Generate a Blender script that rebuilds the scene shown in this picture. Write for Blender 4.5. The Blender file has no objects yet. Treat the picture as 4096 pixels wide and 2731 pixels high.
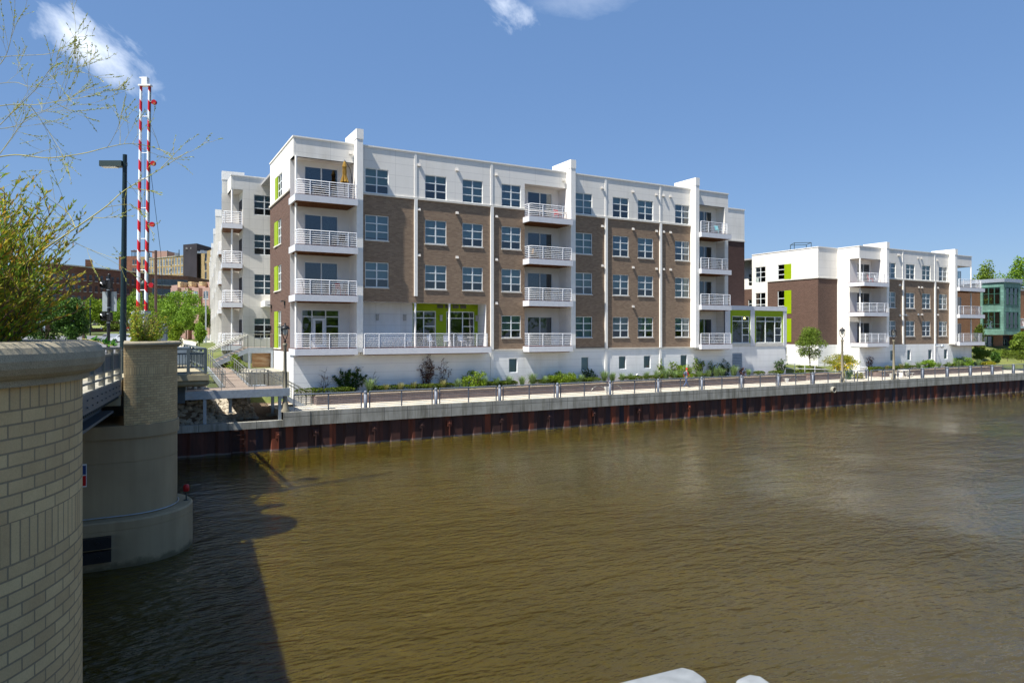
import bpy, math, random
from mathutils import Vector, Matrix
R = math.radians
S = bpy.context.scene
C = S.collection
# ------------------------------------------------------------------ camera
EYE = 7.3                                  # metres above the river; x runs along the far bank, y away over the river
AX, AY, F, CX, HY = 0.4829, 0.8757, 2772.0, 2048.0, 1331.0
cam = bpy.data.objects.new("camera", bpy.data.cameras.new("camera")); C.objects.link(cam)
cam.location = (0, 0, EYE)
cam.rotation_euler = (R(90), 0, -math.atan2(AX, AY))
cam.data.sensor_width = 36; cam.data.lens = 36*F/4096
cam.data.shift_y = -(1365.5-HY)/4096
cam.data.clip_start = 0.05; cam.data.clip_end = 6000
S.camera = cam
# ------------------------------------------------------------------ sun and sky
SUN_L = Vector((0.59, 0.13, -1.0)).normalized()      # the way the light travels
SUN_EL = math.asin(-SUN_L.z); SUN_AZ = math.atan2(-SUN_L.x, -SUN_L.y)
sl = bpy.data.lights.new("sun", 'SUN'); sl.energy = 4.6; sl.angle = R(0.53); sl.color = (1.0, 0.955, 0.88)
so = bpy.data.objects.new("sun", sl); C.objects.link(so)
so.rotation_euler = SUN_L.to_track_quat('-Z', 'Y').to_euler(); so.location = (-60, -10, 90)
S.view_settings.view_transform = 'Standard'; S.view_settings.look = 'None'
S.view_settings.exposure = 0.92; S.view_settings.gamma = 1.0
W = bpy.data.worlds.new("World"); S.world = W; W.use_nodes = True
wn = W.node_tree; wn.nodes.clear()
def N(t, typ, **kw):
    n = t.nodes.new(typ)
    for k, v in kw.items():
        if hasattr(n, k): setattr(n, k, v)
    return n
def setin(n, **kw):
    for k, v in kw.items():
        n.inputs[k.replace('_', ' ')].default_value = v
def mth(t, op, a, b=None, c=None, clamp=False):
    n = t.nodes.new('ShaderNodeMath'); n.operation = op; n.use_clamp = clamp
    for i, v in enumerate((a, b, c)):
        if v is None: continue
        if isinstance(v, (int, float)): n.inputs[i].default_value = v
        else: t.links.new(v, n.inputs[i])
    return n.outputs[0]
def ray(px, py):
    c = (px-CX)/F
    return Vector((AX+AY*c, AY-AX*c, (HY-py)/F)).normalized()
sky = N(wn, 'ShaderNodeTexSky', sky_type='NISHITA', sun_disc=False)
sky.sun_elevation = SUN_EL; sky.sun_rotation = SUN_AZ
sky.altitude = 200; sky.air_density = 1.0; sky.dust_density = 0.6; sky.ozone_density = 3.0
tc = N(wn, 'ShaderNodeTexCoord')
def dotn(v):
    n = wn.nodes.new('ShaderNodeVectorMath'); n.operation = 'DOT_PRODUCT'
    wn.links.new(tc.outputs['Generated'], n.inputs[0]); n.inputs[1].default_value = v
    return n.outputs['Value']
def cloud(pc, pe, su, sv, scale, seed, dens):
    c = ray(*pc); e1 = ray(*pe)-c; e1 = (e1 - c*e1.dot(c)).normalized(); e2 = c.cross(e1)
    z = mth(wn, 'MAXIMUM', dotn(c), 0.05)
    u = mth(wn, 'DIVIDE', dotn(e1), z); v = mth(wn, 'DIVIDE', dotn(e2), z)
    d = mth(wn, 'SQRT', mth(wn, 'ADD', mth(wn, 'POWER', mth(wn, 'ABSOLUTE', mth(wn, 'DIVIDE', u, su)), 2),
                            mth(wn, 'POWER', mth(wn, 'ABSOLUTE', mth(wn, 'DIVIDE', v, sv)), 2)))
    cb = wn.nodes.new('ShaderNodeCombineXYZ'); wn.links.new(mth(wn, 'MULTIPLY', u, 0.55), cb.inputs[0]); wn.links.new(v, cb.inputs[1]); cb.inputs[2].default_value = seed
    nz = N(wn, 'ShaderNodeTexNoise'); setin(nz, Scale=scale, Detail=9.0, Roughness=0.62, Distortion=0.5)
    wn.links.new(cb.outputs[0], nz.inputs['Vector'])
    m = mth(wn, 'ADD', mth(wn, 'SUBTRACT', 0.72, d), mth(wn, 'MULTIPLY', mth(wn, 'SUBTRACT', nz.outputs[0], 0.5), 2.6))
    m = mth(wn, 'MULTIPLY', m, dens, clamp=True)
    front = mth(wn, 'GREATER_THAN', dotn(c), 0.3)
    return mth(wn, 'MULTIPLY', mth(wn, 'SMOOTH_MIN', m, 1.0, 0.3), front)
m1 = cloud((310, 155), (560, 320), 0.155, 0.046, 9.0, 1.3, 1.5)
m2 = cloud((2010, 15), (2150, 95), 0.058, 0.034, 17.0, 4.1, 1.0)
m3 = cloud((2330, 5), (2500, 10), 0.10, 0.022, 12.0, 7.7, 0.22)
m4 = cloud((610, 345), (650, 345), 0.016, 0.012, 30.0, 2.7, 0.4)
cm = mth(wn, 'MAXIMUM', mth(wn, 'MAXIMUM', m1, m2), mth(wn, 'MAXIMUM', m3, m4))
mx = N(wn, 'ShaderNodeMix', data_type='RGBA')
blue = N(wn, 'ShaderNodeMix', data_type='RGBA'); blue.inputs['Factor'].default_value = 0.62
wn.links.new(sky.outputs[0], blue.inputs['A']); blue.inputs['B'].default_value = (0.80, 1.68, 3.55, 1)
wn.links.new(cm, mx.inputs['Factor']); wn.links.new(blue.outputs['Result'], mx.inputs['A'])
mx.inputs['B'].default_value = (7.0, 7.6, 8.6, 1)
bg = N(wn, 'ShaderNodeBackground'); bg.inputs[1].default_value = 0.088
wn.links.new(mx.outputs['Result'], bg.inputs[0])
wo = N(wn, 'ShaderNodeOutputWorld'); wn.links.new(bg.outputs[0], wo.inputs[0])

# ------------------------------------------------------------------ measuring helpers
def fx(px, y):
    c = (px-CX)/F; return y*(AX+AY*c)/(AY-AX*c)
def fz(px, py, y):
    c = (px-CX)/F; return EYE+(HY-py)/F*y/(AY-AX*c)
def far(px, Z):
    c = (px-CX)/F; return Vector((Z*(AX+AY*c), Z*(AY-AX*c), 0))
def hz(py, Z): return EYE+(HY-py)/F*Z
# ------------------------------------------------------------------ mesh builder
class MB:
    def __init__(s, T=None): s.v = []; s.f = []; s.m = []; s.sm = []; s.T = T
    def add(s, vs, fs, m=0, sm=False):
        o = len(s.v)
        if s.T is not None: vs = [s.T @ Vector(p) for p in vs]
        s.v.extend([tuple(p) for p in vs]); s.f.extend([tuple(i+o for i in f) for f in fs])
        s.m.extend([m]*len(fs)); s.sm.extend([sm]*len(fs)); return s
    def quad(s, a, b, c, d, m=0): return s.add([a, b, c, d], [(0, 1, 2, 3)], m)
    def box(s, x0, x1, y0, y1, z0, z1, m=0):
        vs = [(x, y, z) for z in (z0, z1) for y in (y0, y1) for x in (x0, x1)]
        return s.add(vs, [(0, 2, 3, 1), (4, 5, 7, 6), (0, 1, 5, 4), (2, 6, 7, 3), (0, 4, 6, 2), (1, 3, 7, 5)], m)
    def obox(s, c, ux, hx, hy, z0, z1, m=0):            # box turned about z: ux = unit direction (x,y)
        uy = (-ux[1], ux[0]); vs = []
        for z in (z0, z1):
            for b in (-hy, hy):
                for a in (-hx, hx): vs.append((c[0]+ux[0]*a+uy[0]*b, c[1]+ux[1]*a+uy[1]*b, z))
        return s.add(vs, [(0, 2, 3, 1), (4, 5, 7, 6), (0, 1, 5, 4), (2, 6, 7, 3), (0, 4, 6, 2), (1, 3, 7, 5)], m)
    def bar(s, p, q, w, h, m=0):                        # square bar from p to q
        p = Vector(p); q = Vector(q); d = (q-p).normalized()
        up = Vector((0, 0, 1)) if abs(d.z) < 0.95 else Vector((0, 1, 0))
        a = d.cross(up).normalized()*w/2; b = a.cross(d).normalized()*h/2
        vs = [e+i*a+j*b for e in (p, q) for i, j in ((-1, -1), (1, -1), (1, 1), (-1, 1))]
        return s.add(vs, [(0, 1, 2, 3), (7, 6, 5, 4), (0, 4, 5, 1), (1, 5, 6, 2), (2, 6, 7, 3), (3, 7, 4, 0)], m)
    def tube(s, pts, r, n=6, m=0, caps=True):
        pts = [Vector(p) for p in pts]; k = len(pts)
        rs = r if isinstance(r, (list, tuple)) else [r]*k
        vs = []; fs = []; prev = None
        for i, p in enumerate(pts):
            d = (pts[min(i+1, k-1)]-pts[max(i-1, 0)]).normalized()
            if prev is None:
                a = d.cross(Vector((0, 0, 1)) if abs(d.z) < 0.9 else Vector((1, 0, 0))).normalized()
            else:
                a = (prev-d*prev.dot(d)).normalized()
            prev = a; b = d.cross(a)
            for j in range(n):
                t = 2*math.pi*j/n; vs.append(p+(a*math.cos(t)+b*math.sin(t))*rs[i])
        for i in range(k-1):
            for j in range(n):
                fs.append((i*n+j, i*n+(j+1) % n, (i+1)*n+(j+1) % n, (i+1)*n+j))
        s.add(vs, fs, m, True)
        if caps:
            s.add(vs[:n], [tuple(range(n-1, -1, -1))], m); s.add(vs[-n:], [tuple(range(n))], m)
        return s
    def lathe(s, c, prof, n=16, m=0, a0=0.0, a1=2*math.pi, smooth=True):
        full = abs(a1-a0-2*math.pi) < 1e-6; k = n if full else n+1; vs = []; fs = []
        for r, z in prof:
            for j in range(k):
                t = a0+(a1-a0)*j/n; vs.append((c[0]+r*math.cos(t), c[1]+r*math.sin(t), c[2]+z))
        for i in range(len(prof)-1):
            for j in range(n):
                j2 = (j+1) % k; fs.append((i*k+j, i*k+j2, (i+1)*k+j2, (i+1)*k+j))
        return s.add(vs, fs, m, smooth)
    def prism(s, poly, z0, z1, m=0):
        n = len(poly); vs = [(x, y, z0) for x, y in poly]+[(x, y, z1) for x, y in poly]
        fs = [tuple(range(n-1, -1, -1)), tuple(range(n, 2*n))]+[(i, (i+1) % n, (i+1) % n+n, i+n) for i in range(n)]
        return s.add(vs, fs, m)
    def ball(s, c, r, n=10, m=0, sz=1.0):
        prof = [(r*math.sin(math.pi*i/(n//2)), -r*sz*math.cos(math.pi*i/(n//2))) for i in range(n//2+1)]
        return s.lathe(c, prof, n, m)
    def wall(s, mp, u0, u1, v0, v1, holes=(), m=0, depth=0.12, mr=None):
        us = sorted({u0, u1} | {min(max(h[i], u0), u1) for h in holes for i in (0, 1)})
        vv = sorted({v0, v1} | {min(max(h[i], v0), v1) for h in holes for i in (2, 3)})
        for i in range(len(us)-1):
            for j in range(len(vv)-1):
                a, b, c, d = us[i], us[i+1], vv[j], vv[j+1]
                if b-a < 1e-6 or d-c < 1e-6: continue
                mu, mv = (a+b)/2, (c+d)/2
                if any(h[0] < mu < h[1] and h[2] < mv < h[3] for h in holes): continue
                s.quad(mp(a, c, 0), mp(b, c, 0), mp(b, d, 0), mp(a, d, 0), m)
        mr = m if mr is None else mr
        for h in holes:
            a, b, c, d = max(h[0], u0), min(h[1], u1), max(h[2], v0), min(h[3], v1)
            if b-a < 1e-6 or d-c < 1e-6 or (len(h) > 4 and h[4] == 0): continue
            s.quad(mp(a, c, 0), mp(a, c, depth), mp(a, d, depth), mp(a, d, 0), mr)
            s.quad(mp(b, c, 0), mp(b, d, 0), mp(b, d, depth), mp(b, c, depth), mr)
            if c > v0+1e-6: s.quad(mp(a, c, 0), mp(b, c, 0), mp(b, c, depth), mp(a, c, depth), mr)
            if d < v1-1e-6: s.quad(mp(a, d, 0), mp(a, d, depth), mp(b, d, depth), mp(b, d, 0), mr)
        return s
    def mesh(s, name, mats):
        me = bpy.data.meshes.new(name); me.from_pydata(s.v, [], s.f)
        for q in (mats if isinstance(mats, (list, tuple)) else [mats]): me.materials.append(q)
        me.polygons.foreach_set('material_index', s.m); me.polygons.foreach_set('use_smooth', s.sm)
        me.update(); return me
    def build(s, name, mats, parent=None, loc=(0, 0, 0), rz=0.0):
        return link(name, s.mesh(name, mats), parent, loc, rz)
def link(name, me, parent=None, loc=(0, 0, 0), rz=0.0):
    o = bpy.data.objects.new(name, me); C.objects.link(o); o.location = loc; o.rotation_euler = (0, 0, rz)
    if parent: o.parent = parent
    return o
def tag(o, label, cat=None, group=None, kind=None):
    if label: o['label'] = label
    if cat: o['category'] = cat
    if group: o['group'] = group
    if kind: o['kind'] = kind
    return o
def thing(name, label, cat, loc=(0, 0, 0), rz=0.0, group=None):
    return tag(link(name, None, None, loc, rz), label, cat, group)
def copy_tree(o, parent=None):
    c = o.copy(); C.objects.link(c)
    if parent: c.parent = parent
    for ch in list(o.children): copy_tree(ch, c)
    return c
ORD = ['first', 'second', 'third', 'fourth', 'fifth', 'sixth', 'seventh', 'eighth', 'ninth', 'tenth', 'eleventh', 'twelfth', 'thirteenth', 'fourteenth',
       'fifteenth', 'sixteenth', 'seventeenth', 'eighteenth', 'nineteenth', 'twentieth', 'twenty-first', 'twenty-second', 'twenty-third', 'twenty-fourth',
       'twenty-fifth', 'twenty-sixth', 'twenty-seventh', 'twenty-eighth', 'twenty-ninth', 'thirtieth', 'thirty-first', 'thirty-second', 'thirty-third', 'thirty-fourth',
       'thirty-fifth', 'thirty-sixth', 'thirty-seventh', 'thirty-eighth', 'thirty-ninth', 'fortieth', 'forty-first', 'forty-second', 'forty-third', 'forty-fourth']
ORIGIN = (0, 0, 0)
river = lambda y: (lambda u, v, d: (u, y+d, v))          # a wall that faces the river
westw = lambda x: (lambda u, v, d: (x+d, u, v))          # a wall that faces the street (-x)

# ------------------------------------------------------------------ materials
def L(h):
    h = h.lstrip('#'); o = []
    for i in (0, 2, 4):
        c = int(h[i:i+2], 16)/255; o.append(c/12.92 if c <= 0.04045 else ((c+0.055)/1.055)**2.4)
    return (o[0], o[1], o[2], 1.0)
def newmat(name):
    m = bpy.data.materials.new(name); m.use_nodes = True; t = m.node_tree
    b = t.nodes['Principled BSDF']; return m, t, b
def noise(t, scale, detail=4.0, rough=0.55, vec=None, sc=None):
    n = N(t, 'ShaderNodeTexNoise'); setin(n, Scale=scale, Detail=detail, Roughness=rough)
    if vec is None:
        g = N(t, 'ShaderNodeNewGeometry'); vec = g.outputs['Position']
    if sc:
        mp = N(t, 'ShaderNodeMapping'); mp.inputs['Scale'].default_value = sc; t.links.new(vec, mp.inputs[0]); vec = mp.outputs[0]
    t.links.new(vec, n.inputs['Vector']); return n.outputs[0]
def ramp(t, fac, stops):
    r = N(t, 'ShaderNodeValToRGB'); e = r.color_ramp.elements
    while len(e) < len(stops): e.new(0.5)
    for q, (p, c) in zip(e, stops): q.position = p; q.color = c if len(c) == 4 else (*c, 1)
    t.links.new(fac, r.inputs[0]); return r.outputs[0]
def mixc(t, fac, a, b, mode='MIX'):
    m = N(t, 'ShaderNodeMix', data_type='RGBA', blend_type=mode)
    for k, v in (('Factor', fac), ('A', a), ('B', b)):
        if isinstance(v, (int, float, tuple)): m.inputs[k].default_value = v
        else: t.links.new(v, m.inputs[k])
    return m.outputs['Result']
def bump(t, b, h, strength, dist):
    n = N(t, 'ShaderNodeBump'); setin(n, Strength=strength, Distance=dist); t.links.new(h, n.inputs['Height'])
    t.links.new(n.outputs[0], b.inputs['Normal'])
def simple(name, col, rough=0.6, metal=0.0, var=0.12, scale=3.0, bmp=0.0, streak=0.0, spec=0.4):
    m, t, b = newmat(name); c = L(col) if isinstance(col, str) else (*col, 1)
    lo = tuple(x*(1-var) for x in c[:3])+(1,); hi = tuple(min(1, x*(1+var)) for x in c[:3])+(1,)
    n = noise(t, scale); col_ = ramp(t, n, [(0.3, lo), (0.7, hi)])
    if streak:
        s = noise(t, 1.0, 5, 0.6, sc=(3.0, 3.0, 0.25))
        col_ = mixc(t, streak, col_, ramp(t, s, [(0.35, (0.45, 0.42, 0.38)), (0.62, (1, 1, 1))]), 'MULTIPLY')
    t.links.new(col_, b.inputs['Base Color']); setin(b, Roughness=rough, Metallic=metal); b.inputs['Specular IOR Level'].default_value = spec
    if bmp: bump(t, b, noise(t, scale*8, 5), 0.4, bmp)
    return m
def uv_wall(t):                                    # (along the wall, height) in metres for walls facing x or y
    g = N(t, 'ShaderNodeNewGeometry'); p = N(t, 'ShaderNodeSeparateXYZ'); q = N(t, 'ShaderNodeSeparateXYZ')
    t.links.new(g.outputs['Position'], p.inputs[0]); t.links.new(g.outputs['True Normal'], q.inputs[0])
    f = mth(t, 'GREATER_THAN', mth(t, 'ABSOLUTE', q.outputs[0]), 0.7)
    u = mth(t, 'ADD', mth(t, 'MULTIPLY', p.outputs[1], f), mth(t, 'MULTIPLY', p.outputs[0], mth(t, 'SUBTRACT', 1.0, f)))
    return u, p.outputs[2]
def lines(t, v, step, off, w):                     # 1 on thin lines every step metres
    a = mth(t, 'ABSOLUTE', mth(t, 'SUBTRACT', mth(t, 'FRACT', mth(t, 'DIVIDE', mth(t, 'SUBTRACT', v, off), step)), 0.5))
    return mth(t, 'GREATER_THAN', a, 0.5-w/step/2)
def panel(name, col, hstep, hoff, vstep, voff, w=0.022, rough=0.75, var=0.05):
    m, t, b = newmat(name); c = L(col) if isinstance(col, str) else (*col, 1); u, v = uv_wall(t)
    n = ramp(t, noise(t, 0.7, 6, 0.6), [(0.3, tuple(x*(1-var) for x in c[:3])), (0.7, c)])
    st = noise(t, 1.0, 5, 0.65, sc=(1.1, 1.1, 0.14))
    pm = ramp(t, noise(t, 0.16, 3, 0.6), [(0.42, (0, 0, 0)), (0.62, (0.8, 0.8, 0.8))])
    n = mixc(t, pm, n, mixc(t, 1.0, n, ramp(t, st, [(0.32, (0.80, 0.79, 0.75)), (0.6, (1, 1, 1))]), 'MULTIPLY'))
    j = lines(t, v, hstep, hoff, w)
    if vstep: j = mth(t, 'MAXIMUM', j, lines(t, u, vstep, voff, w))
    t.links.new(mixc(t, j, n, tuple(x*0.7 for x in c[:3])+(1,)), b.inputs['Base Color'])
    setin(b, Roughness=rough); b.inputs['Specular IOR Level'].default_value = 0.25
    bump(t, b, noise(t, 60, 3), 0.25, 0.004); return m
def brick(name, c1, c2, mortar, bw=0.3, bh=0.1, ms=0.010, bias=0.0, patch=0.16):
    m, t, b = newmat(name); u, v = uv_wall(t)
    cb = N(t, 'ShaderNodeCombineXYZ'); t.links.new(u, cb.inputs[0]); t.links.new(v, cb.inputs[1])
    k = N(t, 'ShaderNodeTexBrick'); setin(k, Scale=1.0, Mortar_Size=ms, Mortar_Smooth=0.2, Bias=bias, Brick_Width=bw, Row_Height=bh)
    for s_, c in (('Color1', c1), ('Color2', c2), ('Mortar', mortar)): k.inputs[s_].default_value = L(c)
    t.links.new(cb.outputs[0], k.inputs['Vector'])
    st = noise(t, 0.5, 6, 0.65)
    col = mixc(t, patch, k.outputs['Color'], ramp(t, st, [(0.3, (0.72, 0.70, 0.68)), (0.7, (1.1, 1.1, 1.1))]), 'MULTIPLY')
    fine = noise(t, 5.0, 3, 0.6, sc=(1, 1, 3.0))
    col = mixc(t, 0.25, col, ramp(t, fine, [(0.3, (0.82, 0.82, 0.82)), (0.7, (1.12, 1.12, 1.12))]), 'MULTIPLY')
    t.links.new(col, b.inputs['Base Color']); setin(b, Roughness=0.88); b.inputs['Specular IOR Level'].default_value = 0.2
    bump(t, b, mth(t, 'SUBTRACT', 1.0, k.outputs['Fac']), 0.6, 0.006); return m
def foliage(name, cols, trans=0.3, rough=0.6):
    m, t, b = newmat(name); g = N(t, 'ShaderNodeNewGeometry')
    n = len(cols); c = ramp(t, g.outputs['Random Per Island'], [(i/max(1, n-1), L(x) if isinstance(x, str) else x) for i, x in enumerate(cols)])
    big = noise(t, 0.9, 3)
    c = mixc(t, 0.6, c, ramp(t, big, [(0.35, (0.62, 0.66, 0.6)), (0.65, (1.15, 1.12, 1.0))]), 'MULTIPLY')
    t.links.new(c, b.inputs['Base Color']); setin(b, Roughness=rough); b.inputs['Specular IOR Level'].default_value = 0.25
    tr = N(t, 'ShaderNodeBsdfTranslucent'); t.links.new(c, tr.inputs[0])
    ms = N(t, 'ShaderNodeMixShader'); ms.inputs[0].default_value = trans
    t.links.new(b.outputs[0], ms.inputs[1]); t.links.new(tr.outputs[0], ms.inputs[2])
    t.links.new(ms.outputs[0], t.nodes['Material Output'].inputs[0]); return m
def glassmat(name, tint, refl=0.16):
    m, t, b = newmat(name); t.nodes.remove(b)
    tr = N(t, 'ShaderNodeBsdfTransparent'); tr.inputs[0].default_value = (*tint, 1)
    gl = N(t, 'ShaderNodeBsdfGlossy'); gl.inputs['Roughness'].default_value = 0.02; gl.inputs[0].default_value = (0.9, 0.95, 1.0, 1)
    bn = noise(t, 0.9, 2); bp = N(t, 'ShaderNodeBump'); setin(bp, Strength=0.25, Distance=0.02); t.links.new(bn, bp.inputs['Height']); t.links.new(bp.outputs[0], gl.inputs['Normal'])
    fr = N(t, 'ShaderNodeFresnel'); fr.inputs[0].default_value = 1.5
    ms = N(t, 'ShaderNodeMixShader'); t.links.new(mth(t, 'ADD', mth(t, 'MULTIPLY', fr.outputs[0], 0.9), refl-0.04, clamp=True), ms.inputs[0])
    t.links.new(tr.outputs[0], ms.inputs[1]); t.links.new(gl.outputs[0], ms.inputs[2])
    t.links.new(ms.outputs[0], t.nodes['Material Output'].inputs[0]); return m
M = {}
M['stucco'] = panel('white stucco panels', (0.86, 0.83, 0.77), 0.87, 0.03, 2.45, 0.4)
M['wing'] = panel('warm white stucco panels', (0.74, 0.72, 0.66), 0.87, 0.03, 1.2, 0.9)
M['base'] = panel('white base course', (0.88, 0.88, 0.86), 0.62, 0.05, 0, 0)
M['white'] = simple('white painted trim', (0.86, 0.84, 0.79), 0.55, var=0.04)
M['fascia'] = simple('grey white metal fascia', (0.66, 0.67, 0.70), 0.45, var=0.04)
M['rail'] = simple('white powder coat', (0.82, 0.84, 0.87), 0.4, var=0.02)
M['recess'] = simple('white recess stucco', (0.80, 0.78, 0.74), 0.8, var=0.05, scale=1.0)
M['brick'] = brick('taupe brick', '#98846f', '#84705f', '#907c69')
M['dbrick'] = brick('dark brown brick', '#624a40', '#523c34', '#8a7a6e')
M['dbrick2'] = brick('dark plum brick', '#53403b', '#463531', '#5c4a44')
M['lime'] = panel('lime green panel', '#94ad0a', 0.9, 0.1, 2.2, 0.7, w=0.014, rough=0.5)
M['glass'] = glassmat('window glass', (0.58, 0.71, 0.74), 0.10)
M['glass2'] = glassmat('dark glazing', (0.34, 0.42, 0.45), 0.11)
M['blind'] = simple('pale roller blind', (0.42, 0.52, 0.53), 0.8, var=0.05)
M['blind2'] = simple('greenish roller blind', (0.32, 0.42, 0.36), 0.8, var=0.08); M['blind3'] = simple('cool slatted blind', (0.28, 0.38, 0.46), 0.8, var=0.3, scale=9)
M['curtain'] = simple('grey vertical blind', (0.40, 0.46, 0.50), 0.8, var=0.3, scale=14)
M['dark'] = simple('dark interior', (0.035, 0.035, 0.04), 0.9)
M['wframe'] = simple('white window frame', (0.76, 0.80, 0.80), 0.5, var=0.02)
M['sill'] = simple('cast stone sill', (0.66, 0.63, 0.56), 0.8, var=0.08)
M['wood'] = simple('brown wood soffit', '#6b4424', 0.7, var=0.35, scale=6)
M['deck'] = simple('red brown decking', '#5c3a33', 0.7, var=0.2, scale=5)
M['roof'] = simple('grey roof membrane', (0.35, 0.35, 0.35), 0.9)
M['vent'] = simple('pale vent hood', (0.46, 0.44, 0.41), 0.6)
M['louver'] = simple('grey louver', (0.40, 0.44, 0.47), 0.6)
M['metal'] = simple('galvanised steel', (0.42, 0.46, 0.50), 0.45, 0.55, var=0.12, scale=5)
M['dkgrey'] = simple('dark green grey paint', '#2a3b3b', 0.5, var=0.08)
M['black'] = simple('black paint', (0.012, 0.013, 0.015), 0.45)
M['navy'] = simple('dark teal pole paint', '#0d2429', 0.4)
M['conc'] = simple('cast concrete', '#a39f90', 0.85, var=0.14, scale=1.2, bmp=0.004, streak=0.55)
M['pier'] = simple('painted pier concrete', '#9c8d70', 0.8, var=0.10, scale=0.8, bmp=0.003, streak=0.25)
t = M['pier'].node_tree; b = t.nodes['Principled BSDF']; old = b.inputs['Base Color'].links[0].from_socket
gz_ = N(t, 'ShaderNodeNewGeometry'); sz_ = N(t, 'ShaderNodeSeparateXYZ'); t.links.new(gz_.outputs['Position'], sz_.inputs[0])
tide = mth(t, 'MULTIPLY', mth(t, 'SUBTRACT', 0.26, mth(t, 'ADD', sz_.outputs[2], mth(t, 'MULTIPLY', mth(t, 'SUBTRACT', noise(t, 2.5, 4), 0.5), 0.5))), 6.0, clamp=True)
t.links.new(mixc(t, mth(t, 'MULTIPLY', tide, 0.7), old, L('#3b3a26')), b.inputs['Base Color'])
M['tan'] = simple('tan concrete', '#a2997e', 0.85, var=0.12, scale=2, streak=0.25)
M['paving'] = panel('pale promenade concrete', (0.60, 0.55, 0.45), 500, 250, 3.0, 0.2)
M['steel'] = simple('bridge steel paint', '#4e5a63', 0.5, 0.1, var=0.12, scale=2)
M['asphalt'] = simple('asphalt', (0.15, 0.15, 0.155), 0.9, var=0.15, scale=0.6)
M['paint'] = simple('road marking', (0.7, 0.7, 0.68), 0.8)
M['stripe'] = simple('red gate paint', '#c01018', 0.4, var=0.03)
M['gatew'] = simple('white gate paint', (0.78, 0.80, 0.82), 0.4, var=0.03)
M['redlens'] = simple('red lamp lens', '#a3141d', 0.3, var=0.05)
M['rock'] = simple('riprap limestone', '#aaa190', 0.9, var=0.3, scale=1.8)
M['soil'] = simple('brown mulch', '#5a3f2b', 0.95, var=0.35, scale=5)
M['grassy'] = simple('lawn grass', '#4f6a1c', 0.9, var=0.35, scale=0.8)
M['bark'] = simple('grey bark', '#5b4a3a', 0.9, var=0.3, scale=9)
M['straw'] = simple('dry twig', '#a39a52', 0.8, var=0.2, scale=9)
# ================================================================== SETTING
def sm(a, b, x):
    t = min(1, max(0, (x-a)/(b-a))); return t*t*(3-2*t)
def land(x, y):
    bank = 1.6+2.4*sm(45.2, 57.0, y)+1.2*sm(56, 63, y)     # riprap bank by the bridge
    s_ = sm(2.6, 5.4, x)*(1-sm(57, 66, y)); bank = bank*s_+(1-s_)*(1.6+3.7*sm(45.4, 47.5, y))
    mid = 2.2+1.3*sm(50, 53, y)+2.0*sm(56, 75, y)         # behind the promenade
    right = 2.25+0.35*sm(48.5, 51, y)+2.7*sm(51, 60, y)
    a = sm(7.0, 10.0, x); b = sm(96.5, 99.0, x)
    z = bank*(1-a)+mid*a; z = z*(1-b)+right*b
    d = math.hypot(x, y)
    return z+0.35*sm(60, 110, y)*(1-b)+2.2*sm(165, 260, d)
xs = [-900, -600, -400, -250, -150, -90, -60, -40, -25, -15]+[-10+i*1.0 for i in range(22)]+[14+4*i for i in range(29)]+[135, 150, 170, 200, 260, 350, 500, 800, 1500]
ys = [45.0, 45.6, 46.3, 47, 48, 49, 50, 51, 52, 53, 54.5, 56, 58, 60, 63, 67, 72, 78, 85, 95, 110, 130, 155, 180, 210, 250, 300, 380, 500, 700, 1000, 1600]
g = MB(); g.add([(x, y, land(x, y)) for y in ys for x in xs],
                [(j*len(xs)+i, j*len(xs)+i+1, (j+1)*len(xs)+i+1, (j+1)*len(xs)+i) for j in range(len(ys)-1) for i in range(len(xs)-1)], 0, True)
m, t, b = newmat('lawn and earth')
n1 = noise(t, 0.22, 6); n2 = noise(t, 6.0, 4)
c1 = ramp(t, n1, [(0.35, L('#46562a')), (0.65, L('#6f7437'))]); c2 = ramp(t, n2, [(0.3, (0.6, 0.6, 0.6)), (0.7, (1.2, 1.2, 1.1))])
gp_ = N(t, 'ShaderNodeNewGeometry'); gs_ = N(t, 'ShaderNodeSeparateXYZ'); t.links.new(gp_.outputs['Position'], gs_.inputs[0])
bare = mth(t, 'MULTIPLY', mth(t, 'LESS_THAN', mth(t, 'ADD', gs_.outputs[1], mth(t, 'MULTIPLY', n1, 3.0)), 52.0), mth(t, 'LESS_THAN', gs_.outputs[0], 10.0))
c1 = mixc(t, bare, c1, L('#776552'))
t.links.new(mixc(t, 0.8, c1, c2, 'MULTIPLY'), b.inputs['Base Color']); setin(b, Roughness=0.95); bump(t, b, n2, 0.6, 0.05)
tag(g.build('ground', m), 'green and brown river bank ground', kind='structure')
# water
m, t, b = newmat('river water')
gq = N(t, 'ShaderNodeNewGeometry')
mp = N(t, 'ShaderNodeMapping'); mp.inputs['Rotation'].default_value = (0, 0, R(24)); mp.inputs['Scale'].default_value = (1.0, 2.1, 1.0); t.links.new(gq.outputs['Position'], mp.inputs[0])
big = noise(t, 0.05, 3); w1 = noise(t, 0.55, 3, 0.5, mp.outputs[0]); w2 = noise(t, 2.2, 4, 0.6, mp.outputs[0]); w3 = noise(t, 7.0, 3, 0.6, mp.outputs[0])
h = mth(t, 'ADD', mth(t, 'ADD', mth(t, 'MULTIPLY', w1, 0.9), mth(t, 'MULTIPLY', w2, 0.36)), mth(t, 'MULTIPLY', w3, 0.07))
wsx = N(t, 'ShaderNodeSeparateXYZ'); t.links.new(gq.outputs['Position'], wsx.inputs[0])
wd = N(t, 'ShaderNodeVectorMath', operation='DISTANCE'); t.links.new(gq.outputs['Position'], wd.inputs[0]); wd.inputs[1].default_value = (2.5, 19, 0)
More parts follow.
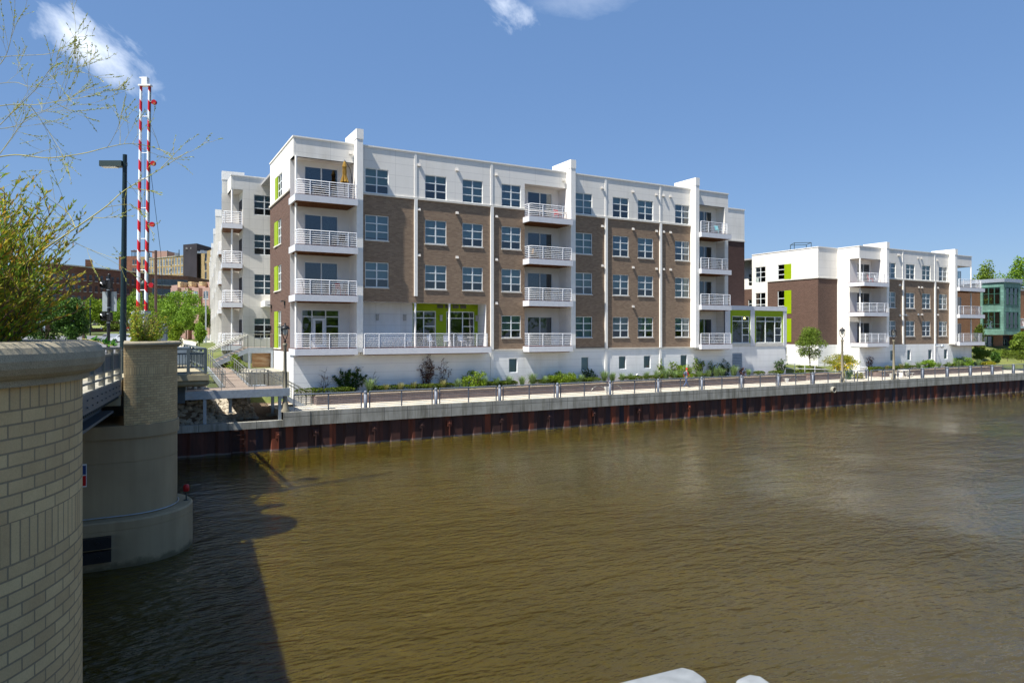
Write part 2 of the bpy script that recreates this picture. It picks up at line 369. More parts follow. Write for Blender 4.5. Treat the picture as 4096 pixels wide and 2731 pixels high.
br_ = N(t, 'ShaderNodeMapRange', interpolation_type='SMOOTHSTEP'); t.links.new(big, br_.inputs[0]); br_.inputs[1].default_value = 0.38; br_.inputs[2].default_value = 0.62; bigr = br_.outputs[0]
calm = N(t, 'ShaderNodeMapRange', interpolation_type='SMOOTHSTEP'); t.links.new(wsx.outputs[1], calm.inputs[0]); calm.inputs[1].default_value = 14; calm.inputs[2].default_value = 42; calm.inputs[3].default_value = 1.0; calm.inputs[4].default_value = 0.38
wake = mth(t, 'POWER', 2.718, mth(t, 'MULTIPLY', wd.outputs['Value'], -0.11))
h = mth(t, 'MULTIPLY', h, mth(t, 'ADD', mth(t, 'ADD', 0.18, mth(t, 'MULTIPLY', bigr, 0.75)), mth(t, 'ADD', mth(t, "MULTIPLY", wake, 1.3), mth(t, 'MULTIPLY', mth(t, 'SMOOTH_MIN', mth(t, 'MAXIMUM', mth(t, 'DIVIDE', mth(t, 'SUBTRACT', wsx.outputs[0], 12.0), 45.0), 0.0), 1.0, 0.3), 0.12))))
h = mth(t, 'MULTIPLY', h, calm.outputs[0])
bump(t, b, h, 1.0, 0.27)
col = ramp(t, noise(t, 0.12, 5, 0.6), [(0.3, (0.049, 0.034, 0.002)), (0.7, (0.064, 0.045, 0.004))])
t.links.new(col, b.inputs['Base Color']); setin(b, Roughness=0.04, IOR=1.5); b.inputs['Subsurface Weight'].default_value = 1.0; b.inputs['Subsurface Radius'].default_value = (1.0, 0.75, 0.3); b.inputs['Subsurface Scale'].default_value = 1.3; b.inputs['Specular IOR Level'].default_value = 0.5
w = MB(); w.quad((-400, -300, 0), (1500, -300, 0), (1500, 45.0, 0), (-400, 45.0, 0))
tag(w.build('river', m), 'brown olive river water with ripples', kind='structure')
# promenade sheet and planter soil
WY = 44.6; PZ = 2.35
pr = MB(); pr.box(8.35, 400, 45.0, 50.2, 1.9, PZ); tag(pr.build('promenade', M['paving']), 'pale concrete river promenade', kind='structure')
pv = MB(); pv.box(97.5, 112, 50.2, 51.5, 1.9, PZ-0.004); tag(pv.build('footpath', M['paving']), 'pale path leading off the promenade end', kind='structure')
# street
st = MB()
def sheet(mb, poly, dz, nx=1):
    mb.add([(x, y, land(x, y)+dz) for x, y in poly], [tuple(range(len(poly)))])
rd = MB()
yy = [46, 50, 55, 60, 68, 78, 90, 110, 130, 150, 170]
for i in range(len(yy)-1):
    a, b_ = yy[i], yy[i+1]
    xl = lambda y: -12-18*sm(70, 130, y)-55*sm(85, 165, y); xr = lambda y: 0.6+2.0*sm(58, 66, y)+1.2*sm(70, 160, y)+3*sm(60, 120, y)
    zf = lambda y: 5.62+0.2*sm(46, 110, y)+0.9*sm(150, 172, y)
    rd.quad((xl(a), a, zf(a)), (xr(a), a, zf(a)), (xr(b_), b_, zf(b_)), (xl(b_), b_, zf(b_)))
    st.quad((xr(a), a, zf(a)+0.13), (xr(a)+2.6, a, zf(a)+0.13), (xr(b_)+2.6, b_, zf(b_)+0.13), (xr(b_), b_, zf(b_)+0.13))
    st.quad((xr(a), a, zf(a)), (xr(a), a, zf(a)+0.13), (xr(b_), b_, zf(b_)+0.13), (xr(b_), b_, zf(b_)))
tag(rd.build('road', M['asphalt']), 'grey asphalt street and parking lot beyond the bridge', kind='structure')
tag(st.build('pavement', M['paving']), 'pale pavement beside the street', kind='structure')
mk = MB()
for pts, wd in (([(-9, 75), (-4.5, 88), (-3.5, 105), (-6.5, 128)], 0.22), ([(-32, 116), (-12, 112), (-3, 111)], 0.22), ([(0.5, 60), (2.2, 85), (4.2, 120)], 0.15), ([(-30, 140), (0, 138)], 0.2)):
    for (xa, ya), (xb, yb) in zip(pts, pts[1:]):
        d = Vector((xb-xa, yb-ya, 0)).normalized(); nn = Vector((-d.y, d.x, 0))*wd
        k = 6
        for i in range(k):
            p = Vector((xa+(xb-xa)*i/k, ya+(yb-ya)*i/k, 0)); q = Vector((xa+(xb-xa)*(i+1)/k, ya+(yb-ya)*(i+1)/k, 0))
            vs = [p-nn, q-nn, q+nn, p+nn]
            mk.add([(v.x, v.y, zf(v.y)+0.02) for v in vs], [(0, 1, 2, 3)])
tag(mk.build('road_marking', M['paint']), 'white painted lines on the asphalt', kind='structure')

# ================================================================== RIVER WALL
sp = thing('river_wall', 'rusty sheet pile river wall under a grey concrete cap', 'river wall', (8, 45, 0))
m, t, b = newmat('rusted sheet pile')
gq = N(t, 'ShaderNodeNewGeometry'); sx = N(t, 'ShaderNodeSeparateXYZ'); t.links.new(gq.outputs['Position'], sx.inputs[0])
pan = N(t, 'ShaderNodeTexWhiteNoise', noise_dimensions='1D'); t.links.new(mth(t, 'FLOOR', mth(t, 'DIVIDE', sx.outputs[0], 0.45)), pan.inputs['W'])
c = ramp(t, pan.outputs['Value'], [(0.0, L('#3a2422')), (0.5, L('#472a24')), (0.72, L('#562f23')), (0.80, L('#7a3d26')), (0.92, L('#5c3022')), (0.95, L('#2a2430'))])
c = mixc(t, 0.8, c, ramp(t, noise(t, 1.0, 6, 0.65, sc=(3, 3, 0.5)), [(0.3, (0.4, 0.38, 0.36)), (0.7, (1.35, 1.25, 1.15))]), 'MULTIPLY')
wl = mth(t, 'SUBTRACT', 0.13, mth(t, 'ADD', sx.outputs[2], mth(t, 'MULTIPLY', mth(t, 'SUBTRACT', noise(t, 1.6, 3), 0.5), 0.12)))
c = mixc(t, mth(t, 'MULTIPLY', mth(t, 'MULTIPLY', wl, 14.0, clamp=True), 0.5), c, L('#8b8580'))
t.links.new(c, b.inputs['Base Color']); setin(b, Roughness=0.75)
pil = MB(); x = 0.0; poly = []
while x < 190:
    poly += [(x, 44.72), (x+0.62, 44.72), (x+0.78, 44.85), (x+1.38, 44.85)]; x += 1.54
for (xa, ya), (xb, yb) in zip(poly, poly[1:]): pil.quad((xa, ya, -1.2), (xb, yb, -1.2), (xb, yb, 1.46), (xa, ya, 1.46))
pil.build('sheet_piling', m, sp, (-8, -45, 0))
cp = MB()
cp.box(8.35, 190, WY, 45.0, 1.47, PZ); cp.box(-3.0, 8.35, WY+0.03, 45.05, 1.45, 1.88); cp.box(8.35, 10.0, WY-0.02, 45.0, 1.46, PZ+0.003)
m2, t, b = newmat('river wall cap concrete'); u, v = uv_wall(t)
cc = ramp(t, noise(t, 1.1, 6), [(0.3, L('#8f8d84')), (0.7, L('#aeaca2'))])
cc = mixc(t, 0.6, cc, ramp(t, noise(t, 1.0, 6, 0.7, sc=(2.4, 2.4, 0.2)), [(0.35, L('#7d7a5d')), (0.55, (1, 1, 1)), (0.75, (0.8, 0.84, 0.86))]), 'MULTIPLY')
jl = mth(t, 'MAXIMUM', lines(t, u, 1.62, 0.3, 0.03), mth(t, 'LESS_THAN', mth(t, 'ABSOLUTE', mth(t, 'SUBTRACT', v, 2.06)), 0.017))
t.links.new(mixc(t, jl, cc, (0.10, 0.10, 0.09, 1)), b.inputs['Base Color']); setin(b, Roughness=0.85); bump(t, b, noise(t, 9, 5), 0.4, 0.006)
cp.build('concrete_cap', m2, sp, (-8, -45, 0))
for px in (1115, 1265, 1500, 1690, 1800, 2010, 2200, 2380, 2560, 2760):
    a = MB(); xx = fx(px, 44.6); a.box(xx-0.17, xx+0.17, 44.66, 44.73, 0.75, 1.18); a.tube([(xx, 44.66, 0.97), (xx, 44.56, 0.97)], 0.07, 8); a.bar((xx, 44.68, 0.75), (xx, 44.68, 0.1), 0.06, 0.05)
    a.build('tie_rod_plate', m, sp, (-8, -45, 0))
lad = MB(); xa, xb = fx(927, 44.6), fx(980, 44.6)
for xx in (xa, xb): lad.bar((xx, 44.6, -0.3), (xx, 44.6, 1.45), 0.06, 0.06)
for i in range(6): lad.bar((xa, 44.6, 0.05+i*0.27), (xb, 44.6, 0.05+i*0.27), 0.04, 0.04)
lad.build('ladder', simple('dark rusted iron', '#3a2018', 0.8), sp, (-8, -45, 0))
op = MB(); xx = fx(3332, 44.55); op.lathe((0, 0, 0), [(0.30, 0), (0.30, 0.28), (0.22, 0.28), (0.22, 0.0)], 18); o = op.build('outfall_pipe', M['conc'], sp, (xx-8, -0.36, 1.70)); o.rotation_euler = (R(90), 0, 0)
opd = MB(); opd.lathe((0, 0, 0), [(0.0, 0.06), (0.22, 0.06)], 18); o2 = opd.build('pipe_mouth', M['black'], o)

# planter wall along the promenade
m, t, b = newmat('planter block wall'); u, v = uv_wall(t)
cb = N(t, 'ShaderNodeCombineXYZ'); t.links.new(u, cb.inputs[0]); t.links.new(v, cb.inputs[1])
k = N(t, 'ShaderNodeTexBrick'); setin(k, Scale=1.0, Mortar_Size=0.012, Brick_Width=0.42, Row_Height=0.13)
for s_, c in (('Color1', '#8a766c'), ('Color2', '#6f5f5b'), ('Mortar', '#4d423e')): k.inputs[s_].default_value = L(c)
t.links.new(cb.outputs[0], k.inputs['Vector']); t.links.new(k.outputs[0], b.inputs['Base Color']); setin(b, Roughness=0.9); bump(t, b, noise(t, 14, 4), 0.8, 0.02)
def planter(name, x0, x1, label):
    p = thing(name, label, 'planter wall', (x0, 47.9, PZ))
    q = MB(); q.box(0, x1-x0, 0, 0.35, -0.1, 0.56); q.box(0, 0.35, 0.35, 2.05, -0.1, 0.56); q.box(x1-x0-0.35, x1-x0, 0.35, 2.05, -0.1, 0.56); q.build('block_wall', m, p)
    q = MB(); q.box(-0.03, x1-x0+0.03, -0.03, 0.36, 0.56, 0.66); q.build('coping', simple('planter coping', '#9a8d7e', 0.85, var=0.15), p)
    q = MB(); q.box(0.35, x1-x0-0.35, 0.35, 2.06, 0.3, 0.58); q.build('mulch', M['soil'], p)
planter('planter_wall', 11.2, 61.0, 'long low planter wall of brown blocks below the bigger apartment block')
planter('planter_wall', 62.2, 67.2, 'short planter wall of dark blocks before the courtyard ramp')
planter('planter_wall', 73.6, 98.8, 'low planter wall of grey brown blocks below the smaller apartment block')

# ================================================================== BUILDING PARTS
def win_mesh(w, h, cols=2, rows=(0.34, 0.67), fw=0.055, name='window'):
    q = MB()
    q.box(0, fw, 0.05, 0.11, 0, h); q.box(w-fw, w, 0.05, 0.11, 0, h); q.box(fw, w-fw, 0.05, 0.11, 0, fw); q.box(fw, w-fw, 0.05, 0.11, h-fw, h)
    for i in range(1, cols): q.box(w*i/cols-0.045, w*i/cols+0.045, 0.047, 0.112, fw, h-fw)
    for r in rows: q.box(fw, w-fw, 0.053, 0.108, h*r-0.035, h*r+0.035)
    return q.mesh(name, M['wframe'])
MESH = {}
def pane(w, h, mat):
    k = ('p', round(w, 2), round(h, 2), mat)
    if k not in MESH: q = MB(); q.quad((0.02, 0.08, 0.02), (w-0.02, 0.08, 0.02), (w-0.02, 0.08, h-0.02), (0.02, 0.08, h-0.02)); MESH[k] = q.mesh('glass', M[mat])
    return MESH[k]
def blind(w, h, fr, mat):
    k = ('b', round(w, 2), round(h, 2), fr, mat)
    if k not in MESH:
        q = MB()
        if mat == 'curtain':
            n = 14
            for i in range(n):
                a = 0.05+(w-0.1)*i/n; q.quad((a, 0.20, 0.05), (a+(w-0.1)/n*0.93, 0.24, 0.05), (a+(w-0.1)/n*0.93, 0.24, h-0.05), (a, 0.20, h-0.05))
        else: q.box(0.05, w-0.05, 0.19, 0.20, h*(1-fr), h-0.03)
        MESH[k] = q.mesh('blind', M[mat])
    return MESH[k]
rw = random.Random(5)
def window(par, loc, w, h, rz=0.0, sill=True, bl=None, cols=2, rows=(0.34, 0.67), glass='glass', name='window'):
    k = ('w', round(w, 2), round(h, 2), cols, rows)
    if k not in MESH: MESH[k] = win_mesh(w, h, cols, rows)
    o = link(name, MESH[k], par, loc, rz); link('glass', pane(w, h, glass), o)
    bl = bl if bl is not None else rw.choice([0.66, 0.66, 0.66, 1.0, 0.66, 0.34, 0.9])
    if bl: link('blind', blind(w, h, bl, rw.choice(['blind', 'blind', 'blind2', 'blind3'])), o)
    if sill:
        kk = ('s', round(w, 2))
        if kk not in MESH: q = MB(); q.box(-0.04, w+0.04, -0.05, 0.10, -0.09, -0.002); MESH[kk] = q.mesh('sill', M['sill'])
        link('sill', MESH[kk], o)
    return o
def slider(par, loc, w, h, rz=0.0):
    o = window(par, loc, w, h, rz, False, 0, 2, (), 'glass2', 'sliding_door')
    link('blind', blind(w/2, h, 1.0, 'curtain'), o, (rw.choice([0, w/2, w/2]), 0, 0)); return o
def railing(par, pts, z, h=1.02, posts=(), name='railing', r=0.019, bars=6):
    q = MB(); P = [Vector((x, y, 0)) for x, y in pts]
    q.tube([p+Vector((0, 0, z+h)) for p in P], 0.031, 6)
    for i in range(bars): q.tube([p+Vector((0, 0, z+0.10+i*(h-0.26)/(bars-1))) for p in P], r, 5)
    for x, y in posts: q.box(x-0.028, x+0.028, y-0.035, y+0.035, z-0.06, z+h)
    return q.build(name, M['rail'], par)
def balcony(par, xa, xb, zt, yf=48.95, yb=51.15, h=0.45, left=True, right=False, fin_l=False, nposts=3, T=None, flip=False):
    """white edged balcony slab with deck, wood soffit and railing; left/right = open sides"""
    q = MB(T); q.box(xa, xb, yf, yf+0.10, zt-h, zt); q.box(xa, xa+0.10, yf+0.10, yb-0.02, zt-h, zt); q.box(xb-0.10, xb, yf+0.10, yb-0.02, zt-h, zt)
    o = q.build('balcony', M['fascia'], par)
    q = MB(T); q.box(xa+0.05, xb-0.05, yf+0.05, yb-0.04, zt-0.02, zt+0.035); q.build('deck_boards', M['deck'], o)
    q = MB(T); q.box(xa+0.25, xb-0.2, yf+0.10, yb-0.05, zt-h-0.03, zt-h+0.13)
    for i in range(5): q.box(xa+0.25+0.02, xb-0.22, yf+0.25+i*0.35, yf+0.29+i*0.35, zt-h-0.06, zt-h-0.03)
    q.build('wood_soffit', M['wood'], o)
    z = zt+0.03; y0 = yf+0.14; pts = []; pos = []
    if left: pts += [(xa+0.2, 50.0), (xa+0.2, y0+0.2), (xa+0.32, y0)]; pos += [(xa+0.2, y0+0.25)]
    else: pts += [(xa+0.06, y0)]; pos += [(xa+0.06, y0)]
    if right: pts += [(xb-0.32, y0), (xb-0.2, y0+0.2), (xb-0.2, 50.0)]; pos += [(xb-0.2, y0+0.25)]
    else: pts += [(xb-0.06, y0)]; pos += [(xb-0.06, y0)]
    a = pts[2][0] if left else pts[0][0]; b_ = pts[-3][0] if right else pts[-1][0]
    for i in range(nposts): pos.append((a+(b_-a)*(i+0.55)/(nposts), y0))
    if T is None: railing(o, pts, z, posts=pos)
    else:
        rr = MB(T); P = [Vector((x, y, 0)) for x, y in pts]; rr.tube([p+Vector((0, 0, z+1.02)) for p in P], 0.036, 5)
        for i in range(6): rr.tube([p+Vector((0, 0, z+0.1+i*0.152)) for p in P], 0.024, 4)
        for x, y in pos: rr.box(x-0.028, x+0.028, y-0.035, y+0.035, z-0.06, z+1.02)
        rr.build('railing', M['rail'], o)
    return o
def vent(par, x, z, y=50.0):
    k = 'vent'
    if k not in MESH:
        q = MB(); q.add([(-0.11, 0, 0), (0.11, 0, 0), (-0.11, 0, 0.2), (0.11, 0, 0.2), (-0.11, -0.16, 0), (0.11, -0.16, 0), (-0.11, -0.07, 0.2), (0.11, -0.07, 0.2)],
                        [(0, 4, 6, 2), (1, 3, 7, 5), (4, 5, 7, 6), (2, 6, 7, 3), (0, 1, 5, 4), (0, 2, 3, 1)]); MESH[k] = q.mesh('vent', M['vent'])
    return link('vent', MESH[k], par, (x, y, z))
def fin(par, x0, x1, ztop, zbot=5.9, yf=49.25, cap=0.72):
    q = MB(); q.box(x0, x1, yf, 50.0, zbot, ztop-cap); q.box(x0, x1, 50.0, 52.2, ztop-1.1, ztop-cap)
    q.build('fin', M['white'], par)
    q = MB(); q.box(x0-0.03, x1+0.03, yf-0.03, 52.2, ztop-cap, ztop); q.build('fin_cap', M['white'], par)
def louver(par, x0, x1, z0, z1, y=None, xw=None, a=0, b=0):
    q = MB(); n = 9
    if y is not None:
        for i in range(n): zz = z0+(z1-z0)*i/n; q.quad((x0, y-0.03, zz), (x1, y-0.03, zz), (x1, y+0.06, zz+(z1-z0)/n*0.8), (x0, y+0.06, zz+(z1-z0)/n*0.8))
        q.quad((x0, y+0.07, z0), (x1, y+0.07, z0), (x1, y+0.07, z1), (x0, y+0.07, z1), 1)
    else:
        for i in range(n): zz = z0+(z1-z0)*i/n; q.quad((xw-0.03, a, zz), (xw-0.03, b, zz), (xw+0.06, b, zz+(z1-z0)/n*0.8), (xw+0.06, a, zz+(z1-z0)/n*0.8))
        q.quad((xw+0.07, a, z0), (xw+0.07, b, z0), (xw+0.07, b, z1), (xw+0.07, a, z1), 1)
    return q.build('louver', [M['louver'], M['dark']], par)

# ================================================================== BUILDING A
A = thing('apartment_building', 'big four storey white and taupe brick apartment block on the river', 'apartment building')
ROOF, BT, BB = 21.05, 17.55, 5.92
FL = [6.18, 9.95, 13.40, 16.88]
COLS = [(15.19, 1.81), (19.92, 1.80), (23.09, 1.80), (26.60, 1.82), (33.84, 1.80), (37.88, 1.80), (40.74, 1.80), (45.21, 1.80)]
WZ = {0: (6.90, 8.72), 1: (10.68, 12.54), 2: (14.18, 16.02), 3: (17.66, 19.48)}
B2 = (28.78, 32.90)
hol = {k: [(x, x+w, WZ[k][0], WZ[k][1]) for x, w in COLS] for k in WZ}
hol[0] = hol[0][3:]
am = (14.82, 25.18)                                   # recessed terrace on the first floor
q = MB(); q.wall(river(50), 14.82, 47.3, BT, ROOF, hol[3]+[(B2[0], B2[1], 10, 19.71, 0)])
q.box(10.05, 14.36, 50, 50.25, 19.71, ROOF); q.box(10.05, 10.3, 50.25, 51.16, 19.71, ROOF)
q.box(47.56, 52.13, 50, 50.25, 19.71, ROOF); q.box(51.66, 52.13, 50.0, 51.4, BB, 19.71)
q.wall(westw(10.05), 51.16, 59.2, BT, ROOF, [(54.1, 56.9, 17.62, 19.43)])
q.wall(river(55.6), 52.2, 60.5, BT, ROOF); q.wall(westw(52.13), 51.4, 55.6, BB, ROOF)
q.build('white_wall', M['stucco'], A)
hb = hol[0]+hol[1]+hol[2]+[(am[0], am[1], 6.18, 9.62, 0)]
for u0_, u1_ in ((14.82, B2[0]), (B2[1], 47.3)): q = MB(); q.wall(river(50), u0_, u1_, BB, BT, [h_ for h_ in hb if h_[1] > u0_ and h_[0] < u1_]); q.build('brick_wall', M['brick'], A)
q = MB(); q.wall(westw(10.05), 51.16, 59.2, BB, BT, [(54.45, 57.2, 14.10, 15.98), (54.45, 57.2, 10.58, 12.5), (54.5, 57.2, 6.13, 8.97)])
q.build('dark_brick_wall', M['dbrick'], A)
q = MB(); q.wall(river(55.6), 52.2, 60.5, BB, BT); q.quad((60.5, 55.6, BB), (60.5, 80, BB), (60.5, 80, ROOF), (60.5, 55.6, ROOF)); q.build('plum_brick_wall', M['dbrick2'], A)
bw = [(27.28, 28.09), (34.46, 35.27), (38.56, 39.38), (41.42, 42.23), (45.89, 46.73)]
q = MB(); q.wall(river(50), 10.05, 60.5, 1.6, BB, [(a, b_, 4.02, 5.2) for a, b_ in bw]+[(52.7, 54.09, 3.87, 5.27)])
q.wall(westw(10.05), 50, 59.2, 1.6, BB); q.build('base_wall', M['base'], A)
q = MB(); q.box(14.82, 47.3, 49.9, 50.0, BT-0.07, BT+0.07); q.box(9.95, 10.05, 51.16, 59.2, BT-0.07, BT+0.07); q.box(25.83, 28.6, 49.92, 50, BB-0.05, BB+0.04); q.box(33.4, 47.2, 49.92, 50, BB-0.05, BB+0.04); q.box(52.3, 60.55, 55.52, 55.6, BT-0.07, BT+0.07)
q.build('stone_band', M['sill'], A)
q = MB(); q.box(9.99, 14.36, 49.94, 50.3, ROOF, ROOF+0.1); q.box(14.82, 47.3, 49.94, 50.3, ROOF, ROOF+0.1); q.box(47.56, 52.2, 49.94, 50.3, ROOF, ROOF+0.1); q.box(9.99, 10.35, 50.3, 59.25, ROOF, ROOF+0.1); q.box(52.2, 60.56, 55.54, 55.9, ROOF, ROOF+0.1)
q.build('coping', M['white'], A)
q = MB(); q.box(10.3, 52.1, 50.25, 80, ROOF-0.55, ROOF-0.35); q.box(52.1, 60.4, 55.7, 80, ROOF-0.55, ROOF-0.35); q.quad((10.05, 59.2, 1), (10.05, 59.2, ROOF), (13, 59.2, ROOF), (13, 59.2, 1)); q.quad((13, 59.2, 1), (13, 80, 1), (13, 80, ROOF), (13, 59.2, ROOF)); q.quad((10.1, 80, 0), (60, 80, 0), (60, 80, ROOF), (10.1, 80, ROOF)); q.build('roof', M['roof'], A)
for x0, x1, zb in ((19.02, 19.27, 10.1), (25.56, 25.82, BB), (36.98, 37.24, BB), (43.27, 43.51, BB)):
    q = MB(); q.box(x0, x1, 49.88, 50.0, zb, BT-0.07); q.box(x0+0.03, x1-0.03, 49.96, 50.0, BT+0.07, ROOF-0.02)
    if zb == BB: q.box(x0, x1, 49.93, 50.0, 3.0, BB-0.06)
    q.build('pilaster_strip', M['white'], A)
for k in (3, 2, 1, 0):
    for i, (x, w) in enumerate(COLS):
        if k == 0 and i < 3: continue
        window(A, (x, 50, WZ[k][0]), w, WZ[k][1]-WZ[k][0], sill=(k < 3))
for (x0, x1) in bw:
    window(A, (x0, 50, 4.02), x1-x0, 1.18, sill=False, bl=1.0, cols=1, rows=())
louver(A, 52.7, 54.09, 3.87, 5.27, y=50)
for z0, z1, ym, y1, y0 in ((17.62, 19.43, 55.9, 56.9, 54.1), (14.10, 15.98, 55.8, 57.2, 54.45), (10.58, 12.5, 55.8, 57.2, 54.45), (6.13, 8.97, 55.8, 57.2, 54.5)):
    window(A, (10.05, ym, z0), ym-y0, z1-z0, R(-90), True, 0)
    q = MB(); q.box(10.02, 10.10, ym+0.003, y1, z0, z1); q.build('lime_panel', M['lime'], A)
    if z0 < 17: q = MB(); q.box(9.97, 10.1, ym+0.05, y1+0.05, z0-0.09, z0-0.003); q.build('sill', M['sill'], A)
fin(A, 14.36, 14.82, 22.05); fin(A, 32.90, 33.37, 22.05); fin(A, 47.12, 47.56, 22.05)
# recesses: back wall, side walls, floors
def recess(par, xa, xb, zb, zt, back=51.16, holes=(), side_l=True, side_r=True, mat='recess', ceil=None):
    q = MB(); q.wall(river(back), xa, xb, zb, zt, holes)
    if side_l: q.quad((xa, 50, zb), (xa, back, zb), (xa, back, zt), (xa, 50, zt))
    if side_r: q.quad((xb, 50, zb), (xb, back, zb), (xb, back, zt), (xb, 50, zt))
    q.quad((xa, 50, zt), (xb, 50, zt), (xb, back, zt), (xa, back, zt)); q.quad((xa, 50, zb), (xb, 50, zb), (xb, back, zb), (xa, back, zb))
    return q.build('recess_wall', M[mat], par)
D1 = (11.07, 13.50); D2 = (29.75, 32.22)
recess(A, 10.05, 14.36, BB, 19.71, holes=[(D1[0], D1[1], z, z+2.5) for z in FL[1:]]+[(10.87, 13.59, FL[0], 8.98)], side_l=False)
recess(A, 28.78, 32.90, BB, 19.71, holes=[(D2[0], D2[1], z, z+2.5) for z in FL])
D3 = (fx(2800, 51.16)-0.4, fx(2848, 51.16))
recess(A, 47.56, 51.66, BB, 19.71, holes=[(D3[0], D3[1], z, z+2.5) for z in FL], side_r=False)
for z in FL:
    if z != FL[0]: slider(A, (D1[0], 51.16, z), D1[1]-D1[0], 2.5)
    slider(A, (D2[0], 51.16, z), D2[1]-D2[0], 2.5); slider(A, (D3[0], 51.16, z), D3[1]-D3[0], 2.5)
    balcony(A, 9.95, 14.36, z, nposts=3); balcony(A, 28.60, 32.90, z, nposts=2)
    balcony(A, 47.56, 51.5 if z > 7 else 51.6, z, left=False, right=(z > 10), nposts=2)
def storefront(par, loc, w, h, vs, hs, glass='glass2', name='storefront'):
    q = MB(); f = 0.06
    q.box(0, f, 0.03, 0.1, 0, h); q.box(w-f, w, 0.03, 0.1, 0, h); q.box(f, w-f, 0.03, 0.1, 0, f); q.box(f, w-f, 0.03, 0.1, h-f, h)
    for v in vs: q.box(v-0.04, v+0.04, 0.028, 0.102, f, h-f)
    for a, b_, z in hs: q.box(a, b_, 0.034, 0.096, z-0.035, z+0.035)
    o = q.build(name, M['wframe'], par, loc); link('glass', pane(w, h, glass), o); return o
o = storefront(A, (10.87, 51.16, FL[0]), 2.72, 2.80, (0.74, 1.73), ((0.06, 0.7, 2.3), (0.78, 1.69, 2.3), (1.77, 2.66, 2.3), (1.77, 2.66, 1.6)))
q = MB(); q.box(0.80, 0.98, 0.02, 0.075, 0.0, 2.2); q.box(1.49, 1.67, 0.02, 0.075, 0, 2.2); q.box(0.98, 1.49, 0.02, 0.075, 2.0, 2.2); q.box(0.98, 1.49, 0.02, 0.075, 0, 0.3); q.build('door', M['wframe'], o)
for i in range(4):
    q = MB(); z0 = FL[i]+0.03; z1 = (FL[i+1]-0.46) if i < 3 else 19.71; q.tube([(10.21, 49.9, z0), (10.21, 49.9, z1)], 0.085, 12); q.build('round_column', M['white'], A)
# terrace
q = MB(); q.wall(river(51.5), am[0], 19.47, BB, 9.62); q.quad((am[0], 50, BB), (am[0], 51.5, BB), (am[0], 51.5, 9.62), (am[0], 50, 9.62)); q.quad((am[1], 50, BB), (am[1], 51.5, BB), (am[1], 51.5, 9.62), (am[1], 50, 9.62)); q.quad((am[0], 50, 9.62), (am[1], 50, 9.62), (am[1], 51.5, 9.62), (am[0], 51.5, 9.62))
q.quad((am[0], 50, 6.0), (am[1], 50, 6.0), (am[1], 51.5, 6.0), (am[0], 51.5, 6.0))
q.build('recess_wall', panel('pale terrace panel', (0.86, 0.86, 0.85), 0.87, 0.05, 2.0, 0.5), A)
q = MB(); q.wall(river(51.5), 19.47, 25.18, BB, 9.62, [(19.5, 21.45, 6.2, 9.03), (22.36, 24.85, 6.2, 9.03)]); q.build('lime_wall', M['lime'], A)
storefront(A, (19.5, 51.5, 6.2), 1.95, 2.83, (0.92,), ((0.06, 1.89, 2.28), (0.96, 1.89, 1.62)))
storefront(A, (22.36, 51.5, 6.2), 2.49, 2.83, (1.45,), ((0.06, 2.43, 2.28), (1.49, 2.43, 1.62)))
for xx in (19.16, 22.01): q = MB(); q.tube([(xx, 50.12, 6.2), (xx, 50.12, 9.62)], 0.085, 12); q.build('round_column', M['white'], A)
for i in range(4):
    q = MB(); xx = 21.55+i*0.68; q.box(xx, xx+0.5, 51.44, 51.5, 9.28, 9.55)
    for j in range(3): q.box(xx+0.03, xx+0.47, 51.42, 51.44, 9.31+j*0.08, 9.34+j*0.08)
    q.build('wall_vent', simple('terrace vent', (0.12, 0.13, 0.10), 0.7), A)
for xx in (fx(1510, 51.4), fx(1620, 51.4), fx(1765, 51.4), fx(1908, 51.4)):
    q = MB(); q.box(xx-0.09, xx+0.09, 51.36, 51.5, 8.25, 8.68); q.box(xx-0.12, xx+0.12, 51.34, 51.5, 8.68, 8.73); q.build('wall_light', M['vent'], A)
o = balcony(A, 14.82, 25.13, FL[0], left=False, right=True, nposts=5, yb=51.4)
# vents
VX = [(19.4, (3, 2, 1)), (22.6, (3, 2, 1)), (26.1, (3, 2, 1, 0)), (36.7, (3, 2, 1)), (40.15, (3, 2, 1, 0)), (42.9, (3, 2, 1)), (43.75, (3, 2, 1)), (44.6, (3, 2, 1))]
for xx, ks in VX:
    for k in ks: vent(A, xx, {3: 20.05, 2: 16.65, 1: 13.15, 0: 9.6}[k])
for xx in (14.1, 32.6): vent(A, xx, 20.3)
# flood lights on the dark brick end
for yy_, zz_ in ((53.0, 9.6), (58.5, 9.5), (54.2, 7.7), (58.8, 7.8)):
    q = MB(); q.box(9.75, 10.02, yy_-0.22, yy_+0.22, zz_, zz_+0.06); q.box(9.98, 10.05, yy_-0.05, yy_+0.05, zz_-0.25, zz_); q.build('wall_light', M['dkgrey'], A)
q = MB(); q.lathe((fx(2631, 56), 56, ROOF-0.4), [(0.75, 0), (0.75, 0.5), (0.65, 0.85), (0.42, 1.1), (0.0, 1.22)], 16); q.build('roof_dome', M['white'], A)
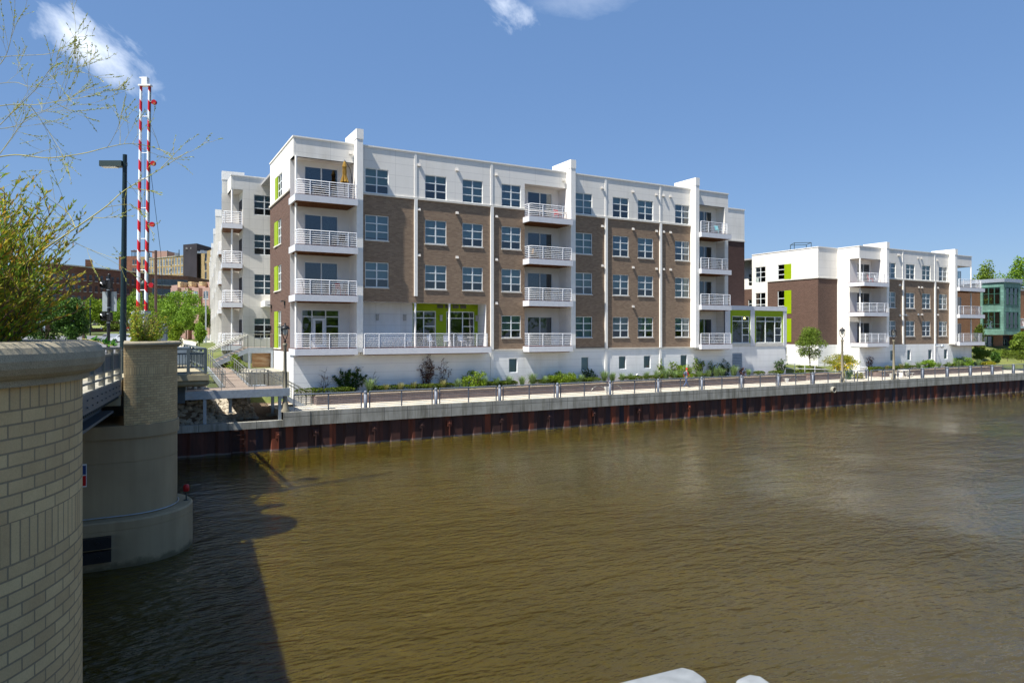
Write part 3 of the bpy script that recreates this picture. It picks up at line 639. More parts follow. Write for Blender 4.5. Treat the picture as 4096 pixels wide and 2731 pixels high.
# glass annex
q = MB(); q.box(51.52, 60.57, 49.9, 50.15, 9.58, 10.02); q.box(51.6, 60.5, 50.15, 55.6, 9.75, 9.95)
for a, b_ in ((51.66, 52.36), (55.25, 55.81), (60.1, 60.57)): q.box(a, b_, 49.93, 50.12, BB+0.01, 9.58)
q.box(60.45, 60.57, 50.12, 55.6, BB, 9.58)
q.build('annex_frame', M['fascia'], A)
q = MB(); q.wall(river(50.02), 52.36, 60.1, 6.28, 9.58, [(52.74, 55.15, 6.28, 8.98), (56.09, 59.92, 6.28, 8.98)]); q.build('lime_wall', M['lime'], A)
q = MB(); q.box(52.36, 60.1, 49.96, 50.1, BB+0.01, 6.28); q.build('stone_band', M['sill'], A)
storefront(A, (52.74, 50.02, 6.28), 2.41, 2.70, (1.42,), ((0.06, 2.35, 2.2), (1.46, 2.35, 1.5), (1.46, 2.35, 0.8)), 'glass')
storefront(A, (56.09, 50.02, 6.28), 3.83, 2.70, (1.42, 2.82), ((0.06, 3.77, 2.2), (2.86, 3.77, 1.5), (2.86, 3.77, 0.8)), 'glass')
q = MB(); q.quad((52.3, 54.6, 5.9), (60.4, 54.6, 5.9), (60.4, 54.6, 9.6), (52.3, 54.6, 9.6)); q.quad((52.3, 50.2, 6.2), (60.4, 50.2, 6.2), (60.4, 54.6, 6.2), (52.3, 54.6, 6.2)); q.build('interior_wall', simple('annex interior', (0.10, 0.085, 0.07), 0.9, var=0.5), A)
lm, lt_, lb = newmat('lit pendant lamp'); setin(lb, Emission_Strength=6.0); lb.inputs['Emission Color'].default_value = (1, 0.55, 0.15, 1)
q = MB(); q.ball((fx(2978, 50.9), 50.9, fz(2978, 1273, 50.9)), 0.11, 8); q.build('pendant_lamp', lm, A)
# ---- the wing along the street
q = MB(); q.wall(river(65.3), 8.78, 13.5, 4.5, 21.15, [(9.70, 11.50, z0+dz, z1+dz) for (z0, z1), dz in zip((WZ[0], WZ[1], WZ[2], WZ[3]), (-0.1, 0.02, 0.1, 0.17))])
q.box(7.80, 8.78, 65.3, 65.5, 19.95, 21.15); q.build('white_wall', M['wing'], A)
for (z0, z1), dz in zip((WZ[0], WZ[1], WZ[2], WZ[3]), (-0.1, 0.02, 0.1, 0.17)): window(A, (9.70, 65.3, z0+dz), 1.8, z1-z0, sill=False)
q = MB(); q.box(7.75, 13.5, 65.24, 65.6, 21.15, 21.24); q.build('coping', M['white'], A)
# recess at the wing corner
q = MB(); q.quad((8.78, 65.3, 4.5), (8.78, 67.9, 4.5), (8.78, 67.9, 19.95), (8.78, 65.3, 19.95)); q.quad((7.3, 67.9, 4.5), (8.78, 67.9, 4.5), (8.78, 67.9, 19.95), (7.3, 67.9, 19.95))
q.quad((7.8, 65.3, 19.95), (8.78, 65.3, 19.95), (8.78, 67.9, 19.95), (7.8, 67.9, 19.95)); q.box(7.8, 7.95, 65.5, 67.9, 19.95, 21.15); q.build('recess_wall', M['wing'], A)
for z in FL:
    q = MB(); q.box(8.72, 8.78, 66.0, 67.4, z, z+2.3); q.build('balcony_door', M['dark'], A)
# balcony stacks between the street side fins; the street front runs slightly away from square
SD = Vector((0.083, 0.9965, 0)).normalized()
def wing_stack(o, w, door=True, zs=FL):
    """o = corner of the balcony on the street line (river end), w = its length along the street"""
    T = Matrix.Translation(o) @ Matrix.Rotation(math.atan2(-SD.x, SD.y), 4, 'Z')
    for z in zs:
        q = MB(T); q.box(-0.75, 0.95, -0.35, -0.25, z-0.42, z); q.box(-0.75, -0.65, -0.25, w, z-0.42, z); b_ = q.build('balcony', M['fascia'], A)
        q = MB(T); q.box(-0.65, 0.95, -0.25, w, z-0.05, z+0.02); q.build('deck_boards', M['deck'], b_)
        q = MB(T); q.box(-0.65, 0.9, -0.2, w, z-0.45, z-0.30); q.build('wood_soffit', M['wood'], b_)
        pts = [(0.88, -0.22), (-0.5, -0.22), (-0.62, 0.0), (-0.62, w-0.1)]
        rr = MB(T); P = [Vector((x, y, 0)) for x, y in pts]; rr.tube([p+Vector((0, 0, z+1.04)) for p in P], 0.036, 5)
        for i in range(6): rr.tube([p+Vector((0, 0, z+0.12+i*0.152)) for p in P], 0.024, 4)
        for x, y in ((0.88, -0.22), (-0.5, -0.22), (-0.62, w*0.5), (-0.62, w-0.1)): rr.box(x-0.028, x+0.028, y-0.028, y+0.028, z, z+1.04)
        rr.build('railing', M['rail'], b_)
    for i in range(4):
        q = MB(T); q.tube([(0.1, 0.05, FL[i]), (0.1, 0.05, FL[i+1]-0.42 if i < 3 else 19.95)], 0.085, 8); q.build('round_column', M['white'], A)
wing_stack(Vector((7.78, 65.35, 0)), 2.5)
FN = [(7.39, 68.3), (9.0, 90.0), (10.4, 106.7), (11.8, 124.2), (12.75, 135.5), (13.7, 147.0), (14.6, 158.0)]
for i, (x, y) in enumerate(FN):
    T = Matrix.Translation((x, y, 0)) @ Matrix.Rotation(math.atan2(-SD.x, SD.y), 4, 'Z')
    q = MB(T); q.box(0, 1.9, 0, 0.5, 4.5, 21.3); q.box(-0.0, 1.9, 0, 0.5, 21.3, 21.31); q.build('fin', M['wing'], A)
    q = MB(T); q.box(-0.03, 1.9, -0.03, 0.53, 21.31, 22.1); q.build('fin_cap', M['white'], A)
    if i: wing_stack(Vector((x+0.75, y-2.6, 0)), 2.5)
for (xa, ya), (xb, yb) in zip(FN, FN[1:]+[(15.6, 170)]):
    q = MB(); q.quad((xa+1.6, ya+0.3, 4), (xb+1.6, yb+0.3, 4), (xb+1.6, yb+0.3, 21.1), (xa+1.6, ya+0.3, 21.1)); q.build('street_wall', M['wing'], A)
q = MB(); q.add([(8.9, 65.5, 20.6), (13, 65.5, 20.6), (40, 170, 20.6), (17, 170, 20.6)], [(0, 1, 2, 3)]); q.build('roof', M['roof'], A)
q = MB(); q.box(10.3, 12.0, 63.2, 65.3, 9.6, 10.1); q.build('entrance_canopy', M['white'], A)
# exercise machines inside the glass annex
gm = simple('gym machine grey', (0.22, 0.22, 0.23), 0.4, 0.3)
for i, (x, lb) in enumerate(((53.3, 'grey exercise machine behind the narrower annex window'), (56.9, 'grey exercise machine at the left of the wider annex window'), (58.4, 'grey exercise machine in the middle of the wider annex window'))):
    o = thing('exercise_machine', lb, 'gym machine', (x, 51.2, 6.2))
    q = MB(); q.box(-0.35, 0.35, -0.8, 0.8, 0.05, 0.22); q.build('base', gm, o)
    q = MB(); q.bar((-0.3, -0.6, 0.2), (-0.3, -0.75, 1.35), 0.06, 0.06); q.bar((0.3, -0.6, 0.2), (0.3, -0.75, 1.35), 0.06, 0.06); q.bar((-0.3, -0.75, 1.15), (0.3, -0.75, 1.15), 0.05, 0.05); q.tube([(0.45*math.cos(a*0.4), -0.3, 0.75+0.45*math.sin(a*0.4)) for a in range(17)], 0.03, 5); q.build('frame', M['rail'] if i == 1 else gm, o)
    q = MB(); q.box(-0.25, 0.25, -0.85, -0.78, 1.25, 1.55); q.build('console', M['black'], o)
# ================================================================== BUILDING B
B = thing('apartment_building', 'smaller three storey white and brown brick apartment block downstream', 'apartment building', group=None)
R2, BT2 = 17.15, 13.65
XB, XJ = 72.73, 69.35
fb = [(76.67, 77.13), (90.60, 91.10)]
cw = [(77.72, 1.83), (81.57, 1.78), (84.86, 1.76), (88.40, 1.78)]
W2 = {0: WZ[0], 1: (10.26, 12.12), 2: (13.75, 15.55)}; F2 = [6.15, 9.62, 13.02]
q = MB(); q.wall(river(50), 77.13, 90.8, BT2, R2, [(x, x+w, *W2[2]) for x, w in cw])
q.box(XB, 76.67, 50, 50.25, 15.8, R2); q.box(91.10, 95.75, 50, 50.25, 15.85, R2); q.box(XB, XB+0.25, 50.25, 51.2, 15.8, R2); q.box(95.5, 95.75, 50.25, 52.5, 15.85, R2)
q.wall(westw(XB), 51.2, 52.82, BB, R2); q.wall(river(52.82), XJ, XB, BT2, R2)
q.wall(westw(XJ), 52.82, 62.5, BT2, R2, [(56.5, 58.5, 13.75, 15.58), (60.35, 61.95, 13.0, 15.55)])
q.wall(westw(XJ), 60.03, 62.5, BB, BT2, [(60.35, 61.95, 9.4, 12.3)])
q.wall(westw(71.0), 62.5, 72, 13.0, 16.7, [(63.3, 64.6, 13.4, 15.0)]); q.build('white_wall', M['stucco'], B)
q = MB(); q.wall(river(50), 77.13, 90.8, BB, BT2, [(x, x+w, *W2[k]) for k in (0, 1) for x, w in cw]); q.build('brick_wall', M['brick'], B)
q = MB(); q.wall(westw(XJ), 52.82, 60.03, BB, BT2, [(56.5, 58.5, 9.6, 12.4), (56.5, 58.5, 6.2, 9.0)]); q.wall(river(52.82), XJ, XB, BB, BT2); q.build('dark_brick_wall', M['dbrick'], B); q = MB(); q.wall(westw(71.0), 62.5, 72, BB, 13.0, [(63.3, 64.6, 10, 11.6)]); q.build('dark_brick_wall', M['dbrick'], B)
bb = [(fx(a, 50), fx(b_, 50)) for a, b_ in ((3561, 3575), (3629, 3643), (3713, 3728), (3776, 3790))]
q = MB(); q.wall(river(50), XB, 95.75, 1.6, BB, [(a, b_, 4.0, 5.25) for a, b_ in bb]); q.wall(westw(XB), 50, 52.82, 1.6, BB); q.wall(river(52.82), XJ, XB, 1.6, BB); q.wall(westw(XJ), 52.82, 72, 1.6, BB, [(57.2, 58.6, 3.8, 5.6)])
q.quad((95.75, 50, 1.6), (95.75, 75, 1.6), (95.75, 75, BB), (95.75, 50, BB)); q.build('base_wall', M['base'], B)
q = MB(); q.box(77.13, 90.6, 49.9, 50, BT2-0.06, BT2+0.06); q.box(XJ-0.08, XJ, 52.74, 60.0, BT2-0.06, BT2+0.06); q.box(XJ, XB, 52.74, 52.82, BT2-0.06, BT2+0.06); q.build('stone_band', M['sill'], B)
q = MB()
for a in ((XB-0.05, 76.67, 49.94, 50.3), (77.13, 90.6, 49.94, 50.3), (91.1, 95.8, 49.94, 50.3), (XB-0.05, XB+0.25, 50.3, 52.7), (XJ-0.05, XB-0.05, 52.75, 53.1), (XJ-0.05, XJ+0.3, 53.1, 62.5)): q.box(*a, R2, R2+0.09)
q.build('coping', M['white'], B)
q = MB(); q.box(XB+0.3, 95.4, 50.3, 75, R2-0.5, R2-0.3); q.box(XJ+0.3, XB+0.3, 53.1, 75, R2-0.5, R2-0.3); q.quad((95.2, 52.6, BB), (95.2, 75, BB), (95.2, 75, R2), (95.2, 52.6, R2)); q.quad((69.4, 72, 1), (95.2, 72, 1), (95.2, 72, R2-0.4), (69.4, 72, R2-0.4)); q.build('roof', M['roof'], B)
fin(B, *fb[0], 17.8); fin(B, *fb[1], 17.8)
for x0, x1 in ((80.81, 81.03), (87.39, 87.62)):
    q = MB(); q.box(x0, x1, 49.88, 50, BB, BT2-0.06); q.box(x0+0.03, x1-0.03, 49.96, 50, BT2+0.06, R2-0.02)
    if x0 > 85: q.box(x0, x1, 49.93, 50, 3.0, BB-0.02)
    q.build('pilaster_strip', M['white'], B)
for k in W2:
    for x, w in cw: window(B, (x, 50, W2[k][0]), w, W2[k][1]-W2[k][0], sill=(k < 2))
for a, b_ in bb: window(B, (a, 50, 4.0), b_-a, 1.25, sill=False, bl=1.0, cols=1, rows=())
for z0, z1, y1, y0 in ((13.75, 15.58, 58.5, 57.5), (9.6, 12.4, 58.5, 57.5), (6.2, 9.0, 58.5, 57.5)):
    zb = z0 if z0 != 9.6 else 10.2
    window(B, (XJ, y1, z0), y1-y0, z1-z0, R(-90), False, 0, cols=1)
    q = MB(); q.box(XJ-0.03, XJ+0.06, 56.5, 57.497, z0, z1); q.build('lime_panel', M['lime'], B)
for z0, z1 in ((13.0, 15.55), (9.4, 12.3)): window(B, (XJ, 61.95, z0), 1.6, z1-z0, R(-90), False, 0, rows=(0.25, 0.5, 0.75))
for z0, z1 in ((13.4, 15.0), (10, 11.6)): window(B, (71.0, 64.6, z0), 1.3, z1-z0, R(-90), False, 0.66, cols=1)
louver(B, 0, 0, 3.2, 5.25, xw=XB, a=51.05, b=52.7)
q = MB(); q.quad((XJ+0.5, 57.1, 3.7), (XJ+0.5, 58.7, 3.7), (XJ+0.5, 58.7, 5.7), (XJ+0.5, 57.1, 5.7)); q.build('doorway', M['louver'], B)
E1 = (fx(3429, 51.2), fx(3480, 51.2)); E2 = (91.6, fx(3846, 51.2))
recess(B, XB, 76.67, BB, 15.8, back=51.2, holes=[(E1[0], E1[1], z, z+2.35) for z in F2], side_l=False)
recess(B, 91.10, 94.4, BB, 15.85, back=51.2, holes=[(E2[0], E2[1], z, z+2.35) for z in F2], side_r=False)
q = MB(); q.quad((94.4, 51.2, BB), (94.4, 56, BB), (94.4, 56, 15.85), (94.4, 51.2, 15.85)); q.quad((94.4, 50.2, 15.85), (95.75, 50.2, 15.85), (95.75, 56, 15.85), (94.4, 56, 15.85)); q.build('recess_wall', M['recess'], B)
for z in F2:
    slider(B, (E1[0], 51.2, z), E1[1]-E1[0], 2.35); slider(B, (E2[0], 51.2, z), E2[1]-E2[0], 2.35)
    balcony(B, 72.1 if z > 7 else 72.66, 76.67, z, nposts=3, yb=51.1)
    balcony(B, 91.10, 96.85, z, left=False, right=True, nposts=3, yb=51.1)
for i in range(3):
    z1 = F2[i+1]-0.45 if i < 2 else 15.8
    for xx in (72.85, 95.6): q = MB(); q.tube([(xx, 50.0, F2[i]), (xx, 50.0, z1)], 0.085, 10); q.build('round_column', M['white'], B)
for xx, zz in ((80.0, 16.45), (80.25, 16.45), (84.0, 16.3), (84.65, 16.3), (88.0, 16.25), (84.1, 12.75), (84.75, 12.75), (88.1, 12.8), (84.75, 9.45), (88.1, 9.45)): vent(B, xx, zz)
for xx, zz in ((80.3, 12.9), (80.3, 9.3), (81.0, 9.35), (81.5, 9.35), (84.0, 9.45)):
    q = MB(); q.box(xx-0.2, xx+0.2, 49.72, 50.0, zz, zz+0.06); q.box(xx-0.05, xx+0.05, 49.9, 50, zz-0.1, zz+0.2); q.build('wall_light', M['metal'], B)
q = MB(); q.tube([(fx(3745, 49.9), 50, 5.62), (fx(3745, 49.9), 49.3, 5.62)], 0.07, 8); q.ball((fx(3768, 49.2), 49.2, 5.66), 0.24, 10); q.build('wall_camera', M['metal'], B)
q = MB(); p = far(3177, 86); z = R2-0.2
cs = [(p.x, p.y), (p.x+1.5, p.y+1.8), (p.x+3, p.y+0.6), (p.x+1.6, p.y-1.2)]
for i in range(4):
    a, b_ = cs[i], cs[(i+1) % 4]; q.tube([(a[0], a[1], z), (a[0], a[1], z+1.5)], 0.04, 5); q.tube([(a[0], a[1], z+1.5), (b_[0], b_[1], z+1.5)], 0.04, 5)
q.build('roof_hatch_rail', M['dkgrey'], B)

# ================================================================== COPPER BAY HOUSE
K = thing('brick_house', 'orange brick house with a green copper clad bay at the right edge', 'house')
ob = brick('orange brick', '#966444', '#83573c', '#94826f', 0.3, 0.1)
m, t, b = newmat('green copper cladding'); u, v = uv_wall(t)
cb = N(t, 'ShaderNodeCombineXYZ'); t.links.new(u, cb.inputs[0]); t.links.new(v, cb.inputs[1])
k = N(t, 'ShaderNodeTexBrick'); setin(k, Scale=1.0, Mortar_Size=0.012, Brick_Width=1.1, Row_Height=0.42)
for s_, c in (('Color1', '#6c9489'), ('Color2', '#5d8178'), ('Mortar', '#3b5f55')): k.inputs[s_].default_value = L(c)
t.links.new(cb.outputs[0], k.inputs['Vector'])
c = mixc(t, 0.7, k.outputs[0], ramp(t, noise(t, 1.3, 6, 0.7, sc=(1, 1, 0.5)), [(0.3, (0.55, 0.5, 0.45)), (0.6, (1.1, 1.1, 1.05))]), 'MULTIPLY')
t.links.new(c, b.inputs['Base Color']); setin(b, Roughness=0.6); M['copper'] = m
M['gframe'] = simple('green window frame', '#2f5549', 0.5)
XC, YC = 116.0, 56.0
def gwin(par, mp, u0, u1, z0, z1, n, bars):
    q = MB(); P = lambda u, z, d: mp(u, z, d)
    def bx(a, b_, c, d, da, db):
        vs = [P(u, z, dd) for dd in (da, db) for z in (c, d) for u in (a, b_)]
        q.add(vs, [(0, 1, 3, 2), (4, 6, 7, 5), (0, 4, 5, 1), (2, 3, 7, 6), (0, 2, 6, 4), (1, 5, 7, 3)])
    f = 0.09
    bx(u0, u0+f, z0, z1, -0.05, 0.06); bx(u1-f, u1, z0, z1, -0.05, 0.06); bx(u0+f, u1-f, z0, z0+f, -0.05, 0.06); bx(u0+f, u1-f, z1-f, z1, -0.05, 0.06)
    for i in range(1, n): c = u0+(u1-u0)*i/n; bx(c-0.06, c+0.06, z0+f, z1-f, -0.045, 0.055)
    for r in bars: c = z0+(z1-z0)*r; bx(u0+f, u1-f, c-0.035, c+0.035, -0.04, 0.05)
    o = q.build('window', M['gframe'], par)
    q = MB(); q.quad(P(u0, z0, 0.03), P(u1, z0, 0.03), P(u1, z1, 0.03), P(u0, z1, 0.03)); q.build('glass', M['glass2'], o); return o
LW = [(56.45, 58.95, 11.6, 14.3), (56.45, 58.95, 7.95, 10.55)]; FW = [(116.5, 120.2, 11.5, 14.2), (116.5, 120.2, 7.9, 10.5)]
q = MB(); q.wall(westw(XC), YC, 59.3, 7.0, 15.0, LW); q.wall(river(YC), XC, 120.9, 7.0, 15.0, FW); q.quad((120.9, YC, 7), (120.9, 60, 7), (120.9, 60, 15), (120.9, YC, 15)); q.quad((XC, YC, 7.0), (120.9, YC, 7), (120.9, 62, 7), (XC, 62, 7)); q.build('copper_bay', M['copper'], K)
for w_ in LW: gwin(K, westw(XC), *w_, 3, (0.62,) if w_[2] > 11 else (0.27,))
for w_ in FW: gwin(K, river(YC), *w_, 3, (0.62,) if w_[2] > 11 else (0.27,))
q = MB(); q.box(XC-0.2, 121.1, YC-0.2, 63, 15.0, 15.55); q.build('roof', M['metal'], K)
gx0, gx1 = fx(3932, 59.3), fx(3973, 59.3)
q = MB(); q.wall(river(59.3), 104, XC, 7.0, 14.2); q.wall(river(59.3), 120.9, 150, 7.0, 14.4, [(123, 125, 11.5, 13.4), (123, 125, 7.5, 10)])
q.wall(river(59.3), 104, 150, 2.5, 7.0, [(gx0, gx1, 3.9, 6.8), (122.6, 126.2, 3.2, 6.9)], depth=0.8)
q.wall(westw(104), 59.3, 75, 2.5, 14.2); q.build('brick_wall', ob, K)
o = gwin(K, river(59.4), gx0, gx1, 3.9, 6.8, 2, (0.55,)); q = MB(); q.box(gx0-0.1, gx1+0.1, 59.2, 59.5, 3.75, 3.9); q.build('sill', M['sill'], o)
q = MB(); q.box(122.6, 126.2, 60.1, 60.2, 3.2, 6.9); q.build('doorway', M['dark'], K); gwin(K, river(60.0), 122.7, 125.2, 3.2, 6.3, 3, (0.8,))
q = MB(); q.box(104, 150, 59.2, 80, 14.2, 14.5); q.build('roof', M['roof'], K)
o = gwin(K, river(59.3), 123, 125, 11.5, 13.4, 2, (0.5,)); o = gwin(K, river(59.3), 123, 125, 7.5, 10, 2, (0.5,))
q = MB(); q.box(121.2, 130, 57.6, 59.3, 8.0, 8.4); q.build('balcony', M['white'], K); 
q = MB()
for i in range(30): q.box(121.3+i*0.29, 121.34+i*0.29, 57.65, 57.7, 8.4, 9.5)
q.box(121.2, 130, 57.62, 57.72, 9.5, 9.58); q.build('railing', M['rail'], K)
hr = MB(); hr.tube([(122, 54.5, 3.2), (122, 54.5, 4.3), (122.5, 54.3, 4.4), (126, 53.4, 3.4), (126, 53.4, 2.6)], 0.05, 6); tag(hr.build('handrail', M['metal']), 'grey metal handrail on the lawn steps by the copper bay house', 'handrail')
# ================================================================== BRIDGE
def pillar_mat(name):
    m, t, b = newmat(name)
    o = N(t, 'ShaderNodeTexCoord'); p = N(t, 'ShaderNodeSeparateXYZ'); t.links.new(o.outputs['Object'], p.inputs[0])
    ang = mth(t, 'MULTIPLY', mth(t, 'ARCTAN2', p.outputs[1], p.outputs[0]), 1.6); z = p.outputs[2]
    def bk(bw, bh, off, zo):
        cb = N(t, 'ShaderNodeCombineXYZ'); t.links.new(ang, cb.inputs[0]); t.links.new(mth(t, 'SUBTRACT', z, zo), cb.inputs[1])
        k = N(t, 'ShaderNodeTexBrick', offset=off); setin(k, Scale=1.0, Mortar_Size=0.006, Mortar_Smooth=0.15, Brick_Width=bw, Row_Height=bh)
        for s_, c in (('Color1', '#d2ba8c'), ('Color2', '#bfa67c'), ('Mortar', '#93866c')): k.inputs[s_].default_value = L(c)
        t.links.new(cb.outputs[0], k.inputs['Vector']); return k
    a = bk(0.205, 0.0815, 0.5, 5.95); s = bk(0.072, 0.25, 0.0, 5.95); s2 = bk(0.078, 0.14, 0.0, 6.846)
    i1 = mth(t, 'MULTIPLY', mth(t, 'GREATER_THAN', z, 5.95), mth(t, 'LESS_THAN', z, 6.195)); i2 = mth(t, 'GREATER_THAN', z, 6.846)
    c = mixc(t, i2, mixc(t, i1, a.outputs[0], s.outputs[0]), s2.outputs[0])
    f = mth(t, 'ADD', mth(t, 'MULTIPLY', s2.outputs[1], i2), mth(t, 'MULTIPLY', mth(t, 'SUBTRACT', 1.0, i2), mth(t, 'ADD', mth(t, 'MULTIPLY', s.outputs[1], i1), mth(t, 'MULTIPLY', a.outputs[1], mth(t, 'SUBTRACT', 1.0, i1)))))
    c = mixc(t, 0.6, c, ramp(t, noise(t, 2.5, 6, 0.7), [(0.3, (0.78, 0.74, 0.68)), (0.7, (1.08, 1.08, 1.06))]), 'MULTIPLY')
    c = mixc(t, 0.5, c, ramp(t, noise(t, 90, 3, 0.7), [(0.3, (0.75, 0.75, 0.75)), (0.7, (1.1, 1.1, 1.1))]), 'MULTIPLY')
    t.links.new(c, b.inputs['Base Color']); setin(b, Roughness=0.9)
    bump(t, b, mth(t, 'ADD', mth(t, 'MULTIPLY', mth(t, 'SUBTRACT', 1.0, f), 1.0), mth(t, 'MULTIPLY', noise(t, 120, 3), 0.12)), 0.9, 0.008); return m
M['cream'] = pillar_mat('cream pillar brick')
m, t, b = newmat('speckled cast stone coping')
sp_ = noise(t, 160, 2, 0.8); c = ramp(t, noise(t, 2.0, 6, 0.65), [(0.3, L('#877f6c')), (0.7, L('#a59b82'))])
c = mixc(t, 0.8, c, ramp(t, sp_, [(0.38, (0.55, 0.53, 0.5)), (0.5, (1, 1, 1)), (0.65, (1.2, 1.2, 1.2))]), 'MULTIPLY')
t.links.new(c, b.inputs['Base Color']); setin(b, Roughness=0.75); bump(t, b, sp_, 0.5, 0.003); M['coping'] = m
def dshape(r, back, n=40, a0=-math.pi/2, a1=math.pi/2):
    """half round nose to +x with a straight part of length back behind it"""
    return [(-back, -r)]+[(r*math.cos(a0+(a1-a0)*i/n), r*math.sin(a0+(a1-a0)*i/n)) for i in range(n+1)]+[(-back, r)]
def loft(mb, polys, m=0, smooth=True):
    n = len(polys[0][0])
    for (pa, za), (pb, zb) in zip(polys, polys[1:]):
        vs = [(x, y, za) for x, y in pa]+[(x, y, zb) for x, y in pb]
        mb.add(vs, [(i, (i+1) % n, (i+1) % n+n, i+n) for i in range(n)], m, smooth)
    pa, za = polys[-1]; mb.add([(x, y, za) for x, y in pa], [tuple(range(n))], m)
def pillar(name, label, x0, yc, back, zb, zt, capz):
    p = thing(name, label, 'brick pillar', (x0, yc, 0))
    q = MB(); loft(q, [(dshape(1.6, back), zb), (dshape(1.6, back), zt)]); q.build('brick_shaft', M['cream'], p)
    q = MB(); pr_ = [(1.60, zt), (1.645, zt), (1.645, zt+0.04)]
    h = capz-zt-0.04
    for i in range(9):
        a = -math.pi/2+math.pi*i/8; pr_.append((1.645+0.10*math.cos(a), zt+0.04+h/2+h/2*math.sin(a)))
    pr_.append((1.25, capz-0.002)); loft(q, [(dshape(r, back), z) for r, z in pr_]); q.build('cap', M['coping'], p); return p
PN = pillar('bridge_pillar', 'large cream brick pillar with round stone cap filling the lower left foreground', -1.9, 5.87, 4.0, 0.0, 6.985, 7.245)
q = MB(); loft(q, [(dshape(1.78, 4.1), -1.0), (dshape(1.78, 4.1), 1.2)]); q.build('concrete_foot', M['pier'], PN)
# raised joint in the near cap
a = R(-68); q = MB(); pts = []
for i in range(9):
    t_ = -math.pi/2+math.pi*i/8; r_ = 1.648+0.10*math.cos(t_); pts.append((r_*math.cos(a), r_*math.sin(a), 7.01+0.105+0.108*math.sin(t_)))
pts.append((1.25*math.cos(a), 1.25*math.sin(a), 7.222)); q.tube(pts, 0.011, 6); q.build('cap_joint', M['tan'], PN)
PF = pillar('bridge_pillar', 'smaller cream brick pillar with plants on the far bridge pier', -0.15, 26.8, 0.02, 4.36, 6.82, 7.02)
# far pier below that pillar
P2 = thing('bridge_pier', 'round nosed concrete bridge pier standing in the river', 'bridge pier', (-0.15, 26.8, 0))
q = MB(); loft(q, [(dshape(1.66, 9), 3.95), (dshape(1.66, 9), 4.355)]); q.build('ledge', M['pier'], P2)
q = MB(); loft(q, [(dshape(1.60, 9), 1.47), (dshape(1.60, 9), 3.18)]); loft(q, [(dshape(1.585, 9), 3.18), (dshape(1.585, 9), 3.2)]); loft(q, [(dshape(1.60, 9), 3.2), (dshape(1.60, 9), 3.95)]); q.build('shaft', M['pier'], P2)
q = MB(); loft(q, [(dshape(2.08, 9), -1.5), (dshape(2.08, 9), 1.18)]); loft(q, [(dshape(2.065, 9), 1.18), (dshape(2.065, 9), 1.2)]); loft(q, [(dshape(2.08, 9), 1.2), (dshape(2.08, 9), 1.42), (dshape(2.03, 9), 1.47)]); q.build('footing', M['pier'], P2)
q = MB(); pts = [(1.64*math.cos(R(a_)), 1.64*math.sin(R(a_)), 1.52) for a_ in range(-90, 60, 8)]; q.tube([(-1.5, -1.64, 1.52)]+pts, 0.02, 5); q.build('conduit', M['metal'], P2)
for zz in (0.30, 0.72):
    q = MB(); q.box(-2.6, -0.35, -2.3, -2.08, zz, zz+0.34)
    for xx in (-1.9, -0.7): q.tube([(xx, -2.3, zz+0.17), (xx, -2.34, zz+0.17)], 0.06, 8)
    q.build('rubber_fender', M['black'], P2)
q = MB(); q.box(-1.5, -1.02, -1.62, -1.602, 2.53, 3.24); g_ = q.build('water_gauge', M['gatew'], P2)
q = MB(); q.box(-1.48, -1.04, -1.635, -1.622, 2.92, 3.2); q.build('marking', simple('blue gauge paint', '#22407a', 0.6), g_)
q = MB(); q.box(-1.48, -1.04, -1.635, -1.622, 2.57, 2.88); q.build('marking', M['stripe'], g_)
def navlight(px, py, Z, label):
    p = far(px, Z); z = hz(py, Z)
    o = thing('navigation_light', label, 'signal light', (p.x, p.y, z))
    q = MB(); q.tube([(0, 0, 0), (0, 0, 0.30)], 0.025, 6); q.lathe((0, 0, 0), [(0.09, 0), (0.09, 0.02), (0, 0.02)], 8); q.build('stand', M['dkgrey'], o)
    q = MB(); q.lathe((0, 0, 0.30), [(0.05, 0), (0.10, 0.02), (0.10, 0.19), (0.07, 0.24), (0, 0.25)], 12); q.build('red_lens', M['redlens'], o)
    q = MB(); q.box(-0.12, 0.12, 0.06, 0.1, 0.26, 0.54); q.build('bracket', M['dkgrey'], o)
navlight(392, 2083, 21.9, 'red navigation light on the near ledge of the pier footing under the bridge')
navlight(745, 1999, 24.2, 'red navigation light at the right edge of the pier footing above open water')
# bascule span
SPN = thing('bascule_span', 'grey steel bascule bridge span between the two brick pillars', 'bridge span', (-0.9, 17, 5.9))
YA, YB = 7.6, 25.1; ZT = lambda y: 5.82-0.0176*(y-25.2); XL = lambda x, y: x+0.40-0.22+0.0897*(y-25.2)   # the bridge crosses at a slight skew
def bx(mb, xa, xb, z0, z1, ya=YA, yb=YB): mb.add([(XL(x, y), y, z0+ZT(y)) for y in (ya, yb) for x in (xa, xb)]+[(XL(x, y), y, z1+ZT(y)) for y in (ya, yb) for x in (xa, xb)], [(0, 1, 3, 2), (4, 6, 7, 5), (0, 4, 5, 1), (2, 3, 7, 6), (0, 2, 6, 4), (1, 5, 7, 3)])
off = (0.9, -17, -5.9)
q = MB(); bx(q, -0.50, -0.40, -0.46, -0.02); bx(q, -14, -0.50, -0.30, -0.05)
bx(q, -1.05, -0.95, -0.95, -0.3); bx(q, -1.15, -0.62, -1.02, -0.95); bx(q, -12, -11.8, -1.0, -0.3)
for i in range(22):
    y = 8.2+i*0.77
    for dz in (-0.16, -0.32):
        xx = XL(-0.395, y); q.tube([(xx, y, ZT(y)+dz), (xx+0.03, y, ZT(y)+dz)], 0.022, 6)
for i in range(60): y = 8+i*0.28; q.tube([(XL(-0.6, y), y, ZT(y)-0.5), (XL(-0.42, y), y, ZT(y)-0.5)], 0.05, 5)
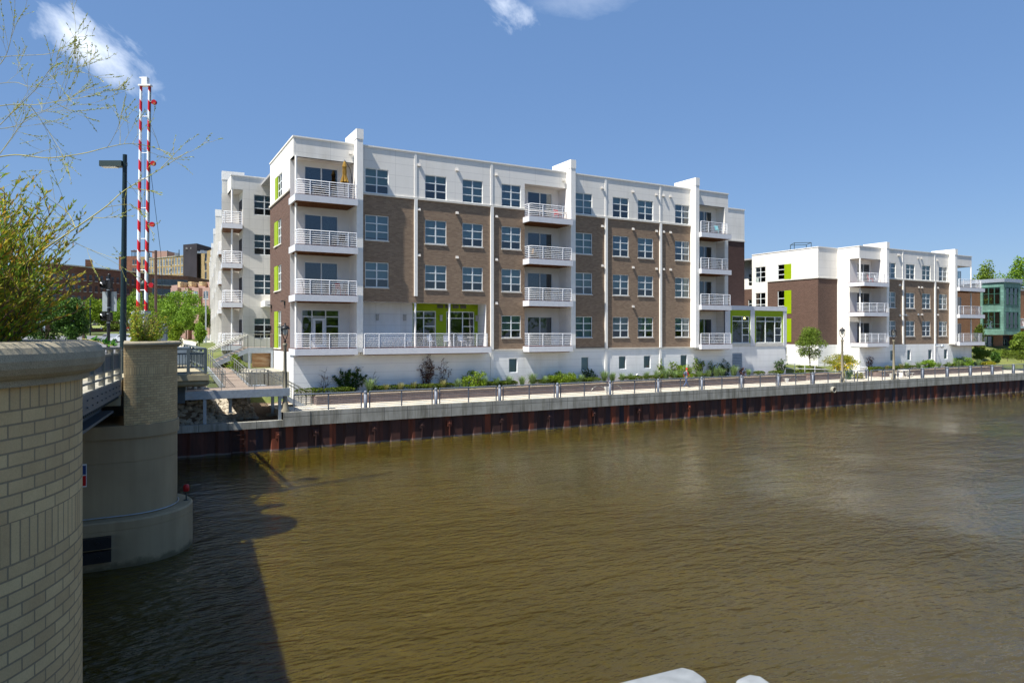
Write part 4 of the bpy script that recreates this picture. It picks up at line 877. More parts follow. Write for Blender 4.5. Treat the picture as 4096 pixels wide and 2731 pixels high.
for i in range(8): y = 8.5+i*2.2; q.box(-12, XL(-1.05, y), y-0.12, y+0.12, ZT(y)-0.9, ZT(y)-0.3)
q.build('girder', M['steel'], SPN, off)
q = MB(); bx(q, -14, -0.40, -0.02, 0.02); q.build('deck', M['conc'], SPN, off)
M['brail'] = simple('bridge railing grey', '#8f8c80', 0.55, 0.1)
q = MB(); bx(q, -0.52, -0.40, 0.96, 1.03); bx(q, -0.50, -0.42, 0.79, 0.84); bx(q, -0.50, -0.42, 0.34, 0.39); bx(q, -0.50, -0.42, 0.17, 0.22); q.build('rail_bar', M['brail'], SPN, off)
for i in range(10):
    y = YB-0.35-i*1.8
    q = MB(); bx(q, -0.53, -0.39, 0.02, 0.96, y-0.05, y+0.05); q.build('railing_post', M['brail'], SPN, off)
    if i < 9:
        q = MB()
        for j in range(42): yy_ = y-0.07-j*0.0405; bx(q, -0.465, -0.455, 0.39, 0.79, yy_-0.016, yy_)
        bx(q, -0.452, -0.448, 0.38, 0.80, y-1.75, y-0.05); q.build('mesh_panel', M['steel'], SPN, off)
# near approach, where the photographer stands
q = MB(); q.box(-14, -2.2, -25, 6.5, 5.2, 5.72); q.box(-2.2, 8, -25, 0.4, 5.2, 5.72); q.box(-2.2, 8, 0.25, 0.4, -1, 5.2); tag(q.build('approach_deck', M['conc']), 'concrete bridge approach under the viewpoint', kind='structure')
def whiterail(pts, label):
    q = MB(); P = [Vector(p) for p in pts]; d = (P[1]-P[0]).normalized(); s = Vector((-d.y, d.x, 0)).normalized(); k = 20; ring = []
    for e, p in enumerate(P):
        vs = []
        for j in range(k):
            a_ = 2*math.pi*j/k; ca, sa = math.cos(a_), math.sin(a_); vs.append(p+s*0.042*math.copysign(abs(ca)**0.45, ca)+Vector((0, 0, 0.022*math.copysign(abs(sa)**0.45, sa))))
        ring.append(vs)
    tip = [[p-d*0.02+(v-P[0])*0.72 for v in ring[0]] for p in (P[0],)][0]
    vs = tip+ring[0]+ring[1]; fs = [(i*k+j, i*k+(j+1) % k, (i+1)*k+(j+1) % k, (i+1)*k+j) for i in range(2) for j in range(k)]
    q.add(vs, fs, 0, True); q.add(tip, [tuple(range(k))]); q.build('rail_bar', simple('worn white rail paint', (0.22, 0.235, 0.24), 0.6, var=0.18, scale=25), None)
    o = C.objects[-1]; o.name = 'white_rail'; tag(o, label, 'rail', 'white rail ends at the bottom edge'); return o
def pt(px, py, Z): p = far(px, Z); return (p.x, p.y, hz(py, Z))
whiterail([pt(2765, 2728, 1.62), pt(2100, 2900, 1.45)], 'left one of two blunt white rail ends at the bottom of the view')
whiterail([pt(3003, 2752, 1.66), pt(3300, 2970, 1.5)], 'right one of two blunt white rail ends at the bottom of the view')
# far approach with overlook
AP = thing('approach_span', 'tan concrete approach slab with grey railing beyond the far pillar', 'bridge approach', (0, 36, 5))
q = MB(); q.box(-14, 1.4, 28.45, 46, 5.02, 5.62); q.box(-14, -0.25, 25.15, 28.45, 5.0, 5.61); q.box(1.4, 2.9, 32.4, 46, 5.24, 5.55); q.box(1.4, 2.98, 32.32, 46, 5.27, 5.50)
q.tube([(1.2, 32.55, 5.16), (2.85, 32.55, 5.16)], 0.16, 10); q.tube([(2.85, 32.55, 5.16), (2.85, 46, 5.16)], 0.16, 10); q.build('slab', M['tan'], AP, (0, -36, -5))
q = MB(); q.box(-13, 2.1, 33.2, 45.9, 4.25, 5.02); q.box(-13, 1.0, 28.2, 33.2, 4.3, 5.02); q.build('girder', M['steel'], AP, (0, -36, -5))
def grail(par, pa, pb, z, n=6, sub=8, loc=(0, 0, 0)):
    q = MB(); pa = Vector((*pa, 0)); pb = Vector((*pb, 0))
    for zz, w in ((1.06, 0.10), (0.86, 0.05), (0.28, 0.05), (0.06, 0.05)): q.bar(pa+Vector((0, 0, z+zz)), pb+Vector((0, 0, z+zz)), w, 0.07)
    for i in range(n+1):
        p = pa.lerp(pb, i/n); q.box(p.x-0.06, p.x+0.06, p.y-0.06, p.y+0.06, z, z+1.06)
        if i < n:
            for j in range(1, sub): r_ = pa.lerp(pb, (i+j/sub)/n); q.box(r_.x-0.013, r_.x+0.013, r_.y-0.013, r_.y+0.013, z+0.28, z+0.86)
    return q.build('railing', simple('grey green railing paint', '#596365', 0.5), par, loc)
grail(AP, (1.5, 32.45), (2.85, 32.45), 5.55, 2, 6, (0, -36, -5)); grail(AP, (2.85, 32.6), (2.85, 45.5), 5.55, 6, 9, (0, -36, -5)); grail(AP, (-0.3, 28.4), (1.4, 32.4), 5.6, 2, 8, (0, -36, -5))
cab = thing('control_cabinet', 'plain grey control cabinet standing beside the far brick pillar', 'cabinet', (0.9, 29.6, 5.6))
q = MB(); q.box(-0.35, 0.35, -0.3, 0.3, 0.1, 1.95); q.box(-0.32, 0.32, -0.27, 0.27, 0, 0.1); q.build('cabinet_body', simple('cabinet paint', '#7b858e', 0.5), cab)
q = MB(); q.box(-0.31, 0.31, -0.315, -0.302, 0.2, 1.85); q.build('door', simple('cabinet door paint', '#838d96', 0.5), cab)
bx2 = thing('utility_box', 'low grey metal utility box on the pavement behind the overlook railing', 'utility box', (2.3, 40.0, 5.62))
q = MB(); q.box(-0.45, 0.45, -0.3, 0.3, 0, 0.95); q.build('box_body', simple('blue grey box paint', '#6f7d8a', 0.5), bx2); q = MB(); q.box(-0.42, 0.42, -0.315, -0.302, 0.08, 0.88); q.build('lid', simple('blue grey lid paint', '#7b8996', 0.5), bx2)
# crossing gate raised upright
GZ = 28.5; gp = far(575, GZ); RT = Vector((AY, -AX, 0))
G = thing('crossing_gate', 'raised red and white striped bridge gate with round red lamps', 'crossing gate', (gp.x, gp.y, 5.6))
m, t, b = newmat('red and white stripes'); o = N(t, 'ShaderNodeTexCoord'); p_ = N(t, 'ShaderNodeSeparateXYZ'); t.links.new(o.outputs['Object'], p_.inputs[0])
s_ = mth(t, 'FRACT', mth(t, 'DIVIDE', mth(t, 'SUBTRACT', p_.outputs[2], mth(t, 'MULTIPLY', p_.outputs[0], -1.4)), 0.84))
t.links.new(mixc(t, mth(t, 'LESS_THAN', s_, 0.5), L('#e6ecee'), L('#c41119')), b.inputs['Base Color']); setin(b, Roughness=0.4); M['striped'] = m
rzg = math.atan2(RT.y, RT.x)
zl = lambda py: hz(py, GZ)-5.6
arms = []
for pb, ptp in ((552, 564.5), (583.5, 598)):
    a_ = (pb-575)/F*GZ; t__ = (ptp-575)/F*GZ
    q = MB(); q.tube([(0, 0, 0), (t__-a_, 0, zl(340)-zl(1243))], [0.070, 0.050], 12); q.build('gate_arm', m, G, (a_, 0, zl(1243)), 0); arms.append((a_, t__))
G.rotation_euler = (0, 0, rzg)
for py in (466, 612, 715, 832, 955, 1080, 1160):
    f_ = (1243-py)/(1243-340); xs_ = [a_+(t_-a_)*f_ for a_, t_ in arms]
    q = MB(); q.tube([(xs_[0], 0, zl(py)), (xs_[1], 0, zl(py))], 0.017, 6); q.build('cross_bar', M['gatew'], G)
for py in (410, 654, 898, 1141):
    f_ = (1243-py)/(1243-340); xa = arms[1][0]+(arms[1][1]-arms[1][0])*f_
    q = MB(); q.tube([(xa+0.05, 0, zl(py)), (xa+0.12, 0, zl(py))], 0.05, 6); l_ = q.build('lamp_mount', M['black'], G)
    q = MB(); q.tube([(xa+0.205, -0.05, zl(py)), (xa+0.205, 0.05, zl(py))], 0.10, 16); q.build('red_lamp', M['redlens'], l_)
q = MB(); q.box(-0.19, 0.32, -0.1, 0.1, zl(346), zl(340)); q.box(-0.05, 0.18, -0.1, 0.1, zl(340), zl(311)); q.box(-0.18, -0.05, -0.03, 0.03, zl(313), zl(309)); q.build('arm_head', M['gatew'], G)
q = MB(); q.tube([(arms[1][1]+0.07, -0.02, zl(350)), (arms[1][0]+0.10, -0.02, zl(1240))], 0.014, 5)
q.tube([(0.05, 0.0, zl(590)), (0.04, 0, zl(1000))], 0.01, 4); q.tube([(0.2, 0, zl(620)), (0.55, 0.3, zl(1010)), (0.62, 0.3, zl(1200))], 0.01, 4); q.build('cable', M['dkgrey'], G)
q = MB(); q.box(-0.38, 0.17, -0.25, 0.25, zl(1256), zl(1244)); q.box(-0.30, 0.12, -0.2, 0.2, zl(1310), zl(1256)); q.box(-0.26, 0.06, -0.18, 0.18, 0.0, zl(1310)); q.build('gate_housing', simple('gate housing grey', '#aeb8c2', 0.5), G)
# street lamp and signal
lp = far(494, 29); LAMP = thing('street_lamp', 'tall dark teal street lamp with flat square head beside the gate', 'street lamp', (lp.x, lp.y, 5.6), rzg)
zt = hz(619, 29)-5.6
q = MB(); q.tube([(-0.03, 0, 0), (0.06, 0, zt)], [0.13, 0.085], 14); q.tube([(-0.03, 0, 0), (-0.03, 0, 0.35)], 0.19, 14); q.build('pole', M['navy'], LAMP)
q = MB(); q.box(-0.92, 0.0, -0.18, 0.18, hz(668, 29)-5.6, hz(646, 29)-5.6); q.box(0.0, 0.14, -0.05, 0.05, hz(665, 29)-5.6, hz(650, 29)-5.6); h_ = q.build('lamp_head', M['dkgrey'], LAMP)
q = MB(); q.box(-0.86, -0.25, -0.14, 0.14, hz(668, 29)-5.63, hz(668, 29)-5.601); q.build('lens', M['gatew'], h_)
tp = far(432, 31); SIG = thing('traffic_signal', 'dark signal post with two signal heads and the back of a grey sign', 'traffic signal', (tp.x, tp.y, 5.62), rzg)
zz = lambda py: hz(py, 31)-5.62
q = MB(); q.tube([(0, 0, 0), (0.05, 0, zz(1103))], [0.075, 0.06], 10); q.ball((0.05, 0, zz(1100)), 0.07, 8); q.build('post', M['black'], SIG)
for py in (1140, 1266):
    q = MB(); q.box(-0.26, -0.06, -0.1, 0.1, zz(py+16), zz(py-18)); q.box(0.09, 0.16, -0.1, 0.1, zz(py+16), zz(py-18)); q.tube([(-0.16, -0.1, zz(py)), (-0.16, -0.24, zz(py)-0.04)], 0.085, 10, caps=False); h_ = q.build('signal_head', M['black'], SIG)
    q = MB(); q.tube([(-0.25, -0.13, zz(py)+0.1), (-0.12, -0.2, zz(py))], 0.03, 5); q.build('visor', M['gatew'], h_)
q = MB(); q.box(-0.30, 0.34, 0.08, 0.10, zz(1245), zz(1166)); q.build('sign_panel', simple('grey sign back', '#9aa3a8', 0.5, 0.3), SIG)
for py in (1118, 1160, 1230, 1255, 1290): q = MB(); q.tube([(0.02, 0, zz(py)-0.015), (0.02, 0, zz(py)+0.015)], 0.085, 10); q.build('clamp', M['metal'], SIG)

# ================================================================== BOARDWALK, STAIRS
BWK = thing('boardwalk', 'galvanised steel boardwalk with wooden deck and ramp beside the bridge', 'boardwalk', (5, 46, 2))
bo = (-5, -46, -2)
m, t, b = newmat('weathered deck boards'); g_ = N(t, 'ShaderNodeNewGeometry'); s_ = N(t, 'ShaderNodeSeparateXYZ'); t.links.new(g_.outputs['Position'], s_.inputs[0])
bd = mth(t, 'FRACT', mth(t, 'DIVIDE', s_.outputs[1], 0.15)); wn_ = N(t, 'ShaderNodeTexWhiteNoise', noise_dimensions='1D'); t.links.new(mth(t, 'FLOOR', mth(t, 'DIVIDE', s_.outputs[1], 0.15)), wn_.inputs['W'])
c = ramp(t, wn_.outputs['Value'], [(0, L('#77695d')), (1, L('#9c8d7f'))]); t.links.new(mixc(t, mth(t, 'LESS_THAN', bd, 0.08), c, L('#3a322c')), b.inputs['Base Color']); setin(b, Roughness=0.85); M['boards'] = m
q = MB(); q.box(0.9, 8.7, 44.85, 47.6, 3.74, 3.8)
q.add([(5.3, 47.6, 3.8), (6.75, 47.6, 3.8), (6.75, 58, 4.62), (5.3, 58, 4.62), (5.3, 47.6, 3.72), (6.75, 47.6, 3.72), (6.75, 58, 4.54), (5.3, 58, 4.54)], [(0, 1, 2, 3), (4, 7, 6, 5), (0, 4, 5, 1), (1, 5, 6, 2), (2, 6, 7, 3), (3, 7, 4, 0)])
q.build('deck_boards', M['boards'], BWK, bo)
q = MB(); q.box(0.9, 8.75, 44.75, 44.85, 3.36, 3.84); q.box(8.7, 8.8, 44.85, 47.6, 3.36, 3.84); q.box(0.9, 5.2, 47.6, 47.7, 3.36, 3.84); q.box(6.85, 8.7, 47.6, 47.7, 3.36, 3.84)
for xx in (5.25, 6.8): q.bar((xx, 47.6, 3.72), (xx, 58, 4.52), 0.08, 0.38)
q.build('steel_beam', M['metal'], BWK, bo)
for xx, yy_, zb in ((3.9, 44.95, 1.8), (8.2, 44.95, 1.8), (8.2, 47.4, 1.9), (3.9, 47.3, 2.2), (5.6, 47.3, 2.2), (1.4, 47.3, 2.2)):
    q = MB(); q.box(xx-0.09, xx+0.09, yy_-0.09, yy_+0.09, zb, 3.4); q.box(xx-0.15, xx+0.15, yy_-0.15, yy_+0.15, zb, zb+0.06); q.build('steel_post', M['metal'], BWK, bo)
q = MB(); q.lathe((8.2, 47.4, 1.4), [(0.42, 0), (0.42, 0.62), (0, 0.62)], 16); q.build('concrete_footing', M['conc'], BWK, bo)
M['ssteel'] = simple('stainless rail', '#a7a69c', 0.35, 0.6, var=0.05)
def crail(par, pts, h=1.05, posts=None, mids=(), loc=(0, 0, 0), r=0.028, name='railing', pick=0.14, cables=0):
    q = MB(); P = [Vector(p) for p in pts]; q.tube([p+Vector((0, 0, h)) for p in P], r, 6)
    for f_ in mids: q.tube([p+Vector((0, 0, h*f_)) for p in P], r*0.7, 5)
    for i in range(cables): q.tube([p+Vector((0, 0, 0.12+i*(h-0.2)/cables)) for p in P], 0.006, 4)
    for a_, b_ in zip(P, P[1:]):
        n = max(1, round((b_-a_).length/(posts or 1.3)))
        for i in range(n+1): p = a_.lerp(b_, i/n); q.bar(p-Vector((0, 0, 0.2)), p+Vector((0, 0, h)), 0.045, 0.03)
    return q.build(name, M['ssteel'], par, loc)
crail(BWK, [(1.0, 44.88, 3.8), (8.62, 44.88, 3.8), (8.62, 46.2, 3.8)], posts=1.75, loc=bo, cables=7)
crail(BWK, [(5.32, 47.5, 3.8), (5.32, 58, 4.62)], posts=1.5, loc=bo, cables=6, mids=(0.8,)); crail(BWK, [(6.72, 47.3, 3.8), (6.72, 58, 4.62)], posts=1.2, loc=bo, cables=6, mids=(0.8,)); crail(BWK, [(1.0, 47.5, 3.8), (5.2, 47.5, 3.8)], posts=1.6, loc=bo, cables=6)
crail(BWK, [(6.9, 47.5, 3.8), (7.9, 47.6, 3.8)], posts=1.0, loc=bo)
SW = thing('stair', 'galvanised steel stair dropping from the boardwalk to the promenade along the white base wall', 'stair', (8.7, 48.5, 2.35))
so_ = (-8.7, -48.5, -2.35)
q = MB(); n = 9
for i in range(n): z = 3.8-(i+1)*1.45/n; x = 8.0+i*0.27; q.box(x, x+0.28, 47.9, 49.3, z-0.04, z)
q.build('tread', M['boards'], SW, so_)
q = MB(); q.bar((7.9, 47.85, 3.65), (10.5, 47.85, 2.2), 0.06, 0.3); q.bar((7.9, 49.35, 3.65), (10.5, 49.35, 2.2), 0.06, 0.3); q.box(6.9, 8.0, 47.65, 49.4, 3.72, 3.79); q.build('stringer', M['metal'], SW, so_)
for yy_ in (47.85, 49.35): crail(SW, [(7.0, yy_, 3.8), (8.0, yy_, 3.8), (10.45, yy_, 2.37), (10.8, yy_, 2.37)], posts=0.6, loc=so_, mids=(0.8,), cables=5)
UP = thing('stair', 'upper steel stair and landing against the dark brick end of the building', 'stair', (8, 58.5, 5))
uo = (-8, -58.5, -5)
q = MB(); q.box(8.1, 10.0, 57.6, 61.2, 6.06, 6.12); n = 8
for i in range(n): z = 6.12-(i+1)*1.2/n; x = 8.1-(i+1)*0.29; q.box(x, x+0.3, 57.6, 60.9, z-0.04, z)
q.build('tread', M['boards'], UP, uo)
q = MB(); q.box(8.1, 10.0, 57.5, 57.6, 5.70, 6.14); q.build('landing_beam', M['metal'], UP, uo)
for yy_ in (57.55, 61.0): q = MB(); q.bar((8.15, yy_, 5.95), (5.6, yy_, 4.78), 0.07, 0.34); q.build('stringer', M['metal'], UP, uo)
for xx in (8.2, 9.9): q = MB(); q.box(xx-0.08, xx+0.08, 57.5, 57.66, 4.2, 5.7); q.build('landing_post', M['metal'], UP, uo)
for yy_ in (57.55, 59.2, 61.0): crail(UP, [(5.55, yy_, 4.92), (8.1, yy_, 6.1)], posts=1.3, loc=uo, mids=(0.82,), r=0.035)
crail(UP, [(8.1, 57.55, 6.12), (10.0, 57.55, 6.12)], posts=0.5, loc=uo)
q = MB(); q.box(8.45, 10.04, 57.9, 58.0, 4.55, 5.75)
m, t, b = newmat('weathered plywood'); c = ramp(t, noise(t, 1.0, 6, 0.7, sc=(0.8, 1, 6)), [(0.3, L('#84563a')), (0.5, L('#b08a62')), (0.7, L('#c9b294'))]); t.links.new(c, b.inputs['Base Color']); setin(b, Roughness=0.85)
tag(q.build('plywood_panel', m), 'rust stained plywood panel below the upper stair landing', 'panel')
q = MB(); q.box(7.2, 10.04, 51.5, 57.88, 1.8, 4.5); q.box(6.95, 7.2, 50.0, 57.88, 1.6, 4.3); tag(q.build('retaining_wall', M['conc']), 'low concrete retaining wall beside the wooden ramp', 'retaining wall')

# riprap
rr_ = random.Random(3); q = MB()
bv = [Vector(v).normalized() for v in ((1, 0, 0), (-1, 0, 0), (0, 1, 0), (0, -1, 0), (0, 0, 1), (0, 0, -1), (1, 1, 1), (-1, 1, 1), (1, -1, 1), (-1, -1, 1), (1, 1, -1), (-1, 1, -1), (1, -1, -1), (-1, -1, -1))]
hull = None
def rock(c, r):
    global hull
    if hull is None:
        import bmesh
        bm = bmesh.new(); [bm.verts.new(v) for v in bv]; bm.verts.ensure_lookup_table(); bmesh.ops.convex_hull(bm, input=bm.verts)
        bm.verts.index_update(); hull = [tuple(v.index for v in f.verts) for f in bm.faces]; bm.free()
    sx, sy, sz = r*rr_.uniform(0.7, 1.3), r*rr_.uniform(0.7, 1.3), r*rr_.uniform(0.5, 0.9); a_ = rr_.uniform(0, 6.3)
    vs = []
    for v in bv:
        k = rr_.uniform(0.78, 1.12); x, y, z = v.x*sx*k, v.y*sy*k, v.z*sz*k; vs.append((c[0]+x*math.cos(a_)-y*math.sin(a_), c[1]+x*math.sin(a_)+y*math.cos(a_), c[2]+z))
    q.add(vs, hull)
for i in range(2300):
    x = rr_.uniform(-2, 7.2); y = 45.1+6.5*rr_.random()**1.3
    if x > 5.8 and y < 47: continue
    if x < 2.7 and y > 46.6: continue
    rock((x, y, land(x, y)+0.06), rr_.uniform(0.08, 0.24))
tag(q.build('riprap', M['rock']), 'pale broken limestone riprap under the boardwalk', kind='stuff')
for i, (x, y, r_) in enumerate(((3.6, 46.2, 0.5), (0.2, 46.3, 0.45))): pass

# ================================================================== PROMENADE FURNITURE
BX = [13.63, 18.64, 23.65, 28.65, 33.63, 38.62, 43.5, 48.32, 53.14, 57.96, 76.02, 80.75, 85.44, 90.13, 94.94, 99.7, 104.5, 109.3]
M['bollard'] = simple('grey bollard metal', '#666d79', 0.5, 0.1, var=0.05)
RY = 44.76
def bollard(x):
    o = thing('bollard', '', 'bollard', (x, RY, PZ), group='light bollards along the river railing')
    q = MB(); q.lathe((0, 0, 0), [(0.115, 0), (0.115, 0.9), (0.10, 0.9), (0.10, 0.97)], 14); q.build('post', M['bollard'], o)
    q = MB(); q.lathe((0, 0, 0.97), [(0.12, 0), (0.12, 0.07), (0.10, 0.13), (0.05, 0.17), (0, 0.18)], 14); q.build('cap', M['bollard'], o); return o
b0 = bollard(BX[0])
for i, x in enumerate(BX):
    o = b0 if i == 0 else copy_tree(b0)
    o.location = (x, RY, PZ)
    o['label'] = 'grey light bollard, %s along the river railing from the boardwalk' % ORD[i]
def rail_panel(xa, xb, label):
    o = thing('railing_panel', label, 'railing', (xa, RY, PZ), group='grey railing panels along the promenade edge'); w = xb-xa
    q = MB(); q.tube([(0, 0, 1.06), (w, 0, 1.06)], 0.045, 8); q.build('handrail', M['bollard'], o)
    for x in ((0.03, w/2, w-0.03) if w > 2.2 else (0.03, w-0.03)): q = MB(); q.box(x-0.035, x+0.035, -0.03, 0.03, 0.0, 1.03); q.build('post', M['bollard'], o)
    q = MB()
    for i in range(7): q.tube([(0.05, 0, 0.13+i*0.125), (w-0.05, 0, 0.13+i*0.125)], 0.019, 4)
    q.build('rail_wires', M['bollard'], o); return o
ends = [8.95]+BX[:10]+[None]+BX[10:]
k = 0
for a_, b_ in zip([8.75]+BX[:9], BX[:10]):
    rail_panel(a_+0.25, b_-0.25, 'grey wire railing panel, %s along the promenade from the boardwalk' % ORD[k]); k += 1
for a_, b_ in ((58.2, 62.3), (62.95, 64.4), (64.75, 66.65), (67.0, 68.95), (69.3, 70.9), (71.55, 75.8)):
    rail_panel(a_, b_, 'grey wire railing panel, %s along the promenade from the boardwalk' % ORD[k]); k += 1
for a_, b_ in zip(BX[10:-1], BX[11:]):
    rail_panel(a_+0.25, b_-0.25, 'grey wire railing panel, %s along the promenade from the boardwalk' % ORD[k]); k += 1
def promlamp(x, y, label, hgt=4.32, tw=0.0):
    o = thing('lamp_post', label, 'lamp post', (x, y, PZ), rzg+tw, group='old style lamp posts on the promenade')
    q = MB(); q.lathe((0, 0, 0), [(0.27, 0), (0.27, 0.12), (0.2, 0.25), (0.19, 0.5), (0.13, 0.7), (0.095, hgt-0.2), (0.13, hgt-0.15), (0.15, hgt-0.08), (0.12, hgt)], 16); q.build('concrete_pole', simple('lamp pole concrete', '#8b8471', 0.8, var=0.08), o)
    h = hgt
    q = MB(); q.lathe((0, 0, h), [(0.06, 0), (0.06, 0.1), (0.1, 0.13), (0.05, 0.17), (0.05, 0.24)], 10)
    for s in (-1, 1): q.tube([(0, 0, h+0.22), (s*0.13, 0, h+0.30), (s*0.235, 0, h+0.50), (s*0.265, 0, h+0.72), (s*0.24, 0, h+0.92)], 0.025, 6)
    q.build('harp_bracket', M['black'], o)
    q = MB(); q.lathe((0, 0, h), [(0.27, 0.88), (0.29, 0.92), (0.24, 1.0), (0.20, 1.04), (0.12, 1.10), (0.05, 1.14), (0.06, 1.2), (0.02, 1.26), (0.0, 1.3)], 14); q.lathe((0, 0, h), [(0.0, 0.885), (0.27, 0.88)], 14)
    for i in range(8): a_ = i*math.pi/4; q.ball((0.19*math.cos(a_), 0.19*math.sin(a_), h+1.07), 0.035, 6)
    q.build('lantern_cap', M['black'], o)
    q = MB(); q.lathe((0, 0, h), [(0.0, 0.46), (0.07, 0.5), (0.13, 0.62), (0.16, 0.88)], 12); q.build('lens', simple('lamp glass', (0.55, 0.55, 0.5), 0.2), o); return o
promlamp(fx(1141, 44.9), 44.95, 'concrete lamp post at the corner of the big block by the boardwalk', 4.30, 1.25)
promlamp(62.75, 45.0, 'lamp post with a concrete pole before the courtyard bush with yellow flowers', 4.25)
promlamp(71.25, 45.0, 'lamp post with a concrete pole in front of the smaller white and brown block', 4.2)
# courtyard ramp rails
def wrail(pts, label):
    q = MB(); P = [Vector(p) for p in pts]
    for h in (1.05, 0.55): q.tube([p+Vector((0, 0, h)) for p in P], 0.035, 6)
    for a_, b_ in zip(P, P[1:]):
        n = max(1, round((b_-a_).length/1.5))
        for i in range(n+1): p = a_.lerp(b_, i/n); q.tube([p, p+Vector((0, 0, 1.05))], 0.03, 6)
    tag(q.build('ramp_rail', M['rail']), label, 'handrail')
wrail([(61.0, 50.6, 3.0), (66.5, 49.8, 2.75), (71.8, 48.4, 2.4)], 'long white pipe handrail sloping down the courtyard ramp')
wrail([(60.8, 52.0, 3.3), (64.6, 53.2, 3.75)], 'short white pipe handrail climbing to the doorway of the smaller block')
q = MB(); q.lathe((0, 0, 0), [(0.10, 0), (0.10, 0.85), (0.13, 0.87), (0.13, 1.0), (0.07, 1.06), (0, 1.07)], 12); tag(q.build('bollard_light', M['bollard'], None, (fx(3465, 47.2), 47.2, PZ)), 'single grey bollard light standing by the end of the white handrail', 'bollard')
def loop(px, label):
    y = 47.0; x = fx(px, y); o = thing('bike_rack', label, 'bike rack', (x, y, PZ), group='curved steel bike racks by the planter wall')
    for s in (-1, 1):
        q = MB(); q.tube([(s*(0.95-0.85*math.cos(math.pi*i/10))*0.9, 0, 0.55*math.sin(math.pi*i/10)) for i in range(11)], 0.022, 6); q.build('hoop', M['ssteel'], o)
    q = MB(); q.add([(-0.22, -0.1, 0.45), (0.22, -0.1, 0.45), (0.10, -0.08, 0), (-0.10, -0.08, 0), (-0.22, 0.1, 0.45), (0.22, 0.1, 0.45), (0.10, 0.08, 0), (-0.10, 0.08, 0)], [(0, 1, 2, 3), (7, 6, 5, 4), (0, 4, 5, 1), (1, 5, 6, 2), (2, 6, 7, 3), (3, 7, 4, 0)]); q.build('white_block', M['white'], o)
loop(2427, 'curved steel bike rack with a white middle block near the centre of the promenade'); loop(3147, 'curved steel bike rack with a white middle block just before the courtyard'); loop(3565, 'curved steel bike rack with a white middle block behind the rightmost lamp post')
T_ = thing('bench_table', 'white metal table with attached seats on the promenade past the rightmost lamp post', 'table', (fx(3617, 47.1), 47.1, PZ))
q = MB(); q.box(-0.75, 0.75, -0.35, 0.35, 0.7, 0.74); q.build('table_top', M['white'], T_)
for s in (-0.55, 0.55): q = MB(); q.bar((s-0.12, 0, 0), (s, 0, 0.7), 0.05, 0.4); q.bar((s+0.12, 0, 0), (s, 0, 0.7), 0.05, 0.4); q.build('leg', M['white'], T_)
for s in (-0.6, 0.6): q = MB(); q.box(-0.7, 0.7, s-0.12, s+0.12, 0.42, 0.45); q.bar((-0.5, s, 0), (-0.5, s, 0.42), 0.05, 0.05); q.bar((0.5, s, 0), (0.5, s, 0.42), 0.05, 0.05); q.build('seat', M['white'], T_)
# small promenade drains/spot lights
for i, (px, py_) in enumerate(((2549, 49.4), (3675, 49.3))):
    o = thing('spot_light', 'small white spotlight on a stake among the %s' % ('grasses below the row of small base windows' if i == 0 else 'grasses below the smaller block'), 'spotlight', (fx(px, py_), py_, 2.93))
    q = MB(); q.tube([(0, 0, 0), (0, 0, 0.5)], 0.015, 5); q.build('stake', M['dkgrey'], o); q = MB(); q.bar((-0.1, 0, 0.52), (0.1, 0.05, 0.62), 0.12, 0.12); q.build('lamp_head', M['white'], o)
# ---- things on the balconies
def chair(x, y, z, rz, mat, label, group=None, name='chair'):
    o = thing(name, label, 'chair', (x, y, z), rz, group)
    q = MB(); q.box(-0.24, 0.24, -0.24, 0.24, 0.42, 0.46); q.build('seat', mat, o)
    q = MB(); q.add([(-0.24, 0.22, 0.46), (0.24, 0.22, 0.46), (0.24, 0.32, 0.92), (-0.24, 0.32, 0.92), (-0.24, 0.25, 0.46), (0.24, 0.25, 0.46), (0.24, 0.35, 0.92), (-0.24, 0.35, 0.92)], [(0, 1, 2, 3), (7, 6, 5, 4), (0, 4, 5, 1), (1, 5, 6, 2), (2, 6, 7, 3), (3, 7, 4, 0)]); q.build('backrest', mat, o)
    for sx_ in (-1, 1):
        for sy_ in (-1, 1): q = MB(); q.bar((sx_*0.22, sy_*0.22, 0.42), (sx_*0.26, sy_*0.26, 0), 0.03, 0.03); q.build('leg', mat, o)
    return o
def rtable(x, y, z, mat, label, group=None):
    o = thing('round_table', label, 'table', (x, y, z), 0, group)
    q = MB(); q.lathe((0, 0, 0.70), [(0, 0), (0.38, 0), (0.38, 0.03), (0, 0.03)], 18); q.build('table_top', mat, o)
    for i in range(3): a_ = i*2.094; q = MB(); q.tube([(0.28*math.cos(a_), 0.28*math.sin(a_), 0), (0.05*math.cos(a_), 0.05*math.sin(a_), 0.35), (0.22*math.cos(a_), 0.22*math.sin(a_), 0.70)], 0.018, 5); q.build('leg', mat, o)
    return o
redm = simple('red chair paint', '#a81722', 0.4); dkm = simple('dark patio furniture', (0.05, 0.045, 0.04), 0.5); whm = simple('white chair mesh', (0.72, 0.73, 0.74), 0.5)
zt = FL[0]+0.03
for i, (x, rz_) in enumerate(((16.9, 1.2), (18.55, -1.0), (20.6, 0.3), (21.9, -0.2), (23.2, 0.2))):
    chair(x, 50.3, zt, rz_, whm, 'white mesh chair on the long first floor terrace, %s from the left pillar' % ORD[i], 'white terrace chairs')
for i, x in enumerate((17.7, 20.0, 24.0)): rtable(x, 50.5, zt, whm, 'white round table on the long first floor terrace, %s from the left pillar' % ORD[i], 'white terrace tables')
chair(13.3, 49.7, FL[1]+0.03, 0.5, redm, 'red chair on the second level corner balcony of the big block')
chair(13.75, 50.2, FL[1]+0.03, -0.6, dkm, 'dark chair on the second level corner balcony beside the red chair')
chair(11.0, 50.1, FL[1]+0.03, 1.4, dkm, 'dark chair at the column end of the second level corner balcony')
